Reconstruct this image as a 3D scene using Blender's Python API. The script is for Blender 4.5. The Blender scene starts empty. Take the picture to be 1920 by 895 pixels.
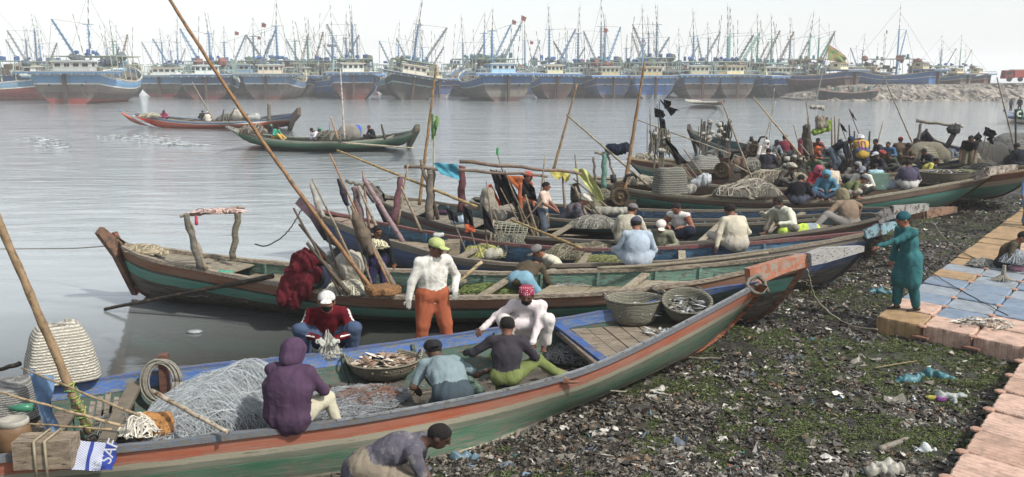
import bpy, math, random
import numpy as np
from mathutils import Vector, Matrix
rnd = random.Random(7); nr = np.random.RandomState(11)
PI = math.pi
SC = bpy.context.scene
COL = SC.collection
# ------------------------------------------------------------------ camera model
FPX = 1750.0; HY = 142.0; CH = 4.3
PITCH = math.atan((447.5-HY)/FPX)
CP, SP = math.cos(PITCH), math.sin(PITCH)
def ray(u, v):
    a = (u-960)/FPX; b = (447.5-v)/FPX
    return (a, CP+b*SP, -SP+b*CP)
def PZ(u, v, z):
    r = ray(u, v); t = (z-CH)/r[2]
    return Vector((r[0]*t, r[1]*t, z))
def PY(u, v, y):
    r = ray(u, v); t = y/r[1]
    return Vector((r[0]*t, y, CH+r[2]*t))
def lin(c):
    if isinstance(c, str):
        c = c.lstrip('#'); c = [int(c[i:i+2], 16)/255 for i in (0, 2, 4)]
    c = [(x/12.92 if x <= .04045 else ((x+.055)/1.055)**2.4) for x in c]; l_ = .2126*c[0]+.7152*c[1]+.0722*c[2]
    return tuple((l_+(x-l_)*.86)*.92 for x in c)
# ------------------------------------------------------------------ materials
MC = {}
def newmat(name):
    m = bpy.data.materials.new(name); m.use_nodes = True
    nt = m.node_tree; b = nt.nodes['Principled BSDF']
    return m, nt, b
def N(nt, t, **kw):
    n = nt.nodes.new(t)
    for k, v in kw.items():
        if k in n.inputs.keys(): n.inputs[k].default_value = v
        else: setattr(n, k, v)
    return n
def noise(nt, scale, detail=4, rough=.6, vec=None):
    n = N(nt, 'ShaderNodeTexNoise'); n.inputs['Scale'].default_value = scale
    n.inputs['Detail'].default_value = detail; n.inputs['Roughness'].default_value = rough
    if vec is not None: nt.links.new(vec, n.inputs['Vector'])
    return n
def ramp(nt, stops, fac, interp='LINEAR'):
    r = nt.nodes.new('ShaderNodeValToRGB'); e = r.color_ramp; e.interpolation = interp
    while len(e.elements) > 1: e.elements.remove(e.elements[-1])
    e.elements[0].position = stops[0][0]; e.elements[0].color = (*stops[0][1], 1)
    for p, c in stops[1:]:
        x = e.elements.new(min(1, max(0, p))); x.color = (*c, 1)
    nt.links.new(fac, r.inputs[0]); return r
def mixc(nt, fac, a, b, mode='MIX'):
    m = nt.nodes.new('ShaderNodeMix'); m.data_type = 'RGBA'; m.blend_type = mode
    for s, x in ((m.inputs[0], fac), (m.inputs[6], a), (m.inputs[7], b)):
        if hasattr(x, 'links') or hasattr(x, 'is_linked'): nt.links.new(x, s)
        elif isinstance(x, (int, float)): s.default_value = x
        else: s.default_value = (*x, 1)
    return m.outputs[2]
def bump(nt, b, h, strength, dist=.02):
    n = nt.nodes.new('ShaderNodeBump'); n.inputs['Strength'].default_value = strength
    n.inputs['Distance'].default_value = dist
    nt.links.new(h, n.inputs['Height']); nt.links.new(n.outputs[0], b.inputs['Normal']); return n
def M(col, rough=.85, var=.3, scale=4, bs=0, bscale=40, metal=0, dirt=None, dirtamt=.5, stretch=None, name='surface', spec=.3):
    key = (col, rough, var, scale, bs, bscale, metal, dirt, dirtamt, stretch)
    if key in MC: return MC[key]
    m, nt, b = newmat(name)
    c = lin(col)
    tc = N(nt, 'ShaderNodeTexCoord'); vec = tc.outputs['Object']
    if stretch:
        mp = N(nt, 'ShaderNodeMapping'); mp.inputs['Scale'].default_value = stretch
        nt.links.new(vec, mp.inputs[0]); vec = mp.outputs[0]
    n1 = noise(nt, scale, 5, .65, vec)
    lo = tuple(x*(1-var) for x in c); hi = tuple(min(.9, x*(1+var*.6)) for x in c)
    out = ramp(nt, [(.3, lo), (.7, hi)], n1.outputs[0]).outputs[0]
    if dirt:
        n2 = noise(nt, scale*2.3, 6, .7, vec)
        fr = ramp(nt, [(.62-dirtamt*.3, (0, 0, 0)), (.72-dirtamt*.3, (1, 1, 1))], n2.outputs[0])
        out = mixc(nt, fr.outputs[0], out, lin(dirt))
    nt.links.new(out, b.inputs['Base Color'])
    b.inputs['Roughness'].default_value = rough; b.inputs['Metallic'].default_value = metal
    b.inputs['Specular IOR Level'].default_value = spec
    if bs:
        n3 = noise(nt, bscale, 3, .6, vec); bump(nt, b, n3.outputs[0], bs)
    MC[key] = m; return m
def cloth(col, wr=.55, var=.18, dirt=None):
    key = ('cloth', col, wr, var, dirt)
    if key in MC: return MC[key]
    m, nt, b = newmat('cloth')
    tc = N(nt, 'ShaderNodeTexCoord'); c = lin(col)
    n1 = noise(nt, 5, 3, .6, tc.outputs['Object'])
    out = ramp(nt, [(.3, tuple(x*(1-var) for x in c)), (.7, tuple(min(.85, x*(1+var*.5)) for x in c))], n1.outputs[0]).outputs[0]
    if dirt:
        n2 = noise(nt, 9, 5, .7, tc.outputs['Object'])
        out = mixc(nt, ramp(nt, [(.5, (0, 0, 0)), (.62, (.8, .8, .8))], n2.outputs[0]).outputs[0], out, lin(dirt))
    nt.links.new(out, b.inputs['Base Color'])
    b.inputs['Roughness'].default_value = .95; b.inputs['Specular IOR Level'].default_value = .1
    n3 = noise(nt, 5, 3, .5, tc.outputs['Object']); n3.inputs['Distortion'].default_value = 1.2
    bump(nt, b, n3.outputs[0], wr, .045)
    MC[key] = m; return m
def wood(col, var=.45, dirt='#2e2a26'):
    return M(col, .85, var, 3.0, .5, 30, 0, dirt, .25, (1.2, 5, 5), 'weathered_wood')
# ------------------------------------------------------------------ mesh builder
class MB:
    def __init__(s): s.v = []; s.f = []; s.m = []; s.uv = []; s.n = 0; s.hasuv = False
    def add(s, V, F, m=0, uv=None):
        V = np.asarray(V, float).reshape(-1, 3)
        s.v.append(V); n = s.n
        for k, f in enumerate(F):
            s.f.append([i+n for i in f]); s.m.append(m if isinstance(m, int) else m[k])
            if uv is not None: s.uv.append([uv[i] for i in f]); s.hasuv = True
            else: s.uv.append([(0, 0)]*len(f))
        s.n += len(V); return s
    def box(s, c, sz, R=None, m=0, taper=1.0):
        x, y, z = [a/2 for a in sz]
        P = np.array([[sx*x*(taper if sz_ > 0 else 1), sy*y*(taper if sz_ > 0 else 1), sz_*z] for sz_ in (-1, 1) for sy in (-1, 1) for sx in (-1, 1)], float)
        if R is not None: P = P @ np.array(R).T
        return s.add(P+np.array(c), [(0, 2, 3, 1), (4, 5, 7, 6), (0, 1, 5, 4), (2, 6, 7, 3), (0, 4, 6, 2), (1, 3, 7, 5)], m)
    def beam(s, a, b, w, h, m=0, up=(0, 0, 1), w2=None, h2=None):
        a = Vector(a); b = Vector(b); d = (b-a); L = d.length
        if L < 1e-6: return s
        d.normalize(); r = d.cross(Vector(up))
        if r.length < 1e-4: r = d.cross(Vector((1, 0, 0)))
        r.normalize(); u = r.cross(d)
        w2 = w if w2 is None else w2; h2 = h if h2 is None else h2
        P = []
        for q, ww, hh in ((a, w, h), (b, w2, h2)):
            for sx, sz in ((-1, -1), (1, -1), (1, 1), (-1, 1)): P.append(q+r*(sx*ww/2)+u*(sz*hh/2))
        return s.add([tuple(p) for p in P], [(0, 1, 2, 3), (4, 7, 6, 5), (0, 4, 5, 1), (1, 5, 6, 2), (2, 6, 7, 3), (3, 7, 4, 0)], m)
    def tube(s, pts, r, seg=6, m=0, cap=True):
        pts = [Vector(p) for p in pts]; n = len(pts)
        rs = [r]*n if isinstance(r, (int, float)) else list(r)
        if len(rs) == 2 and n > 2: rs = [rs[0]+(rs[1]-rs[0])*i/(n-1) for i in range(n)]
        V = []; F = []; ref = None
        for i in range(n):
            d = (pts[min(i+1, n-1)]-pts[max(i-1, 0)])
            if d.length < 1e-9: d = Vector((0, 0, 1))
            d.normalize()
            if ref is None:
                ref = Vector((0, 0, 1)) if abs(d.z) < .9 else Vector((1, 0, 0))
            a = ref - d*ref.dot(d)
            if a.length < 1e-5: a = d.orthogonal()
            a.normalize(); ref = a; b = d.cross(a)
            for k in range(seg):
                t = 2*PI*k/seg; V.append(pts[i]+(a*math.cos(t)+b*math.sin(t))*rs[i])
        for i in range(n-1):
            for k in range(seg):
                k2 = (k+1) % seg; F.append((i*seg+k, i*seg+k2, (i+1)*seg+k2, (i+1)*seg+k))
        if cap and seg > 2: F.append(tuple(range(seg))[::-1]); F.append(tuple((n-1)*seg+k for k in range(seg)))
        return s.add([tuple(p) for p in V], F, m)
    def grid(s, P, m=0, uv=None, flip=False):       # P [a][b] of points
        A = len(P); B = len(P[0]); V = [p for row in P for p in row]; F = []
        for i in range(A-1):
            for j in range(B-1):
                f = (i*B+j, i*B+j+1, (i+1)*B+j+1, (i+1)*B+j); F.append(f[::-1] if flip else f)
        return s.add([tuple(p) for p in V], F, m, None if uv is None else [q for row in uv for q in row])
    def lathe(s, prof, c=(0, 0, 0), R=None, seg=16, m=0, sx=1, sy=1):
        V = []; F = []
        for (r, z) in prof:
            for k in range(seg):
                t = 2*PI*k/seg; V.append((r*math.cos(t)*sx, r*math.sin(t)*sy, z))
        for i in range(len(prof)-1):
            for k in range(seg):
                k2 = (k+1) % seg; F.append((i*seg+k, i*seg+k2, (i+1)*seg+k2, (i+1)*seg+k))
        V = np.array(V)
        if R is not None: V = V @ np.array(R).T
        return s.add(V+np.array(c), F, m)
    def build(s, name, mats, parent=None, smooth=False, local=False):
        V = np.concatenate(s.v) if s.v else np.zeros((0, 3))
        if parent is not None and not local: V = V-np.array(parent.matrix_world.translation if parent.parent is None else gloc(parent))
        me = bpy.data.meshes.new(name); me.from_pydata(V.tolist(), [], s.f)
        if not isinstance(mats, (list, tuple)): mats = [mats]
        for x in mats: me.materials.append(x)
        me.polygons.foreach_set('material_index', s.m)
        if s.hasuv:
            ul = me.uv_layers.new(name='UVMap'); ul.data.foreach_set('uv', [c for f in s.uv for q in f for c in q])
        if smooth: me.polygons.foreach_set('use_smooth', [True]*len(s.f))
        me.update(); o = bpy.data.objects.new(name, me); COL.objects.link(o)
        if parent is not None: o.parent = parent
        return o
def gloc(o):
    v = Vector(o.location)
    while o.parent is not None: o = o.parent; v += Vector(o.location)
    return v
def tag(o, label=None, cat=None, group=None, kind=None):
    if label:
        o['label'] = label
        if not 4 <= len(label.split()) <= 16: print('LABEL LENGTH', len(label.split()), label)
    if cat: o['category'] = cat
    if group: o['group'] = group
    if kind: o['kind'] = kind
    return o
def empty(name, loc, label, cat, group=None, rz=0):
    o = bpy.data.objects.new(name, None); COL.objects.link(o); o.location = loc; o.rotation_euler = (0, 0, rz)
    o.empty_display_size = .2
    bpy.context.view_layer.update() if False else None
    o.matrix_world = Matrix.Translation(Vector(loc)) @ Matrix.Rotation(rz, 4, 'Z')
    return tag(o, label, cat, group)
def solo(mb, name, mats, label, cat, group=None, smooth=False):      # one-mesh thing with its origin at its base
    V = np.concatenate(mb.v); c = V.mean(0); c[2] = V[:, 2].min()
    mb.v = [x-c for x in mb.v]
    o = mb.build(name, mats, None, smooth); o.location = c; return tag(o, label, cat, group)
def copy_tree(o, parent=None):
    c = o.copy(); COL.objects.link(c); c.parent = parent
    for ch in list(o.children):
        c2 = ch.copy(); COL.objects.link(c2); c2.parent = c
        for g in list(ch.children):
            d = g.copy(); COL.objects.link(d); d.parent = c2
    return c
def vnoise(P, seed=0):
    """cheap smooth 3-D noise from summed sines"""
    r = np.random.RandomState(seed); P = np.asarray(P); o = 0
    for k in range(6):
        d = r.normal(size=3); d /= np.linalg.norm(d); o = o+np.sin(P @ d*(1+.35*k)+r.uniform(0, 6.28))
    return o/3.2
# ------------------------------------------------------------------ camera, sky, sun
cam = bpy.data.cameras.new('camera'); cam.sensor_width = 36; cam.lens = 36*FPX/1920; cam.clip_end = 9000; cam.clip_start = .1
co = bpy.data.objects.new('camera', cam); COL.objects.link(co); co.location = (0, 0, CH)
co.rotation_euler = (PI/2-PITCH, 0, 0); SC.camera = co
W = bpy.data.worlds.new('World'); SC.world = W; W.use_nodes = True
wn = W.node_tree; bg = wn.nodes['Background']
sky = wn.nodes.new('ShaderNodeTexSky'); sky.sky_type = 'NISHITA'; sky.sun_disc = False
SUN_EL, SUN_AZ = math.radians(47), math.radians(126)      # azimuth measured clockwise from the view direction (+Y)
sky.sun_elevation = SUN_EL; sky.sun_rotation = SUN_AZ
sky.air_density = 1.0; sky.dust_density = 1.5; sky.ozone_density = 1.0
hs = wn.nodes.new('ShaderNodeHueSaturation'); hs.inputs['Saturation'].default_value = .35
wn.links.new(sky.outputs[0], hs.inputs['Color']); wn.links.new(hs.outputs[0], bg.inputs['Color'])
bg.inputs['Strength'].default_value = .15
sl = bpy.data.lights.new('sun', 'SUN'); sl.energy = 3.7; sl.angle = math.radians(2.5); sl.color = (1, .95, .87)
so = bpy.data.objects.new('sun', sl); COL.objects.link(so)
sd = Vector((math.sin(SUN_AZ)*math.cos(SUN_EL), math.cos(SUN_AZ)*math.cos(SUN_EL), math.sin(SUN_EL)))
so.rotation_euler = sd.to_track_quat('Z', 'Y').to_euler(); so.location = (30, 10, 60)
SC.view_settings.view_transform = 'Standard'; SC.view_settings.look = 'None'; SC.view_settings.exposure = 0.45
SC.view_settings.gamma = 1
try:
    SC.cycles.use_denoising = True; SC.cycles.denoiser = 'OPENIMAGEDENOISE'
    SC.cycles.max_bounces = 6; SC.cycles.volume_bounces = 3; SC.cycles.use_adaptive_sampling = True
    SC.cycles.adaptive_threshold = .02; SC.cycles.sample_clamp_indirect = 4
except Exception: pass
# ------------------------------------------------------------------ haze
mb = MB(); mb.box((0, 1460, 26), (4200, 3000, 58)); hz = mb.build('haze', [bpy.data.materials.new('haze')])
hm = hz.data.materials[0]; hm.use_nodes = True; nt = hm.node_tree; nt.nodes.remove(nt.nodes['Principled BSDF'])
pv = nt.nodes.new('ShaderNodeVolumePrincipled'); pv.inputs['Color'].default_value = (.985, .995, 1, 1)
pv.inputs['Density'].default_value = .0007; pv.inputs['Anisotropy'].default_value = .0
nt.links.new(pv.outputs[0], nt.nodes['Material Output'].inputs['Volume']); hz['kind'] = 'stuff'
# ------------------------------------------------------------------ shoreline and mud
SHORE = [PZ(430, 990, 0), PZ(640, 850, 0), PZ(900, 690, 0), PZ(1250, 520, 0), PZ(1480, 400, 0), PZ(1760, 325, 0), PZ(1900, 322, 0), PZ(2100, 318, 0), PZ(2700, 322, 0)]
def shore_d(x, y):
    """signed distance from the shoreline, positive on the mud"""
    best = 1e9; sg = 1
    for a, b in zip(SHORE[:-1], SHORE[1:]):
        dx, dy = b.x-a.x, b.y-a.y; L2 = dx*dx+dy*dy
        t = max(0, min(1, ((x-a.x)*dx+(y-a.y)*dy)/L2)); qx, qy = x-a.x-t*dx, y-a.y-t*dy
        d = math.hypot(qx, qy)
        if d < best: best = d; sg = 1 if dx*qy-dy*qx < 0 else -1
    return best*sg
def mud_z(x, y):
    d = shore_d(x, y)
    z = max(-.6, min(.10, d*.07-.01))
    q = np.array([x*2.1, y*2.1, 0]); return z+.035*float(vnoise(q, 3))+.015*float(vnoise(q*3.3, 4))
xs = np.arange(-3, 30, .16); ys = np.arange(5, 40, .16)
cells = []
P = [[None]*len(ys) for _ in xs]
XX, YY = np.meshgrid(xs, ys, indexing='ij')
D = np.full(XX.shape, 1e9); S = np.ones(XX.shape)
for a, b in zip(SHORE[:-1], SHORE[1:]):
    dx, dy = b.x-a.x, b.y-a.y; t = np.clip(((XX-a.x)*dx+(YY-a.y)*dy)/(dx*dx+dy*dy), 0, 1)
    qx, qy = XX-a.x-t*dx, YY-a.y-t*dy; d = np.hypot(qx, qy); m_ = d < D
    D = np.where(m_, d, D); S = np.where(m_, np.where(dx*qy-dy*qx < 0, 1, -1), S)
D = D*S
G = np.stack([XX*2.1, YY*2.1, 0*XX], -1).reshape(-1, 3)
ZZ = np.clip(D*.07-.01, -.6, .10)+.035*vnoise(G, 3).reshape(XX.shape)+.015*vnoise(G*3.3, 4).reshape(XX.shape)
MUDG = (xs, ys, ZZ)
def mudh(x, y):
    i = min(len(xs)-1, max(0, int((x-xs[0])/.16))); j = min(len(ys)-1, max(0, int((y-ys[0])/.16))); return float(ZZ[i, j])
V = np.stack([XX, YY, ZZ], -1).reshape(-1, 3); nb = len(ys); F = []
keep = (D > -2.2)
for i in range(len(xs)-1):
    for j in range(nb-1):
        if keep[i, j]: F.append((i*nb+j, (i+1)*nb+j, (i+1)*nb+j+1, i*nb+j+1))
mb = MB(); mb.add(V, F)
m, nt, b = newmat('tidal_mud'); tc = N(nt, 'ShaderNodeTexCoord'); vec = tc.outputs['Object']
n1 = noise(nt, 5, 8, .75, vec); base = ramp(nt, [(.35, lin('#1a1815')), (.52, lin('#322e28')), (.62, lin('#4c463d')), (.75, lin('#6b655a'))], n1.outputs[0]).outputs[0]
n2 = noise(nt, .55, 5, .65, vec); n2b = noise(nt, 9, 4, .7, vec)
mm = N(nt, 'ShaderNodeMath', operation='MULTIPLY_ADD'); nt.links.new(n2b.outputs[0], mm.inputs[0]); mm.inputs[1].default_value = .35; nt.links.new(n2.outputs[0], mm.inputs[2])
alg = ramp(nt, [(.68, (0, 0, 0)), (.76, (1, 1, 1))], mm.outputs[0])
n4 = noise(nt, 30, 3, .6, vec); green = ramp(nt, [(.3, lin('#1d2410')), (.7, lin('#55622a'))], n4.outputs[0]).outputs[0]
nt.links.new(mixc(nt, alg.outputs[0], base, green), b.inputs['Base Color'])
n5 = noise(nt, 1.1, 3, .5, vec)
nt.links.new(ramp(nt, [(.4, (.25, .25, .25)), (.6, (.85, .85, .85))], n5.outputs[0]).outputs[0], b.inputs['Roughness'])
n6 = noise(nt, 14, 6, .75, vec); bump(nt, b, n6.outputs[0], 1.0, .06)
mud = mb.build('mud', [m], None, True); mud['kind'] = 'structure'
# seabed sheet under everything
mb = MB(); mb.add([(-2000, -35, -1.0), (2000, -35, -1.0), (2000, 2900, -1.0), (-2000, 2900, -1.0)], [(0, 1, 2, 3)])
sb = mb.build('seabed', [M('#3a3a34')]); sb['kind'] = 'structure'
# ------------------------------------------------------------------ water
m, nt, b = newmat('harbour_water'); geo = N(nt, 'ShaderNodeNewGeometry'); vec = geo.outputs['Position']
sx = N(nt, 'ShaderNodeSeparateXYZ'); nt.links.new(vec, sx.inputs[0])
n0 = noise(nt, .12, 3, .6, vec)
deep = ramp(nt, [(.3, lin('#7a8282')), (.7, lin('#8c9393'))], n0.outputs[0]).outputs[0]; bank_refl = ramp(nt, [(.3, lin('#23251f')), (.7, lin('#3a3d36'))], n0.outputs[0]).outputs[0]
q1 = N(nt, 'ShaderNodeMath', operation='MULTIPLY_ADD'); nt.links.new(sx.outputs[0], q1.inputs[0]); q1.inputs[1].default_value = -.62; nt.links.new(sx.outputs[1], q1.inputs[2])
q2 = N(nt, 'ShaderNodeMapRange'); q2.inputs[1].default_value = 15.5; q2.inputs[2].default_value = 23; nt.links.new(q1.outputs[0], q2.inputs[0])   # dark reflection near the bank painted into the base colour, paler channel beyond
nt.links.new(mixc(nt, q2.outputs[0], bank_refl, deep), b.inputs['Base Color'])
b.inputs['Roughness'].default_value = .06; b.inputs['IOR'].default_value = 1.33; b.inputs['Specular IOR Level'].default_value = .85
mp = N(nt, 'ShaderNodeMapping'); mp.inputs['Scale'].default_value = (.35, 1.1, 1); nt.links.new(vec, mp.inputs[0])
w1 = noise(nt, 1.1, 6, .62, mp.outputs[0]); w1.inputs['Distortion'].default_value = .6
mp2 = N(nt, 'ShaderNodeMapping'); mp2.inputs['Scale'].default_value = (.12, .3, 1); mp2.inputs['Rotation'].default_value = (0, 0, .25); nt.links.new(vec, mp2.inputs[0])
w2 = noise(nt, .6, 4, .6, mp2.outputs[0]); w2.inputs['Distortion'].default_value = 1.0
ad = N(nt, 'ShaderNodeMath', operation='MULTIPLY_ADD'); nt.links.new(w2.outputs[0], ad.inputs[0]); ad.inputs[1].default_value = 2.0; nt.links.new(w1.outputs[0], ad.inputs[2])
# calmer near the bank and on the left, rippled out in the channel
mr = N(nt, 'ShaderNodeMapRange'); mr.inputs[1].default_value = 15; mr.inputs[2].default_value = 52; mr.inputs[3].default_value = .05; mr.inputs[4].default_value = .75
nt.links.new(sx.outputs[1], mr.inputs[0])
bn = bump(nt, b, ad.outputs[0], .5, .17); nt.links.new(mr.outputs[0], bn.inputs['Strength'])
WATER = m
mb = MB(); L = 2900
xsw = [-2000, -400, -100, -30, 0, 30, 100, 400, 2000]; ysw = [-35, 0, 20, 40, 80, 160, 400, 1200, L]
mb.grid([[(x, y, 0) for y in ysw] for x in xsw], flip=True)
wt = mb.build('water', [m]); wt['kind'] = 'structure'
# foam behind the red boat
def foam(name, pts, wid, label, n=380):
    mb = MB(); P = [PZ(u, v, .015) for u, v in pts]
    for k in range(n):
        t = rnd.random()*(len(P)-1); i = int(t); q = P[i].lerp(P[i+1], t-i)
        w = wid*(1-.5*t/(len(P)-1)); x = q.x+rnd.gauss(0, w*3.0); y = q.y+rnd.gauss(0, w*1.3)
        r = rnd.uniform(.02, .09)*(1+q.y/60); a = rnd.random()*PI
        pts_ = [(x+math.cos(a+j*1.05)*r*rnd.uniform(.5, 1.6)*1.6, y+math.sin(a+j*1.05)*r*rnd.uniform(.5, 1.2), .012+rnd.random()*.03) for j in range(6)]
        mb.add(pts_, [(0, 1, 2, 3, 4, 5)])
    o = mb.build(name, [M('#b9bfc0', .5, .2)]); o['kind'] = 'stuff'; o['label'] = label; return o
foam('wake_foam', [(240, 252), (262, 258), (292, 264), (318, 270), (352, 272)], .42, 'white foam of the wake beside the red boat')
foam('wake_foam', [(70, 255), (90, 268), (112, 278)], .25, 'faint foam streak on the calm water at left', 110)
# ------------------------------------------------------------------ breakwater and far bank
def terrain(name, pts_bottom, top, mats, label=None, seed=5):
    pass
def N_hue(nt, vo):
    sp_ = N(nt, 'ShaderNodeSeparateColor'); nt.links.new(vo.outputs['Color'], sp_.inputs[0]); return sp_.outputs[0]
m, nt, b = newmat('rubble_rock'); tc = N(nt, 'ShaderNodeTexCoord'); vec = tc.outputs['Object']
vo = N(nt, 'ShaderNodeTexVoronoi'); vo.inputs['Scale'].default_value = 1.0; nt.links.new(vec, vo.inputs['Vector'])
n1 = noise(nt, .35, 6, .7, vec)
c1 = ramp(nt, [(.3, lin('#665f57')), (.55, lin('#857d72')), (.75, lin('#9c9486'))], n1.outputs[0]).outputs[0]
nt.links.new(mixc(nt, .5, c1, ramp(nt, [(0, lin('#5a544c')), (1, lin('#a89f90'))], N_hue(nt, vo)).outputs[0]), b.inputs['Base Color']); b.inputs['Roughness'].default_value = .95
bump(nt, b, vo.outputs['Distance'], 1, .6)
ROCK = m
mb = MB(); xa = np.linspace(52, 200, 150); rows = []
prof = [(-3, -.6), (0, .0), (2.5, 1.0), (4.5, 1.75), (6.5, 2.35), (10, 2.5), (30, 2.6), (60, 2.5)]
for i, x in enumerate(xa):
    lead = min(1, max(0, (x-52)/9)); row = []
    for j, (dy, z) in enumerate(prof):
        zz = z*lead**.6 if z > 0 else z
        k = .0 if j < 1 else .28
        row.append((x+rnd.gauss(0, .25), 163-(x-52)*.02+dy+rnd.gauss(0, .25), zz+rnd.gauss(0, 1)*k*(.6 if j > 4 else 1)))
    rows.append(row)
mb.grid(rows, flip=True)
bw = mb.build('breakwater_terrain', [ROCK]); bw['kind'] = 'structure'; bw['label'] = 'rubble bank of pale rock running behind the open water'
mb = MB()
ico = None
def rock(mb, c, r, sd):
    rr = random.Random(sd); V = []
    for th in range(5):
        for ph in range(7):
            a = PI*th/4; bq = 2*PI*ph/7; q = r*rr.uniform(.7, 1.2)
            V.append((c[0]+q*math.sin(a)*math.cos(bq), c[1]+q*math.sin(a)*math.sin(bq), c[2]+q*.8*math.cos(a)))
    F = [(t*7+p, (t+1)*7+p, (t+1)*7+(p+1) % 7, t*7+(p+1) % 7) for t in range(4) for p in range(7)]
    mb.add(V, F)
for k in range(2600):
    x = rnd.uniform(54, 200); lead = min(1, (x-52)/9); t = rnd.random(); dy = t*8; z = 2.4*t*lead**.6
    rock(mb, (x, 163-(x-52)*.02+dy+.2, z+.05), rnd.uniform(.15, .48), k)
for k in range(60): rock(mb, (rnd.uniform(100, 122), rnd.uniform(172, 180), 3.3+rnd.uniform(0, .9)), rnd.uniform(.4, 1.1), k+5000)
rk = mb.build('rubble_rocks', [ROCK, ]); rk['kind'] = 'stuff'; rk['label'] = 'broken pale rocks piled on the face of the bank'
# low dry plants / debris line on far bank left as ground
# ------------------------------------------------------------------ wooden boats
def poly_sample(P, n):
    """resample polyline to n points by arc length with Catmull-Rom smoothing"""
    P = [Vector(p) for p in P]; seg = [(P[i+1]-P[i]).length for i in range(len(P)-1)]; tot = sum(seg); out = []
    for k in range(n):
        d = tot*k/(n-1); i = 0
        while i < len(seg)-1 and d > seg[i]: d -= seg[i]; i += 1
        t = min(1, d/seg[i]) if seg[i] > 0 else 0
        p0 = P[max(i-1, 0)]; p1 = P[i]; p2 = P[i+1]; p3 = P[min(i+2, len(P)-1)]
        # finite-difference tangents scaled for uneven spacing
        l1 = seg[i]; l0 = seg[i-1] if i > 0 else l1; l2 = seg[i+1] if i < len(seg)-1 else l1
        m1 = (p2-p0)*(l1/(l0+l1)) if i > 0 else (p2-p1); m2 = (p3-p1)*(l1/(l1+l2)) if i < len(seg)-1 else (p2-p1)
        a = 2*t**3-3*t**2+1; b_ = t**3-2*t**2+t; c = -2*t**3+3*t**2; d_ = t**3-t**2
        out.append(p1*a+m1*b_+p2*c+m2*d_)
    return out
def hull_paint(stripes, span=1.3, pv=.72, chip='#4a4038', chipamt=.35, length=12):
    m, nt, b = newmat('hull_paint'); uv = N(nt, 'ShaderNodeUVMap'); sp = N(nt, 'ShaderNodeSeparateXYZ'); nt.links.new(uv.outputs[0], sp.inputs[0])
    tc = N(nt, 'ShaderNodeTexCoord')
    mp = N(nt, 'ShaderNodeMapping'); mp.inputs['Scale'].default_value = (2.0, 9, 1); nt.links.new(uv.outputs[0], mp.inputs[0])
    nz = noise(nt, 3, 5, .7, mp.outputs[0])
    ad = N(nt, 'ShaderNodeMath', operation='MULTIPLY_ADD'); nt.links.new(nz.outputs[0], ad.inputs[0]); ad.inputs[1].default_value = .035/span*1.2
    nt.links.new(sp.outputs[1], ad.inputs[2])
    st = []; d0 = 0
    for d1, c in stripes: st.append((d0/span+.018, tuple(q_*pv for q_ in lin(c)))); d0 = d1
    st[0] = (0, st[0][1])
    r = ramp(nt, st, ad.outputs[0], 'CONSTANT')
    # fading of the paint
    n1 = noise(nt, 1.3, 5, .7, mp.outputs[0])
    fad = mixc(nt, ramp(nt, [(.35, (0, 0, 0)), (.75, (.5, .5, .5))], n1.outputs[0]).outputs[0], r.outputs[0], lin('#8f897c'))
    n2 = noise(nt, 4, 9, .82, mp.outputs[0])
    grad = N(nt, 'ShaderNodeMath', operation='MULTIPLY_ADD'); nt.links.new(sp.outputs[1], grad.inputs[0]); grad.inputs[1].default_value = .26; nt.links.new(n2.outputs[0], grad.inputs[2])
    cf = ramp(nt, [(.74-chipamt*.32, (0, 0, 0)), (.78-chipamt*.28, (1, 1, 1))], grad.outputs[0])
    out = mixc(nt, cf.outputs[0], fad, mixc(nt, nz.outputs[0], lin(chip), lin('#8a8071')))
    # seams between the strakes
    fr = N(nt, 'ShaderNodeMath', operation='MULTIPLY'); nt.links.new(sp.outputs[1], fr.inputs[0]); fr.inputs[1].default_value = span/.17
    f2 = N(nt, 'ShaderNodeMath', operation='FRACT'); nt.links.new(fr.outputs[0], f2.inputs[0])
    seam = ramp(nt, [(0, (0, 0, 0)), (.05, (1, 1, 1))], f2.outputs[0])
    out = mixc(nt, seam.outputs[0], mixc(nt, .6, out, lin('#1d1915')), out)
    nt.links.new(out, b.inputs['Base Color']); b.inputs['Roughness'].default_value = .72; b.inputs['Specular IOR Level'].default_value = .25
    hm_ = N(nt, 'ShaderNodeMath', operation='MULTIPLY_ADD'); nt.links.new(n2.outputs[0], hm_.inputs[0]); hm_.inputs[1].default_value = .8; nt.links.new(seam.outputs[0], hm_.inputs[2])
    bump(nt, b, hm_.outputs[0], .6, .012)
    return m
FULL = [1.9, 1.55]
def hcurve(s): return 1-(1-min(1, max(0, s)))**FULL[0]
def zcurve(s): return s**FULL[1]
WOODG = wood('#857d70'); WOODB = wood('#7a6a56'); WOODL = wood('#a0937e'); WOODD = wood('#4b433a')
BOATS = {}
def pt(q):
    return Vector(q[1:]) if q[0] == 'w' else PZ(*q)
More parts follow.
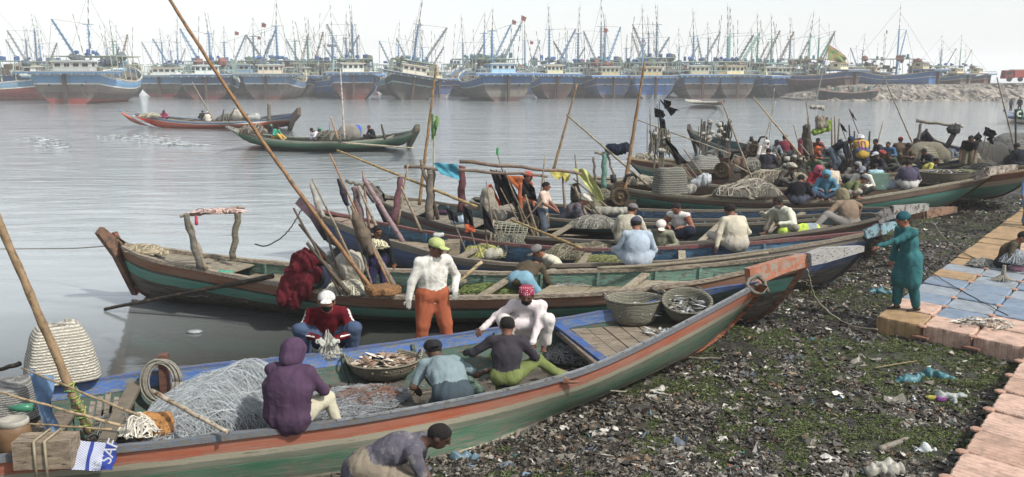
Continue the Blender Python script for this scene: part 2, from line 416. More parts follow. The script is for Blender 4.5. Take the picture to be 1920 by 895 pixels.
def boat(key, name, label, near, far, keel, stripes, rail, inner, floor=.28, tfloor=(.1, .9), decks=(), thwarts=(), ribs=0, chip='#4a4038', chipamt=.35,
         stem_col=None, sternpost_col=None, stem_head=None, stern_head=None, railw=.07, railh=.05, span=1.3, n=44, group='wooden boats drawn up along the bank', strake=None, railfar=None, skin=True, cat='wooden boat'):
    """near / far: gunwale polylines from stern to bow; keel: polyline stern head -> foot -> foot -> bow head"""
    Np = poly_sample([pt(q) for q in near], n); Fp = poly_sample([pt(q) for q in far], n)
    K0 = [pt(q) for q in keel]; Kp = poly_keel(K0, n)
    root = empty(name, (Np[n//2]+Fp[n//2])/2*1.0, label, cat, group); root.location.z = 0; root.matrix_world.translation.z = 0
    ns = 14
    def pos(i, s, side):
        g = Np[i] if side == 0 else Fp[i]; k = Kp[i]; h = hcurve(s); z = zcurve(s)
        return Vector((k.x+(g.x-k.x)*h, k.y+(g.y-k.y)*h, k.z+(g.z-k.z)*z))
    u = [0]
    for i in range(1, n): u.append(u[-1]+(Np[i]-Np[i-1]).length)
    mb = MB(); G = []; UV = []
    for i in range(n):
        row = []; ur = []
        for side, ss in ((0, [1-j/ns for j in range(ns+1)]), (1, [j/ns for j in range(1, ns+1)])):
            g = Np[i] if side == 0 else Fp[i]
            for s in ss: p = pos(i, s, side); row.append(p); ur.append((u[i]*.4, (g.z-p.z)/span))
        G.append(row); UV.append(ur)
    mb.grid(G, 0, UV); mb.build('hull', [hull_paint(stripes, span, 1.0 if key in ('R', 'Gn') else .7, chip, chipamt)], root, True)
    # inner planking, set 4 cm in
    def s_at(i, side, z):
        g = Np[i] if side == 0 else Fp[i]; k = Kp[i]
        f = (z-k.z)/max(.05, g.z-k.z); return max(0, min(1, f))**(1/FULL[1])
    ctr = [(Np[i]+Fp[i])/2 for i in range(n)]
    def inn(i, side, s, off=.045):
        p = pos(i, s, side); c = ctr[i]; d = Vector((c.x-p.x, c.y-p.y, 0)); L = d.length
        return p+d.normalized()*min(off, L*.5) if L > 1e-4 else p
    im = M(inner, .85, .35, 3, .4, 25, 0, '#5c5348', .45, (1, 1, 6), 'inner_paint')
    for side in (0, 1):
        mb = MB(); G = []
        for i in range(1, n-1):
            s0 = s_at(i, side, min(floor-.03, (Np[i].z-.1))); G.append([inn(i, side, s0+(1-s0)*j/6)+Vector((0, 0, .0 if j < 6 else -.012)) for j in range(7)])
        mb.grid(G, 0, flip=(side == 1)); mb.build('inner_planking', [im], root, True)
    if strake:
        mb = MB(); mb.grid([[inn(i, 1, .87+.12*j/3, .058) for j in range(4)] for i in range(2, n-1)], 0, flip=True); mb.build('inner_strake', [M(strake, .7, .3, 4, .4, 25, 0, '#6b6f6c', .5, (1, 1, 5), 'strake_paint')], root, True)
    # bottom boards
    def floorpt(i, f, z):
        a = inn(i, 0, s_at(i, 0, z), .03); b_ = inn(i, 1, s_at(i, 1, z), .03); p = a.lerp(b_, f); p.z = z; return p
    i0, i1 = int(tfloor[0]*(n-1)), int(tfloor[1]*(n-1))
    mb = MB(); mb.grid([[floorpt(i, j/4, floor) for j in range(5)] for i in range(i0, i1+1)])
    mb.build('bottom_boards', [wood('#5d564b')], root)
    # gunwale caps
    for side, P_ in ((0, Np), (1, Fp)):
        mb = MB(); G = []
        rc = rail if side == 0 else (railfar or rail)
        for i in range(n):
            p = P_[i]; c = ctr[i]; d = Vector((c.x-p.x, c.y-p.y, 0)); d = d.normalized() if d.length > 1e-3 else Vector((0, 1 if side == 0 else -1, 0))
            j = .006*math.sin(i*1.7+side)
            a = p-d*.035; b_ = p+d*min(railw, max(.01, (c-p).length*.9)); G.append([a+Vector((0, 0, -railh)), a+Vector((0, 0, .012+j)), b_+Vector((0, 0, .012+j)), b_+Vector((0, 0, -railh)), a+Vector((0, 0, -railh))])
        mb.grid(G, 0); mb.build('gunwale', [M(rc, .75, .3, 5, .5, 30, 0, '#6b6255', .5, (1, 4, 4), 'rail_paint')], root)
    # decks made of cross planks
    for (t0, t1, z, col) in decks:
        mb = MB(); a0 = t0*(n-1); a1 = t1*(n-1); npl = max(2, int((ctr[int(a1)]-ctr[int(a0)]).length/.24))
        def samp(q, f):
            i = min(n-2, int(q)); fr = q-i
            def fp(ii):
                zz = (Np[ii].z+Fp[ii].z)/2-.07 if z is None else z
                return floorpt(ii, f, zz)
            return fp(i).lerp(fp(i+1), fr)
        for k in range(npl):
            qa = a0+(a1-a0)*(k+.04)/npl; qb = a0+(a1-a0)*(k+.96)/npl; dz = rnd.uniform(-.008, .008)
            pa, pb, pc, pd = samp(qa, .02), samp(qa, .98), samp(qb, .98), samp(qb, .02)
            V = [p+Vector((0, 0, dz)) for p in (pa, pb, pc, pd)]+[p+Vector((0, 0, dz-.03)) for p in (pa, pb, pc, pd)]
            mb.add([tuple(v) for v in V], [(0, 3, 2, 1), (4, 5, 6, 7), (0, 1, 5, 4), (1, 2, 6, 5), (2, 3, 7, 6), (3, 0, 4, 7)])
        mb.build('deck', [wood(col)], root)
    for th in thwarts:
        t, drop, wd, col = th; i = int(t*(n-1)); f = t*(n-1)-i
        a = Np[i].lerp(Np[i+1], f); b_ = Fp[i].lerp(Fp[i+1], f); a = a+Vector((0, 0, -drop)); b_ = b_+Vector((0, 0, -drop))
        d = (b_-a).normalized(); mb = MB(); mb.beam(a+d*.05, b_-d*.05, wd, .045); mb.build('thwart', [M(col, .8, .3, 4, .4, 30, 0, '#6b6255', .4, None, 'thwart_paint')], root)
    if ribs:
        for k in range(ribs):
            i = int((.12+.76*(k+.5)/ribs)*(n-1))
            for side in (0, 1):
                mb = MB(); s0 = s_at(i, side, floor)
                pts = [inn(i, side, s0+(.97-s0)*j/4, .06) for j in range(5)]
                for p, q in zip(pts[:-1], pts[1:]): mb.beam(p, q, .06, .045, up=(Np[i+1]-Np[i]).normalized())
                mb.build('rib', [im], root)
    # stem and stern posts
    for which, col, head in ((0, sternpost_col, stern_head), (1, stem_col, stem_head)):
        if not col: continue
        rng = range(n-1, int(n*.78), -1) if which else range(0, int(n*.22))
        pts = [Kp[i] for i in rng]; dirv = (ctr[-1]-ctr[-4]) if which else (ctr[0]-ctr[3]); dirv.z = 0; dirv.normalize(); perp = Vector((-dirv.y, dirv.x, 0))
        mb = MB(); G = []; out = dirv*.035+Vector((0, 0, -.02))
        for q, p in enumerate(pts):
            pa = pts[max(0, q-1)]; pb = pts[min(len(pts)-1, q+1)]; tn = (pb-pa).normalized(); nn = tn.cross(perp).normalized()
            if nn.dot(dirv) < 0: nn = -nn
            w = .055; G.append([p+nn*.05-perp*w*.6, p+nn*.05+perp*w*.6, p-nn*.16+perp*w, p-nn*.16-perp*w, p+nn*.05-perp*w*.6])
        mb.grid(G, 0)
        mb.build('stem_post' if which else 'stern_post', [M(col, .8, .35, 4, .5, 25, 0, '#4a4038', .5, (1, 1, 3), 'post_paint')], root)
        if head:
            pts = [pt(q) for q in head['pts']]; mb = MB()
            for q in range(len(pts)-1):
                mb.beam(pts[q], pts[q+1], head.get('w', .1), head['h'][q], up=(0, 0, 1), h2=head['h'][q+1])
            mb.build('stem_head', [M(head['col'], .8, .3, 4, .5, 25, 0, head.get('dirt', '#4a4038'), .45, None, 'head_paint')], root)
    BOATS[key] = dict(root=root, N=Np, F=Fp, K=Kp, ctr=ctr, n=n, floor=floor)
    return root
def poly_keel(K, n):
    """K: list of (point) with even spacing in station; the first and last pieces are the posts"""
    # K = [stern head, stern foot, bow foot, bow head] or with more bottom points
    segs = len(K)-1; L = [(K[i+1]-K[i]).length for i in range(segs)]
    hor = [max(.03*sum(L), L[i]) for i in range(segs)]; tot = sum(hor); out = []
    for k in range(n):
        d = tot*k/(n-1); i = 0
        while i < segs-1 and d > hor[i]: d -= hor[i]; i += 1
        out.append(K[i].lerp(K[i+1], min(1, d/hor[i])))
    for _ in range(2):
        out = [out[0]]+[(out[i-1]+out[i]*2+out[i+1])/4 for i in range(1, n-1)]+[out[-1]]
    return out
def bpos(key, t, f, z):
    """point in a boat: t along, f across (0 = near side, 1 = far side)"""
    B = BOATS[key]; q = t*(B['n']-1); i = min(B['n']-2, int(q)); fr = q-i
    a = B['N'][i].lerp(B['N'][i+1], fr); b_ = B['F'][i].lerp(B['F'][i+1], fr); p = a.lerp(b_, f)
    p.z = z; return p
def child(mb, name, mats, parent, smooth=False): return mb.build(name, mats, parent, smooth)
# A: nearest boat, blue rim, orange strake, green side
boat('A', 'wooden_boat', 'boat nearest the camera with blue inner rim, orange strake and green side',
     near=[('w', -7.6, 8.7, 1.05), (-80, 862, .82), (0, 856, .78), (225, 838, .75), (428, 815, .72), (647, 788, .7), (800, 762, .7), (950, 732, .72), (1094, 693, .78), (1214, 641, .88), (1323, 585, 1.05), (1423, 531, 1.3)],
     far=[('w', -7.6, 8.9, 1.05), (-60, 745, .85), (60, 728, .8), (175, 712, .76), (340, 690, .74), (560, 668, .72), (760, 640, .72), (960, 612, .74), (1090, 591, .8), (1200, 572, .9), (1320, 545, 1.08), (1423, 529, 1.3)],
     keel=[('w', -7.5, 8.8, .9), ('w', -6.6, 9.2, .0), ('w', -3, 9.35, -.12), ('w', 0, 10.1, -.12), (1060, 765, .0), (1250, 682, .1), (1330, 645, .2), (1385, 592, .62), (1432, 536, 1.28)],
     stripes=[(.05, '#7d776b'), (.19, '#b0552f'), (.26, '#a39d84'), (.33, '#66705c'), (.58, '#256b4c'), (.64, '#b5ad90'), (.72, '#3f4037'), (1.3, '#26211c')],
     rail='#5c6876', railfar='#3a5f9c', strake='#3d66a6', railw=.04, inner='#3d5a50', floor=.22, tfloor=(.06, .93), ribs=9, chip='#2d2b26', chipamt=.44,
     decks=[(.05, .24, .5, '#7b6f60'), (.43, .545, .38, '#5d5a53'), (.74, .92, .62, '#8b7e6b')],
     thwarts=[(.745, .06, .13, '#2f5796'), (.29, .1, .16, '#6d6454')], stem_col='#a85a34', n=52)
mb = MB(); B_ = BOATS['A']
for i in range(24, B_['n']-2): mb.beam(B_['N'][i]+Vector((-.01, -.03, .02)), B_['N'][i+1]+Vector((-.01, -.03, .02)), .035, .02)
mb.build('metal_strip', [M('#a5a9ab', .4, .3, 6, 0, 40, .6, '#5f6062', .3)], B_['root'])
# B: second boat
boat('B', 'wooden_boat', 'boat whose orange bow beam ends in the grey plank held by the man in teal',
     near=[(228, 462, 1.12), (262, 478, 1.05), (299, 489, 1.0), (387, 506, .9), (480, 524, .82), (620, 547, .74), (760, 556, .72), (900, 556, .72), (1020, 553, .74), (1139, 547, .8), (1308, 527, .98), (1420, 503, 1.18), (1515, 482, 1.35)],
     far=[(236, 458, 1.12), (290, 463, 1.04), (352, 472, .97), (480, 487, .88), (640, 500, .8), (840, 508, .76), (960, 510, .76), (1048, 507, .78), (1231, 502, .88), (1380, 490, 1.02), (1480, 478, 1.22), (1515, 480, 1.35)],
     keel=[(205, 440, 1.25), (262, 560, .0), (380, 560, -.25), (640, 570, -.3), (1000, 590, -.2), (1250, 610, .0), (1420, 602, .1), (1465, 565, .6), (1515, 486, 1.3)],
     stripes=[(.05, '#8b7f6c'), (.22, '#96603f'), (.27, '#26231f'), (.46, '#43a08d'), (.52, '#2a2622'), (1.3, '#2b2822')],
     rail='#a3947e', inner='#5f8878', floor=.3, tfloor=(.06, .93), ribs=10, chip='#2e2823', chipamt=.42,
     decks=[(.015, .2, None, '#8f8672'), (.2, .29, .62, '#857a66'), (.62, .74, .52, '#93886f'), (.74, .93, .66, '#a39883')],
     thwarts=[(.335, .08, .14, '#857a66'), (.5, .16, .12, '#8f8672'), (.565, .1, .13, '#8b8069'), (.75, .1, .14, '#9a8f78')], stem_col='#84553a', sternpost_col='#8b4f38',
     stem_head=dict(pts=[(1402, 521, 1.2), (1470, 497, 1.33), (1521, 485, 1.38)], h=[.30, .22, .2], w=.13, col='#a8684a', dirt='#8d8478'),
     stern_head=dict(pts=[(186, 432, 1.45), (222, 470, 1.0), (262, 540, .15)], h=[.16, .3, .42], w=.12, col='#7b5a46'), n=52)
mb = MB(); mb.beam(PZ(1516, 486, 1.40), PZ(1545, 478, 1.44), .13, .2, h2=.24); mb.beam(PZ(1545, 478, 1.44), PZ(1615, 466, 1.46), .12, .24, h2=.09); child(mb, 'bow_plank', [wood('#9b9a97', .2)], BOATS['B']['root'])
# C: blue hull with red marks
boat('C', 'wooden_boat', 'deep blue boat with red marks and a light blue stem board at its bow',
     near=[(592, 398, 1.2), (625, 414, 1.08), (670, 432, .98), (726, 449, .9), (832, 478, .8), (900, 489, .78), (960, 494, .78), (1048, 496, .8), (1231, 491, .88), (1380, 477, 1.0), (1500, 460, 1.12), (1580, 446, 1.22), (1640, 434, 1.32)],
     far=[(600, 394, 1.2), (650, 403, 1.08), (700, 414, .98), (787, 431, .88), (880, 447, .82), (960, 457, .8), (1100, 466, .82), (1240, 463, .9), (1380, 456, 1.0), (1500, 446, 1.12), (1600, 437, 1.25), (1640, 432, 1.32)],
     keel=[(570, 385, 1.3), (612, 455, .1), (700, 480, -.25), (900, 510, -.3), (1200, 525, -.1), (1500, 545, .0), (1560, 530, .1), (1600, 490, .6), (1640, 440, 1.28)],
     stripes=[(.06, '#8a7d6a'), (.14, '#8b8376'), (.58, '#24508f'), (.7, '#213a5e'), (1.3, '#25262a')],
     rail='#857a69', railfar='#7c4046', inner='#4a82a8', floor=.34, ribs=9, chip='#3a3530', chipamt=.4,
     decks=[(.02, .12, None, '#96826f'), (.12, .3, .6, '#9b8b74'), (.8, .95, .85, '#82796a')],
     thwarts=[(.36, .07, .16, '#8b8069'), (.55, .1, .13, '#8b8069'), (.63, .08, .12, '#8b8069'), (.7, .1, .14, '#a3977a')], stem_col='#3d444c', sternpost_col='#5b4c5d',
     stem_head=dict(pts=[(1622, 440, 1.34), (1648, 430, 1.44), (1692, 420, 1.5)], h=[.16, .22, .12], w=.1, col='#7da3ae'),
     stern_head=dict(pts=[(560, 375, 1.45), (600, 412, 1.0), (612, 440, .4)], h=[.2, .26, .3], w=.14, col='#6a4f60'), n=48)
mb = MB(); 
for (u0, v0, u1, v1) in ((1500, 500, 1516, 497), (1524, 500, 1542, 492), (1585, 484, 1616, 482)):
    a = PZ(u0, v0, .62); b_ = PZ(u1, v1, .7); mb.beam(a+Vector((.1, -.22, 0)), b_+Vector((.1, -.22, 0)), .02, .09)
# D: next boat
boat('D', 'wooden_boat', 'weathered boat with dark grey rail, its grey stem plank rising behind the light blue one',
     near=[(712, 378, 1.15), (745, 392, 1.05), (783, 407, .98), (867, 428, .86), (960, 441, .8), (1094, 450, .8), (1240, 455, .84), (1390, 448, .95), (1500, 435, 1.08), (1601, 419, 1.22), (1660, 405, 1.38)],
     far=[(722, 368, 1.15), (775, 372, 1.04), (850, 383, .93), (950, 394, .86), (1040, 403, .83), (1160, 410, .84), (1295, 411, .9), (1402, 410, .98), (1500, 404, 1.08), (1600, 400, 1.22), (1660, 402, 1.38)],
     keel=[(700, 350, 1.3), (735, 420, .1), (800, 440, -.25), (960, 465, -.3), (1300, 480, -.1), (1540, 480, .0), (1600, 465, .2), (1630, 440, .7), (1662, 408, 1.35)],
     stripes=[(.08, '#6f675c'), (.16, '#7a3a40'), (.4, '#5d8f86'), (.5, '#39403c'), (1.3, '#2b2a26')],
     rail='#6b645a', inner='#6e8d94', floor=.36, ribs=9, chip='#4a443b', chipamt=.55,
     decks=[(.02, .12, None, '#8b8272'), (.12, .24, .62, '#8b8272'), (.84, .95, .9, '#7c7466')],
     thwarts=[(.3, .08, .16, '#857a66'), (.42, .08, .14, '#857a66'), (.54, .1, .14, '#857a66'), (.68, .08, .12, '#9c907a'), (.78, .1, .12, '#857a66')], stem_col='#5b5348', sternpost_col='#6d6a66',
     stem_head=dict(pts=[(1645, 410, 1.42), (1672, 398, 1.56), (1738, 388, 1.62)], h=[.2, .26, .14], w=.11, col='#8f8d88'),
     stern_head=dict(pts=[(685, 345, 1.6), (708, 372, 1.2), (730, 418, .2)], h=[.24, .34, .4], w=.12, col='#6e6a66'), n=44)
# D2: hull hidden behind D with brown plank
boat('D2', 'wooden_boat', 'low boat packed tight, blue painted rim and a brown stem plank pointing at the dock',
     near=[(880, 378, 1.0), (960, 398, .9), (1060, 412, .84), (1200, 418, .82), (1330, 420, .86), (1460, 416, .95), (1580, 406, 1.1), (1690, 398, 1.25), (1725, 396, 1.35)],
     far=[(890, 370, 1.0), (980, 378, .9), (1080, 386, .84), (1200, 392, .82), (1330, 394, .86), (1460, 392, .95), (1580, 390, 1.1), (1680, 390, 1.25), (1725, 394, 1.35)],
     keel=[(885, 372, 1.0), (930, 410, -.1), (1100, 425, -.2), (1500, 440, -.1), (1660, 432, .1), (1725, 398, 1.3)],
     stripes=[(.08, '#7a756a'), (.3, '#57839b'), (.36, '#4a443b'), (1.3, '#33322c')], rail='#77705f', inner='#5d8cb4', floor=.36, ribs=7, chipamt=.5,
     decks=[(.03, .12, None, '#8b8272'), (.86, .96, .9, '#8b8272')], thwarts=[(.3, .1, .14, '#857a66'), (.48, .08, .14, '#b0614a'), (.58, .1, .12, '#9c907a'), (.72, .1, .12, '#857a66')],
     stem_col='#6e5240', stem_head=dict(pts=[(1700, 404, 1.34), (1735, 400, 1.44), (1792, 393, 1.5)], h=[.2, .22, .12], w=.1, col='#8b6a52'), n=40)
# E: teal hull, sharp bow
boat('E', 'wooden_boat', 'boat with turquoise and brown bow and grey stem plank at the back of the bank',
     near=[(1098, 334, 1.15), (1130, 343, 1.02), (1180, 354, .92), (1225, 361, .86), (1291, 368, .8), (1440, 376, .78), (1551, 376, .8), (1621, 370, .88), (1721, 354, 1.05), (1800, 340, 1.2), (1856, 330, 1.35)],
     far=[(1104, 330, 1.15), (1150, 333, 1.0), (1220, 338, .9), (1320, 346, .84), (1440, 352, .82), (1551, 354, .84), (1640, 351, .92), (1721, 343, 1.06), (1800, 334, 1.2), (1856, 328, 1.35)],
     keel=[(1095, 330, 1.1), (1130, 370, -.1), (1300, 400, -.25), (1500, 416, -.1), (1700, 402, .0), (1775, 388, .15), (1815, 360, .7), (1858, 332, 1.3)],
     stripes=[(.09, '#9a917c'), (.2, '#6b4a3a'), (.25, '#2e2723'), (.78, '#3a9a8a'), (.86, '#5a3b30'), (1.3, '#2f2b27')],
     rail='#8f8873', inner='#73604e', floor=.34, ribs=7, chipamt=.3, decks=[(.02, .1, None, '#857a66'), (.8, .96, .95, '#857a66')],
     thwarts=[(.25, .1, .14, '#857a66'), (.42, .1, .14, '#857a66'), (.6, .1, .14, '#857a66')], stem_col='#84593f', sternpost_col='#43756d',
     stem_head=dict(pts=[(1825, 336, 1.32), (1850, 322, 1.56), (1905, 313, 1.62)], h=[.16, .26, .14], w=.12, col='#9b9286'), n=44)
# F: red strake
boat('F', 'wooden_boat', 'boat with dull red strake over white and turquoise, just beyond the turquoise bow',
     near=[(1180, 296, 1.3), (1225, 303, 1.15), (1269, 310, 1.05), (1320, 326, .95), (1370, 338, .88), (1440, 345, .85), (1519, 348, .85), (1641, 346, .95), (1741, 337, 1.1), (1861, 326, 1.35), (1965, 312, 1.6)],
     far=[(1190, 293, 1.3), (1250, 298, 1.1), (1320, 307, .98), (1400, 318, .9), (1519, 326, .88), (1641, 326, .96), (1760, 320, 1.12), (1880, 314, 1.38), (1965, 308, 1.6)],
     keel=[(1178, 300, 1.1), (1225, 350, -.1), (1400, 380, -.25), (1650, 385, -.1), (1830, 376, .1), (1880, 368, .3), (1965, 315, 1.5)],
     stripes=[(.05, '#a8906c'), (.25, '#7c3a2e'), (.42, '#bdb6a4'), (.85, '#3fa090'), (.9, '#a9a08c'), (1.3, '#33302c')],
     rail='#9a835f', inner='#8a7a66', floor=.34, ribs=7, chipamt=.28, decks=[(.02, .1, None, '#857a66'), (.82, .97, 1.0, '#857a66')],
     thwarts=[(.3, .1, .14, '#857a66'), (.5, .1, .14, '#857a66')], stem_col='#8b3f30', sternpost_col='#6f6e6c', n=44)
# G: blue/white boat beyond
boat('G', 'wooden_boat', 'blue and white boat carrying the man in the yellow number 10 shirt',
     near=[(1300, 296, 1.1), (1380, 308, .95), (1480, 318, .88), (1570, 320, .88), (1660, 314, .95), (1777, 300, 1.15), (1900, 282, 1.5)],
     far=[(1308, 292, 1.1), (1400, 298, .95), (1480, 303, .9), (1570, 305, .9), (1660, 302, .96), (1777, 292, 1.15), (1900, 279, 1.5)],
     keel=[(1300, 298, 1.0), (1350, 326, -.1), (1570, 342, -.2), (1760, 330, 0), (1850, 310, .3), (1900, 284, 1.4)],
     stripes=[(.06, '#b3b1a6'), (.2, '#2d4f86'), (.32, '#c9c6bb'), (.7, '#2a559c'), (1.3, '#2b2f36')], rail='#a9a698', inner='#6b6a62', floor=.34, ribs=5, n=36,
     decks=[(.03, .12, None, '#857a66')], thwarts=[(.4, .1, .14, '#857a66')])
# H and I: beyond
boat('H', 'wooden_boat', 'turquoise boat farthest out in the moored cluster, its dark post standing at left',
     near=[(1296, 248, 1.5), (1330, 266, 1.1), (1385, 283, .92), (1460, 292, .85), (1560, 296, .85), (1650, 292, .95), (1740, 280, 1.2)],
     far=[(1300, 245, 1.5), (1345, 258, 1.1), (1400, 270, .92), (1480, 280, .85), (1560, 284, .85), (1650, 282, .95), (1740, 277, 1.2)],
     keel=[(1294, 250, 1.4), (1320, 290, -.1), (1450, 308, -.2), (1650, 308, 0), (1740, 282, 1.1)],
     stripes=[(.06, '#7a756a'), (.7, '#3b7580'), (1.3, '#2b2f33')], rail='#77705f', inner='#3f8190', floor=.3, ribs=4, n=32,
     decks=[(.03, .1, None, '#857a66')], thwarts=[(.4, .1, .14, '#857a66')], sternpost_col='#4e4a47',
     stern_head=dict(pts=[(1291, 238, 1.75), (1298, 256, 1.2), (1306, 284, .1)], h=[.3, .3, .3], w=.16, col='#55504c'))
boat('I', 'wooden_boat', 'grey boat seen end on with a blue inside, beneath the log goalpost frame',
     near=[(1736, 244, 1.75), (1716, 262, 1.2), (1712, 278, .95), (1750, 296, .85), (1800, 298, .9), (1880, 290, 1.2)],
     far=[(1738, 244, 1.75), (1756, 262, 1.2), (1800, 276, .95), (1850, 284, .9), (1890, 285, 1.0), (1920, 283, 1.2)],
     keel=[(1737, 248, 1.6), (1740, 282, .0), (1800, 300, -.1), (1900, 294, .9)],
     stripes=[(.08, '#8b877c'), (1.3, '#6f7378')], rail='#9a958a', inner='#42619a', floor=.3, n=30, decks=[], thwarts=[(.5, .1, .14, '#857a66')], sternpost_col='#55504c')
# moving boats in the channel
FULL[:] = [3.4, 1.15]
boat('R', 'wooden_boat', 'orange red boat with blue rim under way across the channel',
     near=[(222, 206, 1.7), (250, 213, 1.15), (290, 221, .85), (350, 228, .62), (430, 229, .62), (500, 223, .85), (556, 212, 1.6)],
     far=[(224, 205, 1.7), (262, 211, 1.15), (310, 217, .82), (360, 222, .62), (430, 223, .62), (500, 218, .85), (557, 211, 1.6)],
     keel=[(222, 207, 1.6), (285, 240, .0), (400, 246, -.15), (490, 243, -.05), (540, 238, .1), (557, 214, 1.6)],
     stripes=[(.14, '#3d6fb5'), (.2, '#d9d5c8'), (1.3, '#dc5a30')], rail='#8fa7bd', inner='#8a7d6a', floor=.25, span=1.4, n=32, chipamt=.12, railw=.12, railh=.08, stem_col='#7a5a44',
     stem_head=dict(pts=[(561, 209, 1.9), (550, 222, 1.2), (542, 240, 0)], h=[.5, .6, .9], w=.25, col='#6e5b4c'),
     decks=[(.04, .2, None, '#8b8272')], thwarts=[(.4, .1, .2, '#857a66'), (.6, .1, .2, '#857a66')], group='boats under way in the channel', sternpost_col='#8fa0a8')
boat('Gn', 'wooden_boat', 'dark green boat under way below the orange red one, its dark stem raised at right',
     near=[(432, 240, 1.5), (455, 249, 1.05), (500, 260, .75), (570, 266, .62), (660, 265, .66), (740, 257, .9), (782, 244, 1.5)],
     far=[(434, 239, 1.5), (466, 245, 1.05), (510, 253, .75), (575, 258, .62), (660, 258, .66), (735, 251, .9), (780, 243, 1.5)],
     keel=[(432, 242, 1.4), (470, 270, .05), (560, 280, -.12), (690, 280, -.1), (755, 274, .1), (782, 249, 1.4)],
     stripes=[(.12, '#96a58f'), (.2, '#4f8a68'), (1.3, '#357a5a')], rail='#99a693', inner='#6b6f5f', floor=.22, span=1.4, n=32, chipamt=.2, railw=.1, railh=.07, stem_col='#6f6a50',
     stem_head=dict(pts=[(783, 240, 1.75), (774, 256, 1.0), (765, 274, 0)], h=[.35, .5, .5], w=.22, col='#5e5c48'),
     decks=[(.04, .15, None, '#8b8272')], thwarts=[(.35, .1, .16, '#857a66'), (.7, .1, .16, '#857a66')], group='boats under way in the channel',
     stern_head=dict(pts=[(425, 238, 1.6), (445, 247, 1.3)], h=[.12, .2], w=.2, col='#8d9088'), sternpost_col='#7f8a7a')
boat('S1', 'wooden_boat', 'small pale boat drifting in front of the far trawlers',
     near=[(1283, 186, 1.6), (1300, 190, 1.0), (1325, 191, .9), (1350, 190, 1.0), (1362, 184, 2.2)],
     far=[(1284, 186, 1.6), (1300, 187.5, 1.0), (1325, 188.5, .9), (1350, 187.5, 1.0), (1362, 184, 2.2)],
     keel=[(1285, 188, 1.4), (1298, 195, 0), (1345, 195, 0), (1362, 186, 2.0)],
     stripes=[(.3, '#d2cdc2'), (1.3, '#a3978c')], rail='#d2cdc2', inner='#b0755c', floor=.4, n=16, railw=.3, railh=.15, group='boats under way in the channel')
boat('S2', 'wooden_boat', 'small blue boat at the right edge of the channel with people aboard',
     near=[(1882, 206, 1.7), (1893, 213, 1.0), (1920, 217, .8), (1960, 217, .8), (1990, 208, 1.6)],
     far=[(1883, 206, 1.7), (1897, 209, 1.0), (1920, 212, .8), (1960, 212, .8), (1990, 207, 1.6)],
     keel=[(1883, 207, 1.6), (1893, 221, 0), (1970, 222, 0), (1990, 210, 1.5)],
     stripes=[(.25, '#8f9fc0'), (1.4, '#3a62b5')], rail='#8f9fc0', inner='#5f6a80', floor=.4, n=18, railw=.2, railh=.12, group='boats under way in the channel')
# ------------------------------------------------------------------ floating dock of plastic cubes
PU = Vector((.588, .809, 0)); PW = Vector((.65, -.76, 0)); CELL = .79; PTOP = .38; PO = Vector((6.02, 15.0, 0))
dock = empty('floating_dock', (7.5, 15.5, 0), 'walkway of pink, orange and blue plastic float blocks on the mud at right', 'floating dock')
def block_mat(col, wear):
    m, nt, b = newmat('float_plastic'); tc = N(nt, 'ShaderNodeTexCoord'); c = lin(col); uv = N(nt, 'ShaderNodeUVMap'); sp = N(nt, 'ShaderNodeSeparateXYZ'); nt.links.new(uv.outputs[0], sp.inputs[0])
    n1 = noise(nt, 3, 6, .7, tc.outputs['Object']); base = ramp(nt, [(.3, tuple(x*.6 for x in c)), (.52, c), (.75, tuple(min(.85, x*1.25) for x in c))], n1.outputs[0]).outputs[0]
    n2 = noise(nt, 7, 7, .75, tc.outputs['Object'])
    base = mixc(nt, ramp(nt, [(.50, (0, 0, 0)), (.66, (.85, .85, .85))], n2.outputs[0]).outputs[0], base, lin(wear))
    # moulded ridges
    mu = N(nt, 'ShaderNodeMath', operation='MULTIPLY'); nt.links.new(sp.outputs[0], mu.inputs[0]); mu.inputs[1].default_value = 9
    fr = N(nt, 'ShaderNodeMath', operation='FRACT'); nt.links.new(mu.outputs[0], fr.inputs[0])
    rg = ramp(nt, [(0, (0, 0, 0)), (.1, (1, 1, 1)), (.9, (1, 1, 1)), (1, (0, 0, 0))], fr.outputs[0])
    base = mixc(nt, rg.outputs[0], mixc(nt, .35, base, lin('#3b332c')), base)
    nt.links.new(base, b.inputs['Base Color']); b.inputs['Roughness'].default_value = .6
    bump(nt, b, rg.outputs[0], .5, .01); return m
BM = {'p': block_mat('#c4a08a', '#8f7462'), 'q': block_mat('#b8937b', '#856b5a'), 'b': block_mat('#6f8399', '#858c90'), 'o': block_mat('#a58455', '#75624a'), 'l': block_mat('#8a949c', '#7d868c')}
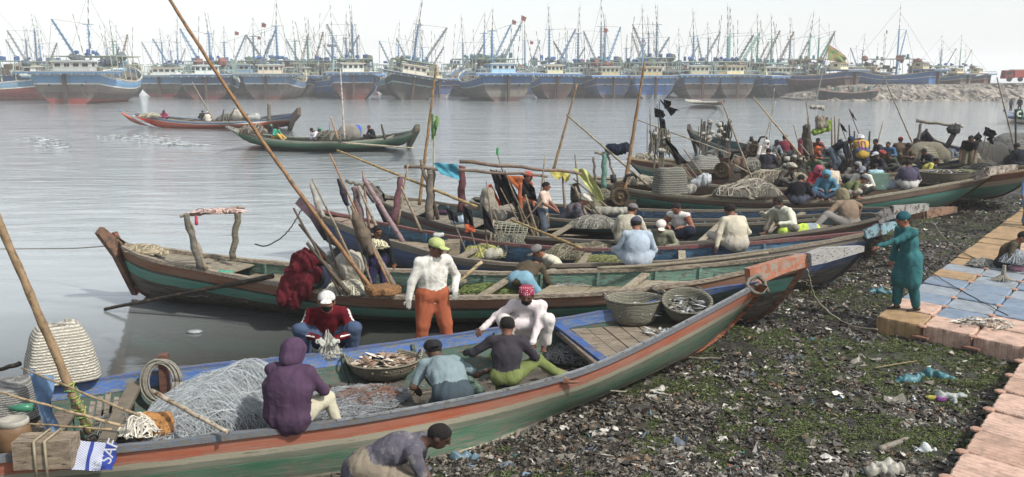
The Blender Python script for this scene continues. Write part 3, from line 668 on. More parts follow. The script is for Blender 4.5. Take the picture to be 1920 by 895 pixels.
def block(i, j, kind, cut=None):
    o = PO+PW*(i*CELL)+PU*(j*CELL); mb = MB(); g = .014
    nside = 12; ring = []
    # outline with scalloped sides
    for e, (a, b_) in enumerate(((( g, g), (1-g, g)), ((1-g, g), (1-g, 1-g)), ((1-g, 1-g), (g, 1-g)), ((g, 1-g), (g, g)))):
        for k in range(nside):
            t = k/nside; x = a[0]+(b_[0]-a[0])*t; y = a[1]+(b_[1]-a[1])*t
            d = .034*(1-abs(math.cos(t*PI*4)))-.012; c_ = .05*max(0, 1-8*min(t, 1-t))
            nx, ny = ((0, 1), (-1, 0), (0, -1), (1, 0))[e]
            ring.append((x+nx*(d*.8+c_), y+ny*(d*.8+c_)))
    dz = .014*math.sin(i*2.3+j*1.7)
    levels = [(.0, .03), (.08, .0), (.33, .0), (.368, .008), (.38, .026)]
    V = []; UV = []
    for z, ins in levels:
        for k, (x, y) in enumerate(ring):
            X = x+(.5-x)*ins*2; Y = y+(.5-y)*ins*2; p = o+PW*(X*CELL)+PU*(Y*CELL); V.append((p.x, p.y, z+dz)); UV.append((X+Y, z))
    n = len(ring); F = []
    for l in range(len(levels)-1):
        for k in range(n):
            k2 = (k+1) % n; F.append((l*n+k, l*n+k2, (l+1)*n+k2, (l+1)*n+k))
    UV2 = list(UV)
    mb.add(V, F, 0, UV2)
    top = V[-n:]; mb.add(top, [tuple(range(n))], 0, [(ring[k][1]*.9+.02, ring[k][0]) for k in range(n)])
    mb.build('float_block', [BM[kind]], dock)
def pin(i, j, drop=0):
    p = PO+PW*(i*CELL)+PU*(j*CELL)
    mb = MB(); mb.lathe([(0, 0), (.07, 0), (.07, .02), (.045, .03), (.02, .032), (0, .032)], (p.x, p.y, PTOP-.02-drop), seg=8); mb.build('connector_pin', [M('#a9826c', .6)], dock)
blue = {(3, 3), (3, 2), (4, 2), (4, 1), (5, 2), (4, 3), (5, 1), (3, 4), (5, 3), (2, 3)}; light = {(3, 1), (5, 4), (4, 4)}
for j in range(0, 21):
    for i in range(0, 7 if j < 12 else 5):
        k = 'o' if (i == 0 and (j == 0 or j > 3)) else ('b' if (i, j) in blue else 'l' if (i, j) in light else ('q' if (i*7+j*3) % 4 == 0 else 'p'))
        if (i, j) in ((4, 0), (5, 0)) : k = 'p'
        if (i, j) == (5, 1): continue
        c = PO+PW*((i+.5)*CELL)+PU*((j+.5)*CELL)
        rr_ = (c.x, c.y*CP-(PTOP-CH)*SP*1, 0); dep_ = c.y*CP-(PTOP-CH)*SP; pu = 960+FPX*c.x/dep_; pv = 447.5-FPX*((PTOP-CH)*CP+c.y*SP)/dep_
        if 518 < pv < 603 and pu > 1745-(pv-518)*.3+ (40 if pv > 585 else 0): k = 'b' if (i+j) % 3 else 'l'
        if 500 < pv <= 518 and pu > 1800: k = 'l'
        if c.x/c.y > .76: continue
        block(i, j, k)
for j in range(-7, 0):
    for i in range(3, 7):
        c = PO+PW*((i+.5)*CELL)+PU*((j+.5)*CELL)
        if c.x/c.y > .8: continue
        block(i, j, 'q' if (i+j) % 3 == 0 else 'p')
for j in range(-7, 13): pin(3, j) if j < 0 else [pin(i, j) for i in range(1, 4)]
# shackles on the front face
for i in (1, 2):
    p = PO+PW*(i*CELL)-PU*.05; mb = MB()
    mb.lathe([(0, .0), (.05, 0), (.05, .05), (.02, .06), (.02, .16), (0, .16)], (p.x, p.y, .02), seg=8)
    mb.beam(p+Vector((0, 0, .2))-PW*.13, p+Vector((0, 0, .2))+PW*.13, .12, .03, 1); mb.beam(p+Vector((0, 0, .13))-PW*.09, p+Vector((0, 0, .13))+PW*.09, .09, .03, 0)
    mb.build('shackle', [M('#8b8d8c', .4, metal=.6), M('#7a5646', .8)], dock)
# ------------------------------------------------------------------ distance-field figures
def surf_nets(D, org, vox):
    S = D < 0; nx, ny, nz = D.shape
    c = np.zeros((nx-1, ny-1, nz-1), np.uint8)
    for dx in (0, 1):
        for dy in (0, 1):
            for dz in (0, 1): c += S[dx:nx-1+dx, dy:ny-1+dy, dz:nz-1+dz]
    act = (c > 0) & (c < 8); idx = -np.ones(act.shape, int); I = np.argwhere(act); idx[act] = np.arange(len(I))
    P = np.zeros((len(I), 3)); cnt = np.zeros(len(I))
    cr = [(a, b, d) for a in (0, 1) for b in (0, 1) for d in (0, 1)]
    for a in cr:
        for ax in range(3):
            if a[ax]: continue
            b = list(a); b[ax] = 1
            va = D[I[:, 0]+a[0], I[:, 1]+a[1], I[:, 2]+a[2]]; vb = D[I[:, 0]+b[0], I[:, 1]+b[1], I[:, 2]+b[2]]
            m = (va < 0) != (vb < 0); t = np.where(m, va/np.where(m, va-vb, 1), 0)
            p = np.array(a, float)[None, :].repeat(len(I), 0); p[:, ax] += t
            P[m] += p[m]; cnt[m] += 1
    V = (I+P/cnt[:, None])*vox+org
    F = []
    for ax in range(3):
        o1, o2 = [(1, 2), (2, 0), (0, 1)][ax]
        sl = [slice(1, -1)]*3; sl[ax] = slice(0, D.shape[ax]-1); sl2 = list(sl); sl2[ax] = slice(1, D.shape[ax])
        A = S[tuple(sl)]; B = S[tuple(sl2)]; E = np.argwhere(A != B); fl = A[tuple(E.T)]
        E = E.copy(); E[:, o1] += 1; E[:, o2] += 1
        def g(a, b):
            q = E.copy(); q[:, o1] -= a; q[:, o2] -= b; return idx[q[:, 0], q[:, 1], q[:, 2]]
        Q = np.stack([g(1, 1), g(0, 1), g(0, 0), g(1, 0)], 1); Q[~fl] = Q[~fl][:, ::-1]; F.append(Q)
    return V, np.concatenate(F)
def sdf(prims, vox, cuts=(), fold=None, seed=0, foldtags=()):
    """prims: ('c', a, b, ra, rb, tag, k, flatdir, flatscale) | ('e', centre, radii, axes(3x3 rows), tag, k)"""
    lo = np.full(3, 1e9); hi = -lo; bb = []
    for p in prims:
        if p[0] == 'c': a, b, r = np.array(p[1]), np.array(p[2]), max(p[3], p[4]); l, h = np.minimum(a, b)-r, np.maximum(a, b)+r
        else: a = np.array(p[1]); r = max(p[2]); l, h = a-r, a+r
        bb.append((l, h)); lo = np.minimum(lo, l); hi = np.maximum(hi, h)
    lo -= vox*3; hi += vox*3; n = np.ceil((hi-lo)/vox).astype(int)+1
    D = np.full(n, 1.0); T = np.zeros(n, int); RD = np.full(n, 1e9)
    for p, (l, h) in zip(prims, bb):
        mg = .07; i0 = np.maximum(0, ((l-mg-lo)/vox).astype(int)); i1 = np.minimum(n, ((h+mg-lo)/vox).astype(int)+2)
        gx, gy, gz = np.meshgrid(*[np.arange(i0[a], i1[a])*vox+lo[a] for a in range(3)], indexing='ij')
        X = np.stack([gx, gy, gz], -1)
        if p[0] == 'c':
            a, b = np.array(p[1], float), np.array(p[2], float); fd = p[7] if len(p) > 7 else None
            Y = X
            if fd is not None:
                f = np.array(fd, float); f /= np.linalg.norm(f); s = p[8]
                Y = X+((X-a) @ f)[..., None]*f*(s-1); b = b+((b-a) @ f)*f*(s-1)
            ab = b-a; L = max(1e-9, ab @ ab); t = np.clip(((Y-a) @ ab)/L, 0, 1)
            d = np.linalg.norm(Y-a-t[..., None]*ab, axis=-1)-(p[3]+(p[4]-p[3])*t); tg, k = p[5], p[6]
            if fd is not None: d = d/((1+p[8])/2)
        else:
            R = np.array(p[3], float); q = (X-np.array(p[1])) @ R.T; r = np.array(p[2], float)
            k0 = np.linalg.norm(q/r, axis=-1); k1 = np.linalg.norm(q/r/r, axis=-1)+1e-9; d = k0*(k0-1)/k1; tg, k = p[4], p[5]
        sl = tuple(slice(i0[a], i1[a]) for a in range(3)); o = D[sl]
        hh = np.clip(.5+.5*(o-d)/k, 0, 1); D[sl] = o*(1-hh)+d*hh-k*hh*(1-hh)
        m = d < RD[sl]; RD[sl] = np.where(m, d, RD[sl]); T[sl] = np.where(m, tg, T[sl])
    if fold:
        gx, gy, gz = np.meshgrid(*[np.arange(n[a])*vox+lo[a] for a in range(3)], indexing='ij')
        X = np.stack([gx*1.0, gy*1.0, gz*.32], -1).reshape(-1, 3)
        W_ = X+.05*np.stack([vnoise(X*9, seed+2), vnoise(X*9, seed+4), vnoise(X*9, seed+5)], -1); nz = ((.45-np.abs(vnoise(W_*17, seed)))*1.5+vnoise(W_*40, seed+1)*.4).reshape(n)
        D = D+np.where(np.isin(T, list(foldtags)), nz*fold, 0)
    for c in cuts:
        gx, gy, gz = np.meshgrid(*[np.arange(n[a])*vox+lo[a] for a in range(3)], indexing='ij'); X = np.stack([gx, gy, gz], -1)
        if c[0] == 'plane': d = (X-np.array(c[1])) @ np.array(c[2]); D = np.maximum(D, d)
        else:
            R = np.array(c[3], float); q = (X-np.array(c[1])) @ R.T; r = np.array(c[2], float)
            k0 = np.linalg.norm(q/r, axis=-1); k1 = np.linalg.norm(q/r/r, axis=-1)+1e-9; D = np.maximum(D, -(k0*(k0-1)/k1))
    V, F = surf_nets(D, lo, vox)
    if not len(F): return V, F, []
    c = V[F].mean(1); ii = np.clip(np.round((c-lo)/vox).astype(int), 0, n-1)
    return V, F, T[ii[:, 0], ii[:, 1], ii[:, 2]].tolist()
def ik(a, t, l1, l2, hint):
    a, t, hint = Vector(a), Vector(t), Vector(hint); d = t-a; L = d.length; mx = (l1+l2)*.995
    if L > mx: t = a+d*(mx/L); d = t-a; L = mx
    if L < abs(l1-l2)+.02: L = abs(l1-l2)+.02
    u = d.normalized(); h = hint-u*hint.dot(u)
    if h.length < 1e-4: h = u.orthogonal()
    h.normalize(); ca = (l1*l1+L*L-l2*l2)/(2*l1*L); ca = max(-1, min(1, ca)); s = math.sqrt(1-ca*ca)
    return a+u*(l1*ca)+h*(l1*s), t
XS = 1.16
POSES = {
 'stand': dict(hp=.91, lean=4, feet=((.12, .02, .07), (-.12, -.02, .07)), knee=((.1, 1, 0), (-.1, 1, 0)), hands=((.27, .08, .80), (-.27, .08, .80)), curl=4),
 'bend': dict(hp=.85, lean=62, feet=((.14, .0, .07), (-.14, .05, .07)), knee=((.1, 1, 0), (-.1, 1, 0)), hands=((.15, .55, .45), (-.15, .55, .45)), curl=18),
 'squat': dict(hp=.24, lean=22, feet=((.17, .22, .07), (-.17, .22, .07)), knee=((.5, 1, 1.2), (-.5, 1, 1.2)), hands=((.06, .48, .42), (-.06, .5, .42)), curl=22),
 'sit': dict(hp=.13, lean=10, feet=((-.08, .34, .07), (.08, .36, .07)), knee=((1, .6, .5), (-1, .6, .5)), hands=((.12, .36, .32), (-.12, .36, .32)), curl=24),
 'bench': dict(hp=.12, lean=8, feet=((.13, .40, -.34), (-.13, .40, -.34)), knee=((.15, 1, .6), (-.15, 1, .6)), hands=((.1, .38, .30), (-.1, .38, .30)), curl=22),
 'kneel': dict(hp=.34, lean=25, feet=((.13, -.2, .08), (-.13, -.2, .08)), knee=((.2, 1, -.2), (-.2, 1, -.2)), hands=((.12, .5, .3), (-.12, .5, .3)), curl=20),
}
def person(label, at, face, pose, shirt='#b8b4a8', pants='#5a5f66', skin='#5a3a2a', hair='#15110f', hat=None, sc=1.0, vox=.02, sleeve='long', baggy=1.0,
           kurta=0, look=(0, 0), extra=None, group=None, shoes=None, beard=None, gloves=None, fat=1.0, stripes=None, dirt=None, pdirt=None, hood=None, leghem=False, legs=None, seed=0, **ov):
    skin = '#%02x%02x%02x' % tuple(min(255, int(int(skin[i_:i_+2], 16)*1.5)) for i_ in (1, 3, 5))
    P = dict(POSES[pose]); P.update(ov); h = math.radians(face)
    Fw = Vector((math.sin(h), -math.cos(h), 0)); Rt = Vector((Fw.y, -Fw.x, 0)); Z = Vector((0, 0, 1))
    def L(q): return Rt*q[0]+Fw*q[1]+Z*q[2]
    ln, cl, side = math.radians(P['lean']), math.radians(P['curl']), math.radians(P.get('side', 0))
    tw = math.radians(P.get('twist', 0))
    def dirv(a, s): return (Fw*math.sin(a)*math.cos(s)+Z*math.cos(a)*math.cos(s)+Rt*math.sin(s)).normalized()
    pel = L((0, 0, P['hp'])); d1 = dirv(ln, side); d2 = dirv(ln+cl, side*1.2); waist = pel+d1*.16; chest = pel+d1*.30; neck = chest+d2*.21
    R2 = (Rt*math.cos(tw)+Fw*math.sin(tw)); R2 = (R2-d2*R2.dot(d2)).normalized(); F2 = d2.cross(R2)*1.0
    if F2.dot(Fw) < 0 and abs(P['lean']) < 60: F2 = -F2
    F2 = Z.cross(R2) if False else (R2.cross(d2)*-1.0 if R2.cross(d2).dot(Fw*math.cos(ln)+Z*-math.sin(ln)) < 0 else R2.cross(d2))
    ya, pi_ = math.radians(look[0]), math.radians(look[1])       # + = to the person's right, + = down
    hd = (d2*.45+Z*.55*(1 if P['lean'] < 60 else .3)+Fw*.25*math.sin(ln+cl)).normalized()
    Hf = (Fw*math.cos(ya)+Rt*math.sin(ya)); pitch = pi_*.6+(ln+cl)*.28
    Hf = (Hf*math.cos(pitch)-Z*math.sin(pitch)).normalized(); Hu = (Z-Hf*Z.dot(Hf)).normalized(); 
    if pitch > 1.4: Hu = (Fw*1.0-Hf*Fw.dot(Hf)).normalized()
    Hr = Hf.cross(Hu); hc = neck+hd*.15+Hf*.03
    ax = [list(Hr), list(Hf), list(Hu)]
    SH, PA, SK, DK, ST, SO, GL, BE = 1, 2, 3, 4, 5, 6, 7, 8
    pr = []; k = .03; f_ = fat; bg = baggy
    pr.append(('c', pel, waist, .150*f_, .140*f_, SH, k, d1.cross(Rt), 1.28)); pr.append(('c', pel-d1*.07, pel+d1*.03, .158*f_, .150*f_, SH, .02, d1.cross(Rt), 1.25)) if pose in ('stand', 'bend') and not leghem else None; pr.append(('c', waist, chest, .140*f_, .158*f_, SH, .05, d1.cross(Rt), 1.3))
    pr.append(('c', chest, neck-d2*.06, .158*f_, .11, SH, .05, F2, 1.35))
    sh = [neck-d2*.045+R2*.165, neck-d2*.045-R2*.165]
    pr.append(('c', sh[0], sh[1], .068, .068, SH, .05))
    hf = .085 if hat == 'hood' and pose == 'bench' else .13; pr.append(('c', pel+Rt*.06, pel-Rt*.06, hf*f_, hf*f_, PA, .04))
    pr.append(('c', neck-d2*.03, hc-Hf*.02-Hu*.03, .055, .052, SK, .02))
    # head
    pr.append(('e', hc+Hu*.018, (.079, .094, .098), ax, SK, .02)); pr.append(('e', hc-Hu*.055+Hf*.022, (.058, .068, .062), ax, SK if not beard else BE, .03))
    if vox <= .021:
        pr.append(('c', hc+Hf*.088+Hu*.022, hc+Hf*.110-Hu*.018, .010, .015, SK, .012)); pr.append(('e', hc+Hf*.082+Hu*.032, (.052, .014, .012), ax, SK, .015))
        for s in (-1, 1):
            pr.append(('e', hc+Hr*(s*.082)-Hu*.005, (.012, .02, .032), ax, SK, .008))
            pr.append(('e', hc+Hr*(s*.032)+Hf*.086+Hu*.012, (.015, .008, .007), ax, DK, .004))
        pr.append(('e', hc+Hf*.090-Hu*.052, (.026, .010, .007), ax, DK if not beard else BE, .004))
        if beard: pr.append(('c', hc+Hf*.095-Hu*.040+Hr*.02, hc+Hf*.095-Hu*.040-Hr*.02, .009, .009, BE, .006))
    # arms
    for s, (S, hh) in enumerate(zip(sh, P['hands'])):
        sg = 1 if s == 0 else -1; T_ = L(hh); hint = P.get('elbow', ((.8, -.5, -.7), (-.8, -.5, -.7)))[s]
        E_, W_ = ik(S, T_, .285, .245, L(hint)); st = {'long': 1, 'short': .75, 'none': 0}[sleeve]
        tagU = SH if st else SK; Em = S.lerp(E_, st if st else 1)
        pr.append(('c', S, Em, .066, .054 if st else .045, tagU, k))
        if st == .75: pr.append(('c', Em, E_, .042, .042, SK, .015))
        pr.append(('c', E_, W_-(W_-E_)*.02, .050 if st == 1 else .042, .040 if st == 1 else .030, SH if st == 1 else SK, .02))
        if stripes:
            o1 = R2*sg*.05
            for q in (0, .022): pr.append(('c', S+o1+Z*(.045-q)+F2*(.03-q), E_+o1*.9+F2*(.02-q)+Z*(.02-q), .012, .012, ST, .004)); 
            for q in (0, .022): pr.append(('c', E_+o1*.9+F2*(.02-q)+Z*(.02-q), W_+o1*.7+Z*(.02-q), .011, .011, ST, .004))
        tg = GL if gloves else SK; d = (W_-E_).normalized(); fd = P.get('fing', None); fd = L(fd[s]).normalized() if fd else (d*.8-Z*.35+Fw*.15).normalized()
        pn = fd.cross(R2).normalized(); sd_ = fd.cross(pn).normalized()
        pr.append(('c', W_, W_+fd*.055, .030, .034, tg, .015, pn, 1.7))
        if vox <= .0165:
            for q, (o_, ln_) in enumerate(((-.03, .062), (-.010, .072), (.010, .068), (.028, .052))):
                b0 = W_+fd*.06+sd_*o_; m_ = b0+(fd*.9-Z*.25).normalized()*ln_*.55; e_ = m_+(fd*.55-Z*.7).normalized()*ln_*.5
                pr.append(('c', b0, m_, .0105, .010, tg, .004)); pr.append(('c', m_, e_, .010, .0085, tg, .004))
            tb = W_+fd*.02-sd_*.03*sg; tm = tb+(fd*.6-sd_*sg*.7).normalized()*.04; pr.append(('c', tb, tm, .013, .011, tg, .006)); pr.append(('c', tm, tm+fd*.032, .011, .009, tg, .004))
        else: pr.append(('c', W_+fd*.05, W_+fd*.12-Z*.02, .030, .018, tg, .015, pn, 1.7))
    # legs
    for s, (A_, kh) in enumerate(zip(P['feet'], P['knee'])):
        sg = 1 if s == 0 else -1; hip = pel+Rt*(.085*sg); K_, An = ik(hip, L(A_), .43, .42, L(kh)); lt = P.get('leglen', 1)
        LG = 9 if legs else PA; pr.append(('c', hip, K_, .093*bg*f_, .072*bg, LG, .03))
        mid = K_.lerp(An, .86 if lt == 1 else lt)
        pr.append(('c', K_, mid, .068*bg, .056*bg if lt == 1 else .06*bg, LG, .03)); pr.append(('c', mid, An, .04, .036, SK, .012))
        ff = P.get('toe', (Fw, Fw))[s]; ff = L(ff).normalized() if not isinstance(ff, Vector) else ff
        pr.append(('c', An-ff*.03-Z*.03, An+ff*.13-Z*.045, .036, .028, SO if shoes else SK, .015, Z, 1.25))
        if vox <= .0165 and not shoes:
            for q in range(5): o_ = Rt*((q-2)*.017); pr.append(('c', An+ff*.12-Z*.048+o_, An+ff*(.165-.006*abs(q-1))-Z*.052+o_, .011, .010, SK, .004))
        if kurta: P.setdefault('_k', []).append((hip, K_))
    if kurta:
        (h0, k0), (h1, k1) = P['_k']
        for a in (0, .33, .66, 1): pr.append(('c', h0.lerp(h1, a), h0.lerp(k0, kurta).lerp(h1.lerp(k1, kurta), a), .13, .125 if pose == 'stand' else .10, SH, .05))
    if extra:
        for e in extra: pr.append(('c', L(e[0]), L(e[1]), e[2], e[3], e[4], .03))
    pr2 = []
    for p in pr:
        p = list(p); p[1] = np.array(p[1])
        if p[0] == 'c': p[2] = np.array(p[2])
        pr2.append(tuple(p))
    V, F, T = sdf(pr2, vox, fold=.0085 if vox < .02 else .009, seed=seed, foldtags=(SH, PA, 9))
    base = pt(at); mats = [cloth('#808080'), cloth(shirt, dirt=dirt), cloth(pants, dirt=pdirt), M(skin, .55, .15, 8, .1, 60), M('#0d0a09', .4), cloth('#d9d6cf'), M(shoes or '#1a1817', .6), cloth(gloves or '#8d8c84'), M(beard or '#1a1614', .9, .3, 30), cloth(legs or pants)]
    def mk(V, F, T, name, mats, parent=None):
        V = V*sc; V = V*np.array([XS, 1, 1])
        me = bpy.data.meshes.new(name); me.from_pydata(V.tolist(), [], F.tolist())
        for m in mats: me.materials.append(m)
        me.polygons.foreach_set('material_index', T); me.polygons.foreach_set('use_smooth', [True]*len(F)); me.update()
        o = bpy.data.objects.new(name, me); COL.objects.link(o)
        if parent: o.parent = parent
        return o
    body = mk(V, F, T, 'person', mats); body.location = base; tag(body, label, 'person', group)
    # hair and headgear
    A3 = np.array(ax); hv = max(vox*.85, .011)
    def HP(r, f, u): return np.array(hc)+A3[0]*r+A3[1]*f+A3[2]*u
    if hair and hat not in ('hood', 'turban'):
        pp = [('e', HP(0, -.008, .032), (.087, .100, .098), ax, 0, .01)]
        cuts = [('e', HP(0, .115, -.045), (.095, .105, .115), ax), ('plane', HP(0, -.02, -.055), tuple(-A3[2]))]
        if hat: cuts.append(('plane', HP(0, 0, .055), tuple(A3[2])))
        V, F, T = sdf(pp, hv, cuts, fold=.004, seed=seed+3, foldtags=(0,))
        if len(F): mk(V, F, T, 'hair', [M(hair, .8, .3, 40, .6, 90)], body)
    if hat:
        hcol = P.get('hatcol', '#8d8d85'); cuts = []; nm = 'cap'
        if hat == 'cap':
            pp = [('e', HP(0, -.006, .062), (.092, .108, .084), ax, 0, .01), ('e', HP(0, .135, .042), (.066, .066, .012), ax, 0, .012)]; cuts = [('plane', HP(0, 0, .032), tuple(-A3[2])), ]
        elif hat == 'backcap': pp = [('e', HP(0, -.006, .058), (.092, .108, .084), ax, 0, .01), ('e', HP(0, -.12, .02), (.05, .05, .012), ax, 0, .01)]; cuts = [('plane', HP(0, 0, .012), tuple(-A3[2]))]
        elif hat == 'beanie': pp = [('e', HP(0, -.008, .045), (.092, .108, .105), ax, 0, .01)]; cuts = [('plane', HP(0, 0, .018), tuple(-A3[2]-A3[1]*.2))]; nm = 'knit_cap'
        elif hat == 'skull': pp = [('c', HP(0, -.004, .055), HP(0, -.012, .108), .095, .085, 0, .01, tuple(A3[1]), .92)]; cuts = [('plane', HP(0, 0, .04), tuple(-A3[2])), ('plane', HP(0, 0, .135), tuple(A3[2]))]; nm = 'skullcap'
        elif hat == 'turban':
            pp = [('e', HP(0, -.01, .05), (.095, .11, .09), ax, 0, .01)]; nm = 'head_cloth'
            for q in range(5):
                a = q*.9; pts_ = [HP(.098*math.cos(t), .115*math.sin(t)-.01, .045+.035*math.sin(t+a)+.012*q-.02) for t in np.linspace(0, 2*PI, 9)]
                pp += [('c', a_, b_, .022, .022, 0, .008) for a_, b_ in zip(pts_[:-1], pts_[1:])]
            cuts = [('e', HP(0, .13, -.04), (.085, .09, .085), ax)]
        elif hat == 'hood':
            pp = [('e', HP(0, -.018, .022), (.112, .128, .132), ax, 0, .03), ('e', HP(0, -.03, -.085), (.105, .115, .09), ax, 0, .05)]
            cuts = [('e', HP(0, .135, -.02), (.082, .11, .105), ax)]; nm = 'hood'
        elif hat == 'scarf':
            pp = [('e', HP(0, -.01, .03), (.10, .115, .115), ax, 0, .03), ('e', HP(0, -.03, -.09), (.11, .12, .07), ax, 0, .05)]; cuts = [('e', HP(0, .13, -.01), (.075, .09, .085), ax)]; nm = 'head_cloth'
        V, F, T = sdf(pp, hv, cuts, fold=.003 if hat in ('cap', 'skull', 'beanie') else .007, seed=seed+7, foldtags=(0,))
        hm_ = cloth(hcol, dirt=P.get('hatdirt')) if hat != 'skull' else skullcap_mat()
        if len(F): mk(V, F, T, nm, [hm_], body)
    return body
def skullcap_mat():
    if 'skull' in MC: return MC['skull']
    m, nt, b = newmat('dotted_cap'); tc = N(nt, 'ShaderNodeTexCoord'); vo = N(nt, 'ShaderNodeTexVoronoi'); vo.inputs['Scale'].default_value = 42; vo.inputs['Randomness'].default_value = .35
    nt.links.new(tc.outputs['Object'], vo.inputs['Vector'])
    r = ramp(nt, [(.22, lin('#dcc9cf')), (.3, lin('#8c1438'))], vo.outputs['Distance']); nt.links.new(r.outputs[0], b.inputs['Base Color']); b.inputs['Roughness'].default_value = .9
    MC['skull'] = m; return m
def pw(at): return at
CREW = 'fishermen at work in the moored boats'
NEAR = .0145
person('man standing in a grubby white long sleeved shirt, orange trousers and lime green cap', (812, 670, .38), 28, 'stand', '#cfcdc4', '#a25534', '#4a3024', hat='cap', hatcol='#a9b56c', vox=NEAR, baggy=1.16, fat=1.10, look=(-22, 18), gloves='#8f9088',
       hands=((.34, .06, .80), (-.22, .16, .95)), feet=((.17, -.04, .07), (-.17, .06, .07)), leglen=.82, dirt='#a9a59a', lean=6, seed=1, sc=1.02, leghem=True)
person('man squatting in a dark red striped track jacket, blue jeans and pale patterned cap', (618, 668, .54), 8, 'squat', '#5c101c', '#43546f', '#5c3c2c', hat='cap', hatcol='#c9c8c4', hatdirt='#8f8a86', vox=NEAR, stripes=1, look=(0, -14), gloves='#a5a69c', beard='#1c1715', seed=2, sc=1.06, fat=1.15,
       hands=((.10, .42, .36), (-.10, .44, .36)), feet=((.24, .15, .07), (-.24, .15, .07)), baggy=1.15)
person('figure in a purple hooded sweatshirt seated on the near gunwale, seen from behind', (541, 800, .70), 166, 'bench', '#4c384e', '#3f629c', legs='#b5af96', skin='#4a3024', hat='hood', hatcol='#503b53', vox=NEAR, look=(8, 28), seed=3, fat=1.42, baggy=.95, hp=.13, curl=14, lean=6,
       hands=((.16, .42, .30), (-.12, .42, .30)), feet=((.34, .40, -.20), (-.12, .42, -.34)), extra=[((.12, -.05, .05), (-.12, -.05, .05), .13, .13, 9-0)] if False else None)
person('man in a faded teal grey shirt and dark backwards cap bending down into the hull', (850, 802, .22), 205, 'kneel', '#76898e', '#3e4a52', '#3c2a20', hat='backcap', hatcol='#2b2a2d', vox=NEAR, sleeve='short', lean=42, curl=32, hp=.42, look=(0, 18), seed=4, fat=1.2,
       hands=((.55, .42, .50), (-.18, .52, .32)))
person('boy in dark grey shirt and lime trousers seated on the near gunwale, one foot out', (948, 722, .70), 172, 'bench', '#38353c', '#69743c', '#4a2f22', vox=NEAR, sc=.90, seed=5, curl=16, look=(-15, 12),
       feet=((.66, .26, .02), (-.12, .40, -.30)), knee=((.0, .6, .5), (-.15, 1, .6)), hands=((.30, .42, .22), (-.50, .30, .34)), toe=((1, .4, 0), (0, 1, 0)))
person('man squatting in a pale pink kameez with a crimson dotted skullcap', (990, 648, .72), -4, 'squat', '#cfc4c4', '#c9c3bd', '#3e281d', hat='skull', vox=NEAR, look=(0, 0), seed=6, fat=1.08, kurta=.55, baggy=1.2, sc=.96, beard='#1c1614',
       hands=((.52, .34, .33), (-.06, .55, .10)), feet=((.2, .16, .07), (-.2, .2, .07)))
person('bushy haired man in dusty grey t-shirt stooping on the mud beside the nearest hull', ('w', -1.42, 8.72, .03), 84, 'bend', '#56545f', '#857a68', '#33231b', vox=NEAR, hp=.47, lean=56, curl=22, sleeve='short', seed=7, fat=1.2, baggy=1.2, dirt='#7d7a78', sc=1.03,
       hands=((.12, .62, .12), (-.15, .50, .22)), feet=((.2, .1, .07), (-.2, -.05, .07)), look=(0, 10))
person('man in teal shalwar kameez and cap standing on the dock holding the bow plank', (1699, 582, .38), -78, 'stand', '#2a666a', '#23595d', '#5e3d2c', hat='beanie', hatcol='#1d4f58', vox=NEAR, seed=8, kurta=.9, baggy=1.2, fat=1.0, look=(0, 6), lean=9, curl=6, shoes='#1a1614',
       hands=((.20, .16, .84), (-.06, .66, 1.10)), elbow=((.4, -.3, -1), (-.3, 0, -1)), feet=((.10, .10, .07), (-.10, -.10, .07)), side=0)
person('boy in a brown hooded top sitting on the pink dock blocks at the right edge', (1878, 502, .38), 55, 'sit', '#4e4637', '#3d3f45', '#5b3b2b', vox=.017, seed=9, look=(0, 20), lean=16, sc=.95)
person('person in bright blue clothes standing half out of frame on the dock', (1928, 424, .38), 10, 'stand', '#5f84b8', '#55759f', '#4f3426', vox=.02, seed=10, kurta=.5, baggy=1.25)
person('boy in a black top standing among the poles with a pale net around his neck', (708, 568, .30), 22, 'stand', '#1f2024', '#2c2a4a', '#4d3122', vox=.016, sc=.84, seed=11, look=(-10, 30), hands=((.24, .2, .78), (-.3, .12, .78)))
person('man kneeling in light blue jeans and a brown shirt, bent over facing away', (976, 563, .30), 155, 'kneel', '#4d4434', '#6d97aa', '#5b3b2b', vox=.016, seed=12, lean=62, curl=22, hp=.38, fat=1.15, baggy=1.15, look=(0, 35), feet=((.22, -.24, .08), (-.22, -.2, .08)), hands=((.2, .6, .1), (-.1, .6, .1)))
person('man in a cream shirt and grey cap leaning left over the netting', (1052, 527, .42), -62, 'sit', '#b9b7a2', '#8b8878', '#5b3b2b', hat='cap', hatcol='#73716f', vox=.016, seed=13, lean=34, curl=20, look=(0, 30), hands=((.1, .42, .12), (.25, .35, .05)))
person('boy standing in a pale pink t-shirt and grey jeans, seen side on', (1016, 458, .42), 72, 'stand', '#c4ad9c', '#4e5864', '#59392a', vox=.018, sc=.87, sleeve='short', seed=14, look=(0, 12), hands=((.12, .32, .98), (-.12, .32, .95)))
person('man crouching in a grey top with a white cloth wound round his head', (1058, 428, .55), 78, 'squat', '#5a5359', '#3c4048', '#6a4836', hat='turban', hatcol='#b4afa3', vox=.018, seed=15, lean=34, look=(0, 25), hands=((.1, .62, .32), (-.05, .62, .3)), sc=1.0)
person('man in a red cap and orange top standing behind the black flags', (982, 452, .42), 60, 'stand', '#a85a38', '#4b4640', '#4f3426', hat='cap', hatcol='#b3493f', vox=.02, seed=16, sc=.98, look=(0, 5))
person('man in a cream shirt and grey peaked cap sitting with his back turned', (1175, 462, .82), 158, 'sit', '#aaa592', '#8f8a78', '#5b3b2b', hat='cap', hatcol='#6f6a69', vox=.017, seed=17, look=(25, 15), fat=1.2, kurta=.3, lean=12)
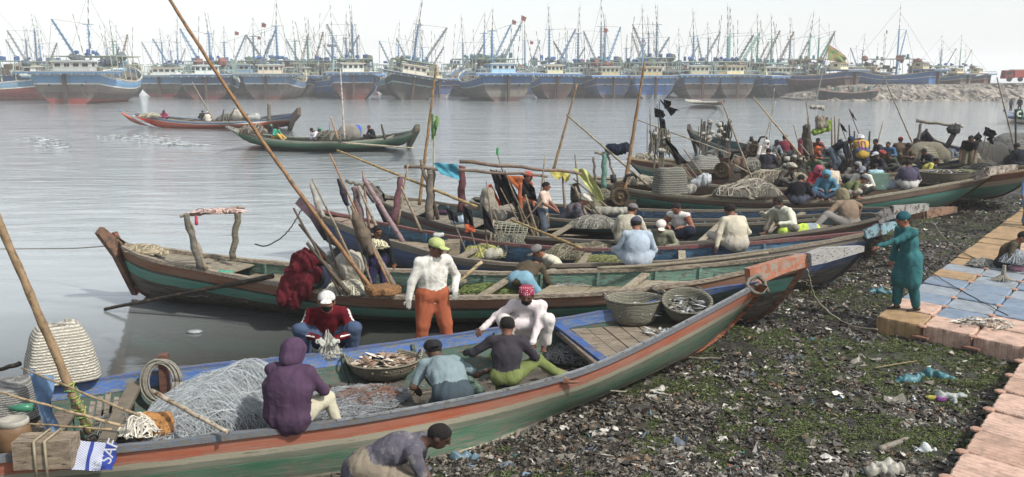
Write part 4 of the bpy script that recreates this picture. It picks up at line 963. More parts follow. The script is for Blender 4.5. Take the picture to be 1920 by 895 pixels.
person('man in a white cap and rumpled grey green jacket facing the camera', (1236, 484, .48), -5, 'sit', '#85856f', '#46463f', '#5b3b2b', hat='cap', hatcol='#cfc9c1', vox=.017, seed=18, look=(0, 38), fat=1.2, lean=14, gloves='#9a9a52', dirt='#5f6252', sc=1.03)
person('man in light blue kameez and dark knit cap sitting on the rail, back turned', (1195, 500, .88), 182, 'sit', '#9aaab8', '#9aa5b0', '#5b3b2b', hat='beanie', hatcol='#4b4d5b', vox=.016, seed=19, fat=1.2, kurta=.5, look=(0, 18), lean=6)
person('man in a white sleeveless vest and navy lungi looking down', (1278, 448, .62), -32, 'sit', '#cfcdc6', '#262a3a', '#5e3b2a', vox=.017, seed=20, sleeve='none', lean=18, curl=18, look=(0, 30), kurta=0, baggy=1.5, sc=1.05)
person('man in a loose cream shirt sitting back turned with one hand on the red rail', (1380, 468, .92), 196, 'sit', '#bab29c', '#a8a294', '#4a3024', vox=.017, seed=21, fat=1.22, kurta=.4, look=(-22, 10), hands=((.1, .3, .3), (-.36, .02, .02)), sc=1.02)
person('grey bearded man in a white shirt sitting with his knee up, facing left', (1478, 440, .92), -62, 'sit', '#c8c8b4', '#8a8674', '#3a261c', beard='#7d7a75', vox=.017, seed=22, fat=1.15, look=(0, 10), lean=14, hands=((.25, .45, .48), (-.2, .4, .3)), feet=((.2, .38, .07), (-.05, .3, .07)), knee=((.2, .6, 1), (-1, .6, .3)))
person('man in a khaki and mauve hooded jacket sitting back turned, knee bent to the left', (1592, 432, .98), 205, 'sit', '#7f6d5b', '#7f7b76', '#4a3024', hat='hood', hatcol='#7d735a', vox=.017, seed=23, fat=1.28, look=(0, 15), feet=((-.1, .3, .07), (-.75, .1, .07)), knee=((1, .5, .4), (-.3, .3, 1)), hands=((.42, .25, .22), (-.2, .3, .3)), elbow=((1, .1, .6), (-1, -.3, -.5)), sc=1.03)
person('man in a black top hunched over with his back turned, behind the bearded man', (1494, 384, .80), 155, 'sit', '#1d1c22', '#3f4450', '#4a3024', vox=.021, seed=24, lean=22, sc=1.0)
person('person in a bright blue hooded coat facing the camera', (1546, 374, .82), -12, 'sit', '#47788e', '#3f4f66', '#5b3b2b', hat='hood', hatcol='#5590aa', vox=.021, seed=25, look=(10, 25))
person('person in a dark red top with a pink head cloth', (1524, 360, .90), 15, 'sit', '#7e1f2f', '#4a4340', '#5b3b2b', hat='scarf', hatcol='#b85470', vox=.021, seed=26, look=(0, 30), sc=.95)
person('dark haired man in a cream top tucked behind the blue hooded coat', (1563, 358, .92), 195, 'sit', '#b5a995', '#5a5f66', '#4a3024', vox=.021, seed=27, sc=.92)
person('man in an olive t-shirt and grey cap leaning to the right', (1578, 373, .84), 82, 'sit', '#5f6741', '#9a978e', '#5b3b2b', hat='cap', hatcol='#60676a', vox=.021, seed=28, sleeve='short', lean=38, look=(0, 20))
person('man in a white shirt and grey cap sitting with forearms on his knees', (1616, 366, .88), -25, 'sit', '#bfbdb0', '#494a45', '#3e281d', hat='cap', hatcol='#7b7f86', vox=.021, seed=29, look=(0, 18), sc=1.0)
person('child in a light blue t-shirt sitting with back to camera', (1643, 352, .88), 178, 'sit', '#8fb3bd', '#566068', '#2e1f18', vox=.021, seed=30, sleeve='short', sc=.85)
person('man in a dark plum waistcoat seen from behind at the bow', (1704, 355, .98), 172, 'sit', '#4a4659', '#b0aea8', '#3e281d', vox=.021, seed=31, fat=1.2)
person('boy in a bright yellow t-shirt leaning forward', (1729, 334, 1.05), 70, 'sit', '#aaa336', '#4a4a44', '#3e281d', vox=.021, seed=32, sc=.85, sleeve='short', lean=25)
person('man in a brown jacket squatting beside the big round basket', (1690, 313, .92), 8, 'squat', '#5a4c3e', '#4d473c', '#3e281d', vox=.022, seed=33, hat='beanie', hatcol='#2c2a26', fat=1.2, look=(0, 20))
person('man in a dark top and khaki apron bending over the baskets', (1812, 330, .95), -18, 'bend', '#2c2a2b', '#686450', '#3e281d', vox=.022, seed=34, lean=42, curl=22, sleeve='short', baggy=1.6, hands=((.3, .5, .35), (-.1, .55, .4)))
p10 = person('man in a yellow football shirt with the number 10 bending away', (1614, 330, .80), 172, 'bend', '#b39224', '#54586a', '#3e281d', vox=.02, seed=35, hat='turban', hatcol='#c2c6cc', lean=38, curl=26, sleeve='short', fat=1.25, baggy=1.25, hands=((.15, .5, .4), (-.15, .5, .4)))
person('man in navy clothes bending over the engine', (1557, 328, .82), 62, 'bend', '#20242f', '#4d5764', '#3e281d', vox=.022, seed=36, hat='beanie', hatcol='#2c3c55', lean=48, curl=18, baggy=1.2)
person('man in a maroon t-shirt and black cap sitting with his back turned', (1472, 293, .95), 175, 'sit', '#6e2a38', '#3c3a3a', '#3e281d', vox=.024, seed=37, hat='cap', hatcol='#1c1b1d')
person('man in a dark slate top sitting low amid the piled nets', (1437, 322, .90), 160, 'sit', '#2a2933', '#37363a', '#3e281d', vox=.022, seed=38, lean=18)
person('person all in white with a white head cloth', (1425, 303, .92), 35, 'sit', '#c3bcb6', '#b5b0a8', '#3e281d', vox=.024, seed=39, hat='scarf', hatcol='#c9c5bf')
person('boy looking left at the far side of the cluster', (1652, 300, .92), -80, 'sit', '#3a3a42', '#3a3a3a', '#59392a', vox=.024, seed=40)
person('boy in a mid blue top beside the boy looking left', (1668, 304, .92), -40, 'sit', '#3f6689', '#3a3a3a', '#59392a', vox=.024, seed=41, sc=.95)
person('man in a dark olive jacket beyond the round basket', (1720, 300, .98), -30, 'sit', '#46443a', '#3a3a3a', '#3e281d', vox=.024, seed=42, fat=1.2)
person('person in a red cap mostly hidden behind the crouching brown jacket', (1686, 298, .98), 160, 'sit', '#5b4a3c', '#3a3a3a', '#3e281d', vox=.024, seed=43, hat='cap', hatcol='#a33a32')
person('man in a charcoal top at the right edge by the grey tarpaulin', (1914, 315, 1.1), 195, 'sit', '#23252e', '#33343a', '#3e281d', vox=.022, seed=44)
person('person with a pink head cloth behind the yellow football shirt', (1608, 300, .95), 170, 'sit', '#5b4150', '#3a3a3a', '#3e281d', vox=.024, seed=45, hat='scarf', hatcol='#b04a68')
person('person in an orange scarf crouching among the poles', (1521, 312, .9), 20, 'squat', '#9a5a3c', '#3a4a60', '#3e281d', vox=.024, seed=46, hat='scarf', hatcol='#d2602a', sc=.85)
person('man in pale cap and dark coat crouched before the light blue child', (1650, 330, .95), -60, 'sit', '#2b2c33', '#3a3a3a', '#2e1f18', vox=.022, seed=47, hat='cap', hatcol='#a9adb0', sc=.95)

BK = [(1448, 300, 20, '#6f7a86', 'slate blue top', 'cap', '#3a4048'), (1498, 312, 150, '#8a8578', 'grey kameez', None, ''), (1532, 330, -40, '#5a6a50', 'green brown shirt', None, ''), (1588, 344, 20, '#77706a', 'taupe shirt', 'cap', '#8d8d88'),
      (1602, 318, 100, '#3d4656', 'indigo top', None, ''), (1636, 322, 30, '#8d8474', 'sand coloured shirt', 'turban', '#8f3f3a'), (1668, 322, -30, '#4a4f46', 'dark green jacket', None, ''), (1700, 296, 60, '#7a6f60', 'brown waistcoat', 'beanie', '#3a3430'),
      (1746, 318, -70, '#2f333a', 'near black coat', None, ''), (1780, 306, 170, '#5b6570', 'grey blue shirt', 'cap', '#7d3a36'), (1395, 296, 60, '#4a4640', 'dark brown shirt', 'scarf', '#8d8a80'), (1376, 326, 110, '#6d5a4a', 'tan shirt', None, ''),
      (1530, 290, -10, '#7c3f3a', 'brick red shirt', None, ''), (1580, 300, 190, '#8d9299', 'pale grey shirt', 'cap', '#3b3f45'), (1842, 332, 200, '#4e4a40', 'olive brown top', 'scarf', '#77766e'), (1462, 350, 40, '#57534a', 'drab brown kameez', 'turban', '#a09a8a')]
HN = {'cap': 'peaked cap', 'turban': 'wound head cloth', 'beanie': 'knit cap', 'scarf': 'head scarf'}
for i, (u_, v_, f_, c_, d_, h_, hc_) in enumerate(BK):
    person('person in a %s and %s seated in the crowded back boats' % (d_, HN[h_]) if h_ else 'bareheaded person in a %s seated in the crowded back boats' % d_, (u_, v_, .93), f_, 'sit', c_, '#4a4a48', '#3e281d', vox=.024, seed=70+i, hat=h_, hatcol=hc_ or '#333333', sc=.95, lean=8+(i*7) % 22, look=((i*13) % 30-15, 12), group=CREW)
CH_ = 'people riding in the boats under way'
person('person in a pink patterned top in the orange red boat', (309, 226, .45), 10, 'sit', '#b03a68', '#2c2a30', '#3e281d', vox=.03, seed=50, hat='scarf', hatcol='#4a3038', group=CH_, sc=1.05)
person('man in dark clothes near the middle of the orange red boat', (381, 226, .45), 200, 'sit', '#23242a', '#2c2a30', '#3e281d', vox=.03, seed=51, group=CH_)
person('man in white with a white cap in the orange red boat', (390, 229, .45), 190, 'sit', '#c8c0ae', '#b5b0a8', '#3e281d', vox=.03, seed=52, hat='cap', hatcol='#cfcfcf', group=CH_, fat=1.2)
person('man in a teal shirt and yellow trousers in the dark green boat', (515, 262, .5), 60, 'sit', '#2f9a80', '#c9a02a', '#3e281d', vox=.026, seed=53, group=CH_, feet=((.2, .7, .05), (-.05, .75, .05)), knee=((0, .2, 1), (0, .2, 1)))
person('person in a dark cap behind the teal shirt in the green boat', (508, 258, .5), 20, 'sit', '#33353c', '#33343a', '#3e281d', vox=.03, seed=54, group=CH_, hat='cap', hatcol='#2f8c6a', sc=.95)
person('man in a white shirt and green cap in the dark green boat', (586, 265, .5), 80, 'sit', '#cfcbd2', '#8d8396', '#3e281d', vox=.026, seed=55, group=CH_, hat='cap', hatcol='#2f8c6a', lean=25)
person('man in black leaning beside the white shirt in the green boat', (601, 262, .5), -60, 'sit', '#17181d', '#33343a', '#3e281d', vox=.03, seed=56, group=CH_, lean=35)
person('boy in black sitting near the dark stem of the green boat', (700, 262, .55), -50, 'sit', '#1f1f25', '#28282e', '#5b3b2b', vox=.026, seed=57, group=CH_)
person('person in dark clothes aboard the small blue boat', (1894, 210, .7), 20, 'stand', '#3c4048', '#2f3138', '#3e281d', vox=.035, seed=58, group=CH_, sc=.8)
person('second person aboard the small blue boat, nearer the edge of view', (1911, 210, .7), -40, 'stand', '#24262c', '#2f3138', '#3e281d', vox=.035, seed=59, group=CH_, sc=.85)
# the number on the yellow shirt, painted as small patches on the back
def patch_text(body, strokes, col, w):
    me = body.data; import mathutils
    bv = mathutils.bvhtree.BVHTree.FromPolygons([v.co for v in me.vertices], [p.vertices for p in me.polygons])
    mb = MB()
    for a, b_ in strokes:
        n = 8; prev = None
        for k in range(n+1):
            x = a[0]+(b_[0]-a[0])*k/n; z = a[1]+(b_[1]-a[1])*k/n
            o, nrm, i, d = bv.ray_cast(Vector((x, -2, z)), Vector((0, 1, 0)))
            if o is None: prev = None; continue
            q = o+nrm*.006
            if prev is not None: mb.beam(prev, q, w, .006, up=nrm)
            prev = q
    if mb.n: return mb.build('shirt_number', [cloth(col)], body, local=True)
zz = [v.co.z for v in p10.data.vertices]
def digits(x0, z0, h):
    w = h*.5
    return [((x0, z0), (x0, z0+h)), ((x0-.03, z0+h*.8), (x0, z0+h))], [((x0+.08, z0), (x0+.08, z0+h)), ((x0+.08+w, z0), (x0+.08+w, z0+h)), ((x0+.08, z0), (x0+.08+w, z0)), ((x0+.08, z0+h), (x0+.08+w, z0+h))]
d1_, d0_ = digits(-.12, .96, .24)
patch_text(p10, d1_+d0_, '#6b2a7a', .035)
patch_text(p10, [((-.16+.045*k, 1.27+.012*(k % 2)), (-.14+.045*k, 1.30)) for k in range(7)], '#6b2a7a', .02)
# ------------------------------------------------------------------ far trawlers
def thull_mat(pal):
    top, line, mid, low, red = pal
    m, nt, b = newmat('trawler_paint'); uv = N(nt, 'ShaderNodeUVMap'); sp = N(nt, 'ShaderNodeSeparateXYZ'); nt.links.new(uv.outputs[0], sp.inputs[0])
    tc = N(nt, 'ShaderNodeTexCoord'); mp = N(nt, 'ShaderNodeMapping'); mp.inputs['Scale'].default_value = (1, 1, .5); nt.links.new(tc.outputs['Object'], mp.inputs[0])
    r = ramp(nt, [(0, lin(line)), (.05, lin(top)), (.30, lin(line)), (.345, lin(mid)), (.58, lin(low)), (.80, lin(red))], sp.outputs[1], 'CONSTANT')
    n1 = noise(nt, .5, 6, .75, mp.outputs[0])
    st = mixc(nt, ramp(nt, [(.50, (0, 0, 0)), (.66, (.6, .6, .6))], n1.outputs[0]).outputs[0], r.outputs[0], lin('#8b8074'))
    oi = N(nt, 'ShaderNodeObjectInfo'); tint = ramp(nt, [(0, (1, .62, .5)), (.2, (1, 1, 1)), (.45, (.62, .66, .66)), (.62, (1.1, 1.0, .85)), (.78, (.6, .85, .8)), (.9, (1, 1, 1))], oi.outputs['Random'], 'CONSTANT')
    st = mixc(nt, .8, st, tint.outputs[0], 'MULTIPLY'); n2 = noise(nt, 1.1, 6, .8, mp.outputs[0])
    st = mixc(nt, ramp(nt, [(.56, (0, 0, 0)), (.66, (.8, .8, .8))], n2.outputs[0]).outputs[0], st, lin('#4b3c33'))
    nt.links.new(st, b.inputs['Base Color']); b.inputs['Roughness'].default_value = .8; return m
NB = {}
def flat(c):
    key = ('flat', c)
    if key not in MC:
        m, nt, b = newmat('painted'); oi = N(nt, 'ShaderNodeObjectInfo'); k = lin(c)
        nt.links.new(ramp(nt, [(0, tuple(x*.6 for x in k)), (.35, k), (.7, tuple(min(.8, x*1.15) for x in k)), (.72, (k[0]*.9, k[1]*.75, k[2]*.62)), (1, (k[0]*1.05, k[1]*.95, k[2]*.8))], oi.outputs['Random']).outputs[0], b.inputs['Base Color']); b.inputs['Roughness'].default_value = .85; MC[key] = m
    return MC[key]
def trawler(beam=8.5, Lh=22, hs=4.5, pal=('#4c7fb5', '#cfd2cf', '#5a5550', '#4b3a34', '#7a3a34'), wh='#c9ccc8', mast='#3f7fbf', seed=0, boom=1, side=1, detail=1):
    mcol = {'#3f7fbf': '#4a7296', '#4f8fc9': '#5880a3', '#2f8f76': '#3f806e', '#3f9a8c': '#4a857b'}.get(mast, mast); rr = random.Random(seed); root = bpy.data.objects.new('trawler', None); COL.objects.link(root)
    B = lambda mb, name, mats, par=root, sm=False: mb.build(name, mats, par, sm, local=True)
    n = 16; ns = 9; G = []; UV = []
    def hb(t): return beam/2*(.86+.14*min(1, t/.25))*(1-max(0, (t-.5)/.5)**2.3)
    def top(t): return hs*(1-.30*math.sin(min(1, t*1.1)*PI)*.9+.28*max(0, t-.55)/.45)
    for i in range(n):
        t = i/(n-1); y = t*Lh; w = max(.06, hb(t)); H = top(t); row = []; ur = []
        for j in range(2*ns+1):
            s = 1-j/ns if j <= ns else (j-ns)/ns; sg = -1 if j < ns else 1
            hw = w*(1-(1-s)**2.4)*(1 if s > 0 else 0); z = -1.0+(H+1.0)*s**1.25; yy = y+(.9*(1-s) if t < .02 else 0)-(t**3)*2.6*(1-s)
            row.append((sg*hw*(1+.06*s), yy, z)); ur.append((y*.1, (H-z)/(H+.15)))
        G.append(row); UV.append(ur)
    mb = MB(); mb.grid(G, 0, UV); tr = G[0]; mb.add([tuple(p) for p in tr], [tuple(range(len(tr)))], 0, UV[0])
    B(mb, 'hull', [thull_mat(pal)], root, False)
    mb = MB(); mb.grid([[(-hb(i/(n-1))*.97, i/(n-1)*Lh+.1, top(i/(n-1))-.7), (hb(i/(n-1))*.97, i/(n-1)*Lh+.1, top(i/(n-1))-.7)] for i in range(n)], flip=True); B(mb, 'deck', [flat('#6d6459')])
    # bulwark cap
    mb = MB()
    for sg in (-1, 1):
        for i in range(2, n-1): mb.beam((sg*hb(i/(n-1))*1.06, i/(n-1)*Lh, top(i/(n-1))+.04), (sg*hb((i+1)/(n-1))*1.06, (i+1)/(n-1)*Lh, top((i+1)/(n-1))+.04), .22, .12)
    B(mb, 'bulwark_cap', [flat('#b7b9b4')])
    # overhanging stern platform with knees
    mb = MB(); pw_ = beam*1.24; z0 = hs+.0
    mb.box((0, 1.2, z0+.14), (pw_, 5.2, .26)); mb.box((0, 1.2, z0+.33), (pw_*1.01, 5.3, .10), m=1)
    for k in range(9): mb.box((-pw_/2+.4+k*(pw_-.8)/8, -.9, z0-.08), (.12, 1.0, .18), m=1)
    B(mb, 'stern_platform', [flat(pal[0]), flat('#b9c2c4')])
    mb = MB(); mb.beam((0, -.25, -1), (0, -.5, z0), .35, .7); B(mb, 'rudder', [flat('#4a3a34')])
    for sg in (-1, 1):
        mb = MB(); mb.lathe([(.0, 0), (.17, 0), (.17, .06), (0, .06)], (sg*beam*.22, -.02, hs*.62), R=[[1, 0, 0], [0, 0, -1], [0, 1, 0]], seg=8); B(mb, 'porthole', [flat('#191a1c')])
    # wheelhouse
    ww = beam*rr.uniform(.42, .5); wy = 2.4; wz = hs+.35; whh = 1.5
    mb = MB(); mb.box((0, wy+1.4, wz+whh/2), (ww, 2.8, whh)); h_ = B(mb, 'wheelhouse', [flat(wh)])
    for k in range(4):
        mb = MB(); x = -ww/2+ww*(k+.5)/4; mb.box((x, wy-.02, wz+whh*.66), (ww*.16, .06, whh*.36)); mb.box((x, wy-.01, wz+whh*.66), (ww*.19, .04, whh*.44), m=1); B(mb, 'window', [M('#20262c', .2), flat('#dfe3e2')], h_)
    for sg in (-1, 1):
        mb = MB(); mb.box((sg*ww/2, wy+1.3, wz+whh*.66), (.06, .9, whh*.36)); B(mb, 'window', [M('#20262c', .2)], h_)
    mb = MB(); mb.box((0, wy+1.4, wz+whh+.07), (ww+.7, 3.5, .13)); mb.box((0, wy+1.4, wz+whh+.2), (ww*.8, 2.6, .14), m=1); B(mb, 'roof', [flat('#c3c6c0'), flat('#7d8a8c')])
    # rails and awning frame
    mb = MB(); zt = hs+3.0
    for sg in (-1, 1):
        for k in range(6): mb.tube([(sg*beam*.48, 5+k*2.3, top((5+k*2.3)/Lh)-.2), (sg*beam*.44, 5+k*2.3, zt-.25)], .07, 4)
        mb.tube([(sg*beam*.44, 4, zt-.25), (sg*beam*.44, 17.5, zt-.1)], .07, 4); mb.tube([(sg*beam*.5, -1.2, hs+.9), (sg*beam*.5, 4.5, hs+1.0)], .05, 4)
    for k in range(6): mb.tube([(-beam*.44, 5+k*2.3, zt-.25), (beam*.44, 5+k*2.3, zt-.25)], .06, 4)
    for k in range(7): x = -beam*.54+k*beam*.18; mb.tube([(x, -1.3, hs+.3), (x, -1.3, hs+1.0)], .04, 4)
    mb.tube([(-beam*.54, -1.3, hs+1.0), (beam*.54, -1.3, hs+1.0)], .05, 4)
    B(mb, 'awning_frame', [flat('#8fa79f')])
    # deck load
    mb = MB()
    for k in range(34):
        x = rr.uniform(-.42, .42)*beam; y = rr.uniform(4.5, 17.5); z = top(y/Lh)-.6+(rr.uniform(0, 3.4) if abs(x) < beam*.36 else 0.4); s = rr.uniform(.3, .75)
        mb.box((x, y, z), (s*1.8, s*1.5, s*1.3), R=Matrix.Rotation(rr.random()*3, 3, 'Z') @ Matrix.Rotation(rr.uniform(-.4, .4), 3, 'X'), m=rr.randrange(5))
    B(mb, 'deck_clutter', [flat('#5f5a50'), flat('#44586b'), flat('#8a8474'), flat('#4c4038'), flat('#6f7f86')])['kind'] = 'stuff'
    bc_ = rr.choice(['#2f5fae', '#3a64a0', '#2d4f86', '#4c7a8a'])
    for k in range(int(rr.uniform(4, 9))):
        mb = MB()
        x = rr.uniform(-.35, .35)*beam; y = rr.uniform(5, 15); R_ = Matrix.Rotation(rr.random()*3, 3, 'Z') @ Matrix.Rotation(1.57*rr.randrange(2), 3, 'X'); z = zt+rr.uniform(-.1, .5)
        mb.lathe([(0, -.45), (.26, -.45), (.3, -.3), (.3, .3), (.26, .45), (0, .45)], (x, y, z), R=R_, seg=8); B(mb, 'barrel', [flat(bc_)])
    nc_ = rr.choice(['#5e6b5a', '#6f6257', '#4e5a62', '#7a4a40', '#52665f'])
    for k in range(5):
        mb = MB(); rock(mb, (rr.uniform(-.35, .35)*beam, rr.uniform(3, 17), zt-.3+rr.uniform(-.6, .3)), rr.uniform(.5, 1.1), seed*9+k); B(mb, 'net_heap', [flat(nc_)])
    # mast and boom
    mh = rr.uniform(9.5, 12); my = 9.5; mb = MB(); mb.tube([(0, my, 1.5), (0, my, 2+mh)], [.26, .16], 6)
    for k in range(int(mh*1.6)): mb.beam((-.42, my, 3.2+k*.6), (.42, my, 3.2+k*.6), .07, .07)
    mb.beam((-.9, my, 2+mh), (.9, my, 2+mh), .1, .1)
    B(mb, 'mast', [flat(mcol)])
    mb = MB(); zt2 = 2+mh; tt = rr.uniform(4.5, 7.5); nb_ = 9; lx = rr.uniform(-.6, .6)
    for k in range(nb_): mb.tube([(lx*k/nb_, my, zt2-.5+tt*k/nb_), (lx*(k+1)/nb_, my, zt2-.5+tt*(k+1)/nb_)], .10-.006*k, 4, k % 2)
    B(mb, 'mast_pole', [flat('#c9cbc8'), flat('#4a4a4a')])
    for q in range(rr.randrange(1, 3)):
        mb = MB(); x0 = rr.uniform(-.4, .4)*beam; y0 = rr.uniform(3, 16); lx = rr.uniform(-2.5, 2.5); hh = rr.uniform(8, 12)
        for k in range(12): mb.tube([(x0+lx*k/12, y0, 4+hh*k/12), (x0+lx*(k+1)/12, y0, 4+hh*(k+1)/12)], .085-.003*k, 4, k % 2)
        B(mb, 'signal_pole', [flat('#c9cbc8'), flat('#3c4040')])
        if rr.random() < .15:
            mb = MB(); p = Vector((x0+lx, y0, 4+hh)); mb.add([tuple(p), tuple(p+Vector((.9, .1, -.3))), tuple(p+Vector((.7, .1, -1.0))), tuple(p+Vector((.0, 0, -.9)))], [(0, 1, 2, 3)]); B(mb, 'flag', [flat(rr.choice(['#2f6b46', '#7a3a38', '#22262b', '#3a3f44']))])
    if boom:
        a = Vector((0, my+.2, 3.0)); e = Vector((side*rr.uniform(3.8, 5.5), my-rr.uniform(0, 2.5), rr.uniform(11.5, 14))); mb = MB(); o = Vector((.28, 0, 0))
        mb.tube([a-o*.7, e-o*.3], [.11, .08], 5); mb.tube([a+o*.7, e+o*.3], [.11, .08], 5)
        for k in range(13): p = a.lerp(e, k/13); mb.beam(p-o*1.6, p+o*1.6, .1, .1)
        B(mb, 'boom', [flat(mcol if rr.random() < .5 else rr.choice(['#7d8a93', '#8a7a6a', '#5f7480']))])
        mb = MB()
        for q in ((0, my, zt2), (side*beam*.5, my-3, hs+.4), (side*beam*.3, my+6, hs)): mb.tube([e, q], .035, 3)
        mb.tube([(0, my, zt2+tt*.8), (side*-.3, Lh-1, hs+1)], .03, 3); mb.tube([(0, my, zt2+tt*.6), (0, .2, hs+.6)], .03, 3); mb.tube([(0, my, zt2), (-side*beam*.5, my+2, hs)], .03, 3)
        B(mb, 'rigging', [flat('#6b6f70')])
    return root
def place(o, u, v, rz, label=None, group=None, sc=1, y=None, roll=0, z=0, cat='trawler'):
    p = PZ(u, v, z) if y is None else PY(u, v, y)
    az = math.degrees(math.atan2(p.x, p.y)); o.location = (p.x, p.y, z); o.rotation_euler = (0, math.radians(roll), math.radians(-(az+rz))); o.scale = (sc, sc, sc); tag(o, label, cat, group); return o
GT = 'trawlers moored in the front row across the channel'
BL = '#3a6ea8'; LB = '#6b9fc9'
T = {}
T[1] = place(trawler(8.5, 26, 4.0, ('#5b93bf', '#cfd3d0', '#7d3b3a', '#7a3638', '#86403c'), mast='#2f8f76', seed=1, side=-1), 104, 188, -75, 'red sided trawler with a green mast, cut off by the left edge', GT)
T[2] = place(trawler(11.5, 24, 4.6, ('#5b93bf', '#d6d6cf', '#6e665c', '#5a4a42', '#9a3f38'), seed=2, side=-1, mast='#4f8fc9'), 126, 195, 25, 'large trawler showing its dark flat stern and a pale blue topped rust streaked side', GT)
T[3] = place(trawler(9.5, 22, 4.2, ('#34597f', '#b9c2c4', '#3c3532', '#4a2f30', '#6a3036'), seed=3, side=-1, mast='#4f8fc9'), 388, 187, 6, 'dark maroon trawler stern just right of the pale blue topped one', GT)
T[4] = place(trawler(9, 22, 4.3, ('#5b86ad', '#c9cdc9', '#57504a', '#6b6058', '#6a4038'), seed=4, side=-1, mast='#3f7fbf'), 500, 187, 14, 'trawler with a dark stern, whitish flank and grey wheelhouse behind the moving boats', GT)
T[5] = place(trawler(8.2, 22, 4.6, (BL, '#a9b8c4', '#5a4044', '#5a3a3e', '#7a3f40'), seed=5, side=-1, mast='#3f7fbf'), 664, 187, 0, 'square on trawler stern in blue over maroon', GT)
T[6] = place(trawler(8.8, 22, 4.2, ('#2d3f52', '#a9b0b0', '#4d443e', '#4a3a36', '#503a36'), seed=6, side=1, mast='#3f7fbf'), 772, 188, -4, 'trawler heeled over to the right with a grey black stern', GT, roll=9)
T[7] = place(trawler(9.5, 24, 4.4, (BL, '#c3c7c4', '#6b655e', '#857d72', '#6a4a40'), seed=7, side=1, mast='#3f7fbf', wh='#7fa9c9'), 952, 190, -17, 'broad trawler with weathered white planking and a light blue wheelhouse', GT)
T[8] = place(trawler(6.8, 20, 4.3, (BL, '#b9b2a6', '#6a5348', '#5a4038', '#5a4038'), seed=8, side=1, mast='#3f7fbf', wh='#c9bf9a'), 1045, 186, -10, 'brown sided trawler whose long pale stern platform juts right', GT)
T[9] = place(trawler(7.5, 22, 4.0, (BL, '#c2c2bc', '#3f73b0', '#3f6ea6', '#4b4a52'), seed=9, side=1, mast='#4f8fc9', wh='#c9b98a'), 1150, 185, -16, 'mid blue trawler with a cream wheelhouse', GT)
T[10] = place(trawler(8.6, 23, 4.0, ('#3d7cc4', '#d9dadb', '#2f6fc0', '#2d66b3', '#7f8f9f'), seed=10, side=1, mast='#4f8fc9', wh='#c9b98a'), 1228, 185, -16, 'brightest blue trawler with a white line round its hull', GT)
T[11] = place(trawler(7.4, 21, 4.2, ('#4c7aa6', '#b3aca0', '#5e4c45', '#7f766b', '#6a5048'), seed=11, side=1, mast='#4f8fc9', wh='#d0c59a'), 1316, 185, -12, 'brown and white sterned trawler right of the brightest blue one', GT)
T[12] = place(trawler(7.0, 21, 4.2, ('#4c7aa6', '#b3aca0', '#6a5a50', '#857a6d', '#6a5048'), seed=12, side=1, mast='#7fb0a0', wh='#d0c59a'), 1382, 185, -11, 'brown trawler with a cream wheelhouse and grey green mast', GT)
T[13] = place(trawler(7.6, 24, 3.9, ('#3f73b5', '#c2c2bc', '#4f4a52', '#54484a', '#4b3f40'), seed=13, side=1, mast='#3f9a8c', wh='#d9d0a8'), 1482, 184, -26, 'low blue trawler with a sea green mast and boom', GT)
T[14] = place(trawler(6.8, 20, 3.6, ('#6b8fa9', '#9a8a80', '#5e4a45', '#6b5048', '#6b5048'), seed=14, side=1, mast='#5aa89a', wh='#cfd8b0'), 1540, 182, -18, 'last brown trawler of the row beside the black barge', GT)
GB = 'trawlers crowded in the rows behind'; LBK = 'weathered wooden trawler moored in the crowded rows behind the front line'
protos = [T[k] for k in (2, 4, 5, 7, 9, 10, 11, 13)]; rb = random.Random(21)
for row, (yy, n_, u0, u1) in enumerate(((188, 12, -20, 1540), (214, 13, -10, 1530), (246, 12, 0, 1500))):
    for k in range(n_):
        o = copy_tree(protos[rb.randrange(len(protos))]); u = u0+(u1-u0)*(k+.5)/n_+rb.uniform(-14, 14)
        place(o, u, 180, (rb.choice([10, 18, 28]) if u < 620 else rb.choice([-30, -18, -10, 5]))+rb.uniform(-8, 8), LBK, GB, sc=rb.uniform(.86, 1.08), y=yy+rb.uniform(-4, 4)); o['label'] = LBK
GL = 'trawlers hauled out on the far bank'
for (u, rz, sc, lb, pr, y) in ((1598, -60, .8, 'grey trawler hauled out on the rubble bank, left of the blue hull', 13, 176), (1752, -68, .8, 'blue hulled trawler hauled out on the bank, bow pointing left', 9, 178),
                        (1810, -60, .6, 'hazy trawler on the bank just right of the blue hull', 11, 184), (1850, -72, .6, 'rightmost faint trawler standing on the bank', 12, 190), (1640, -30, .6, 'faint trawler behind the grey one on the bank', 2, 192)):
    o = copy_tree(T[pr]); place(o, u, 180, rz, lb, GL, sc=sc, y=y, z=2.0)
# black barge at the foot of the bank
bt = empty('barge', PZ(1585, 188, 0), 'long low black barge moored at the foot of the rubble bank', 'barge'); mb = MB(); c = PZ(1585, 189, 0)
G = []
for i in range(9):
    t = i/8; x = -5.2+10.8*t; w = 1.6*(1-abs(2*t-1)**4*.7); H = 1.3+.6*abs(2*t-1)**2; G.append([(c.x+x*(1.0 if j else 1), c.y-w, H) if j == 0 else (c.x+x*.9, c.y-w*.7, 0) if j == 1 else (c.x+x*.9, c.y+w*.7, 0) if j == 2 else (c.x+x, c.y+w, H) for j in range(4)])
mb.grid(G); mb.build('hull', [flat('#26282a')], bt); mb = MB()
for i in range(8): mb.beam((c.x-5+1.3*i, c.y-1.5, 1.35+.5*abs(2*i/8-1)), (c.x-5+1.3*(i+1), c.y-1.5, 1.35+.5*abs(2*(i+1)/8-1)), .16, .16)
mb.build('gunwale', [flat('#8a6a5a')], bt); mb = MB()
for k in range(14): mb.box((c.x+rnd.uniform(-3.5, 4), c.y+rnd.uniform(-1, 1), 1.4+rnd.uniform(0, .8)), (rnd.uniform(.4, 1), .7, rnd.uniform(.3, .9)), m=k % 3)
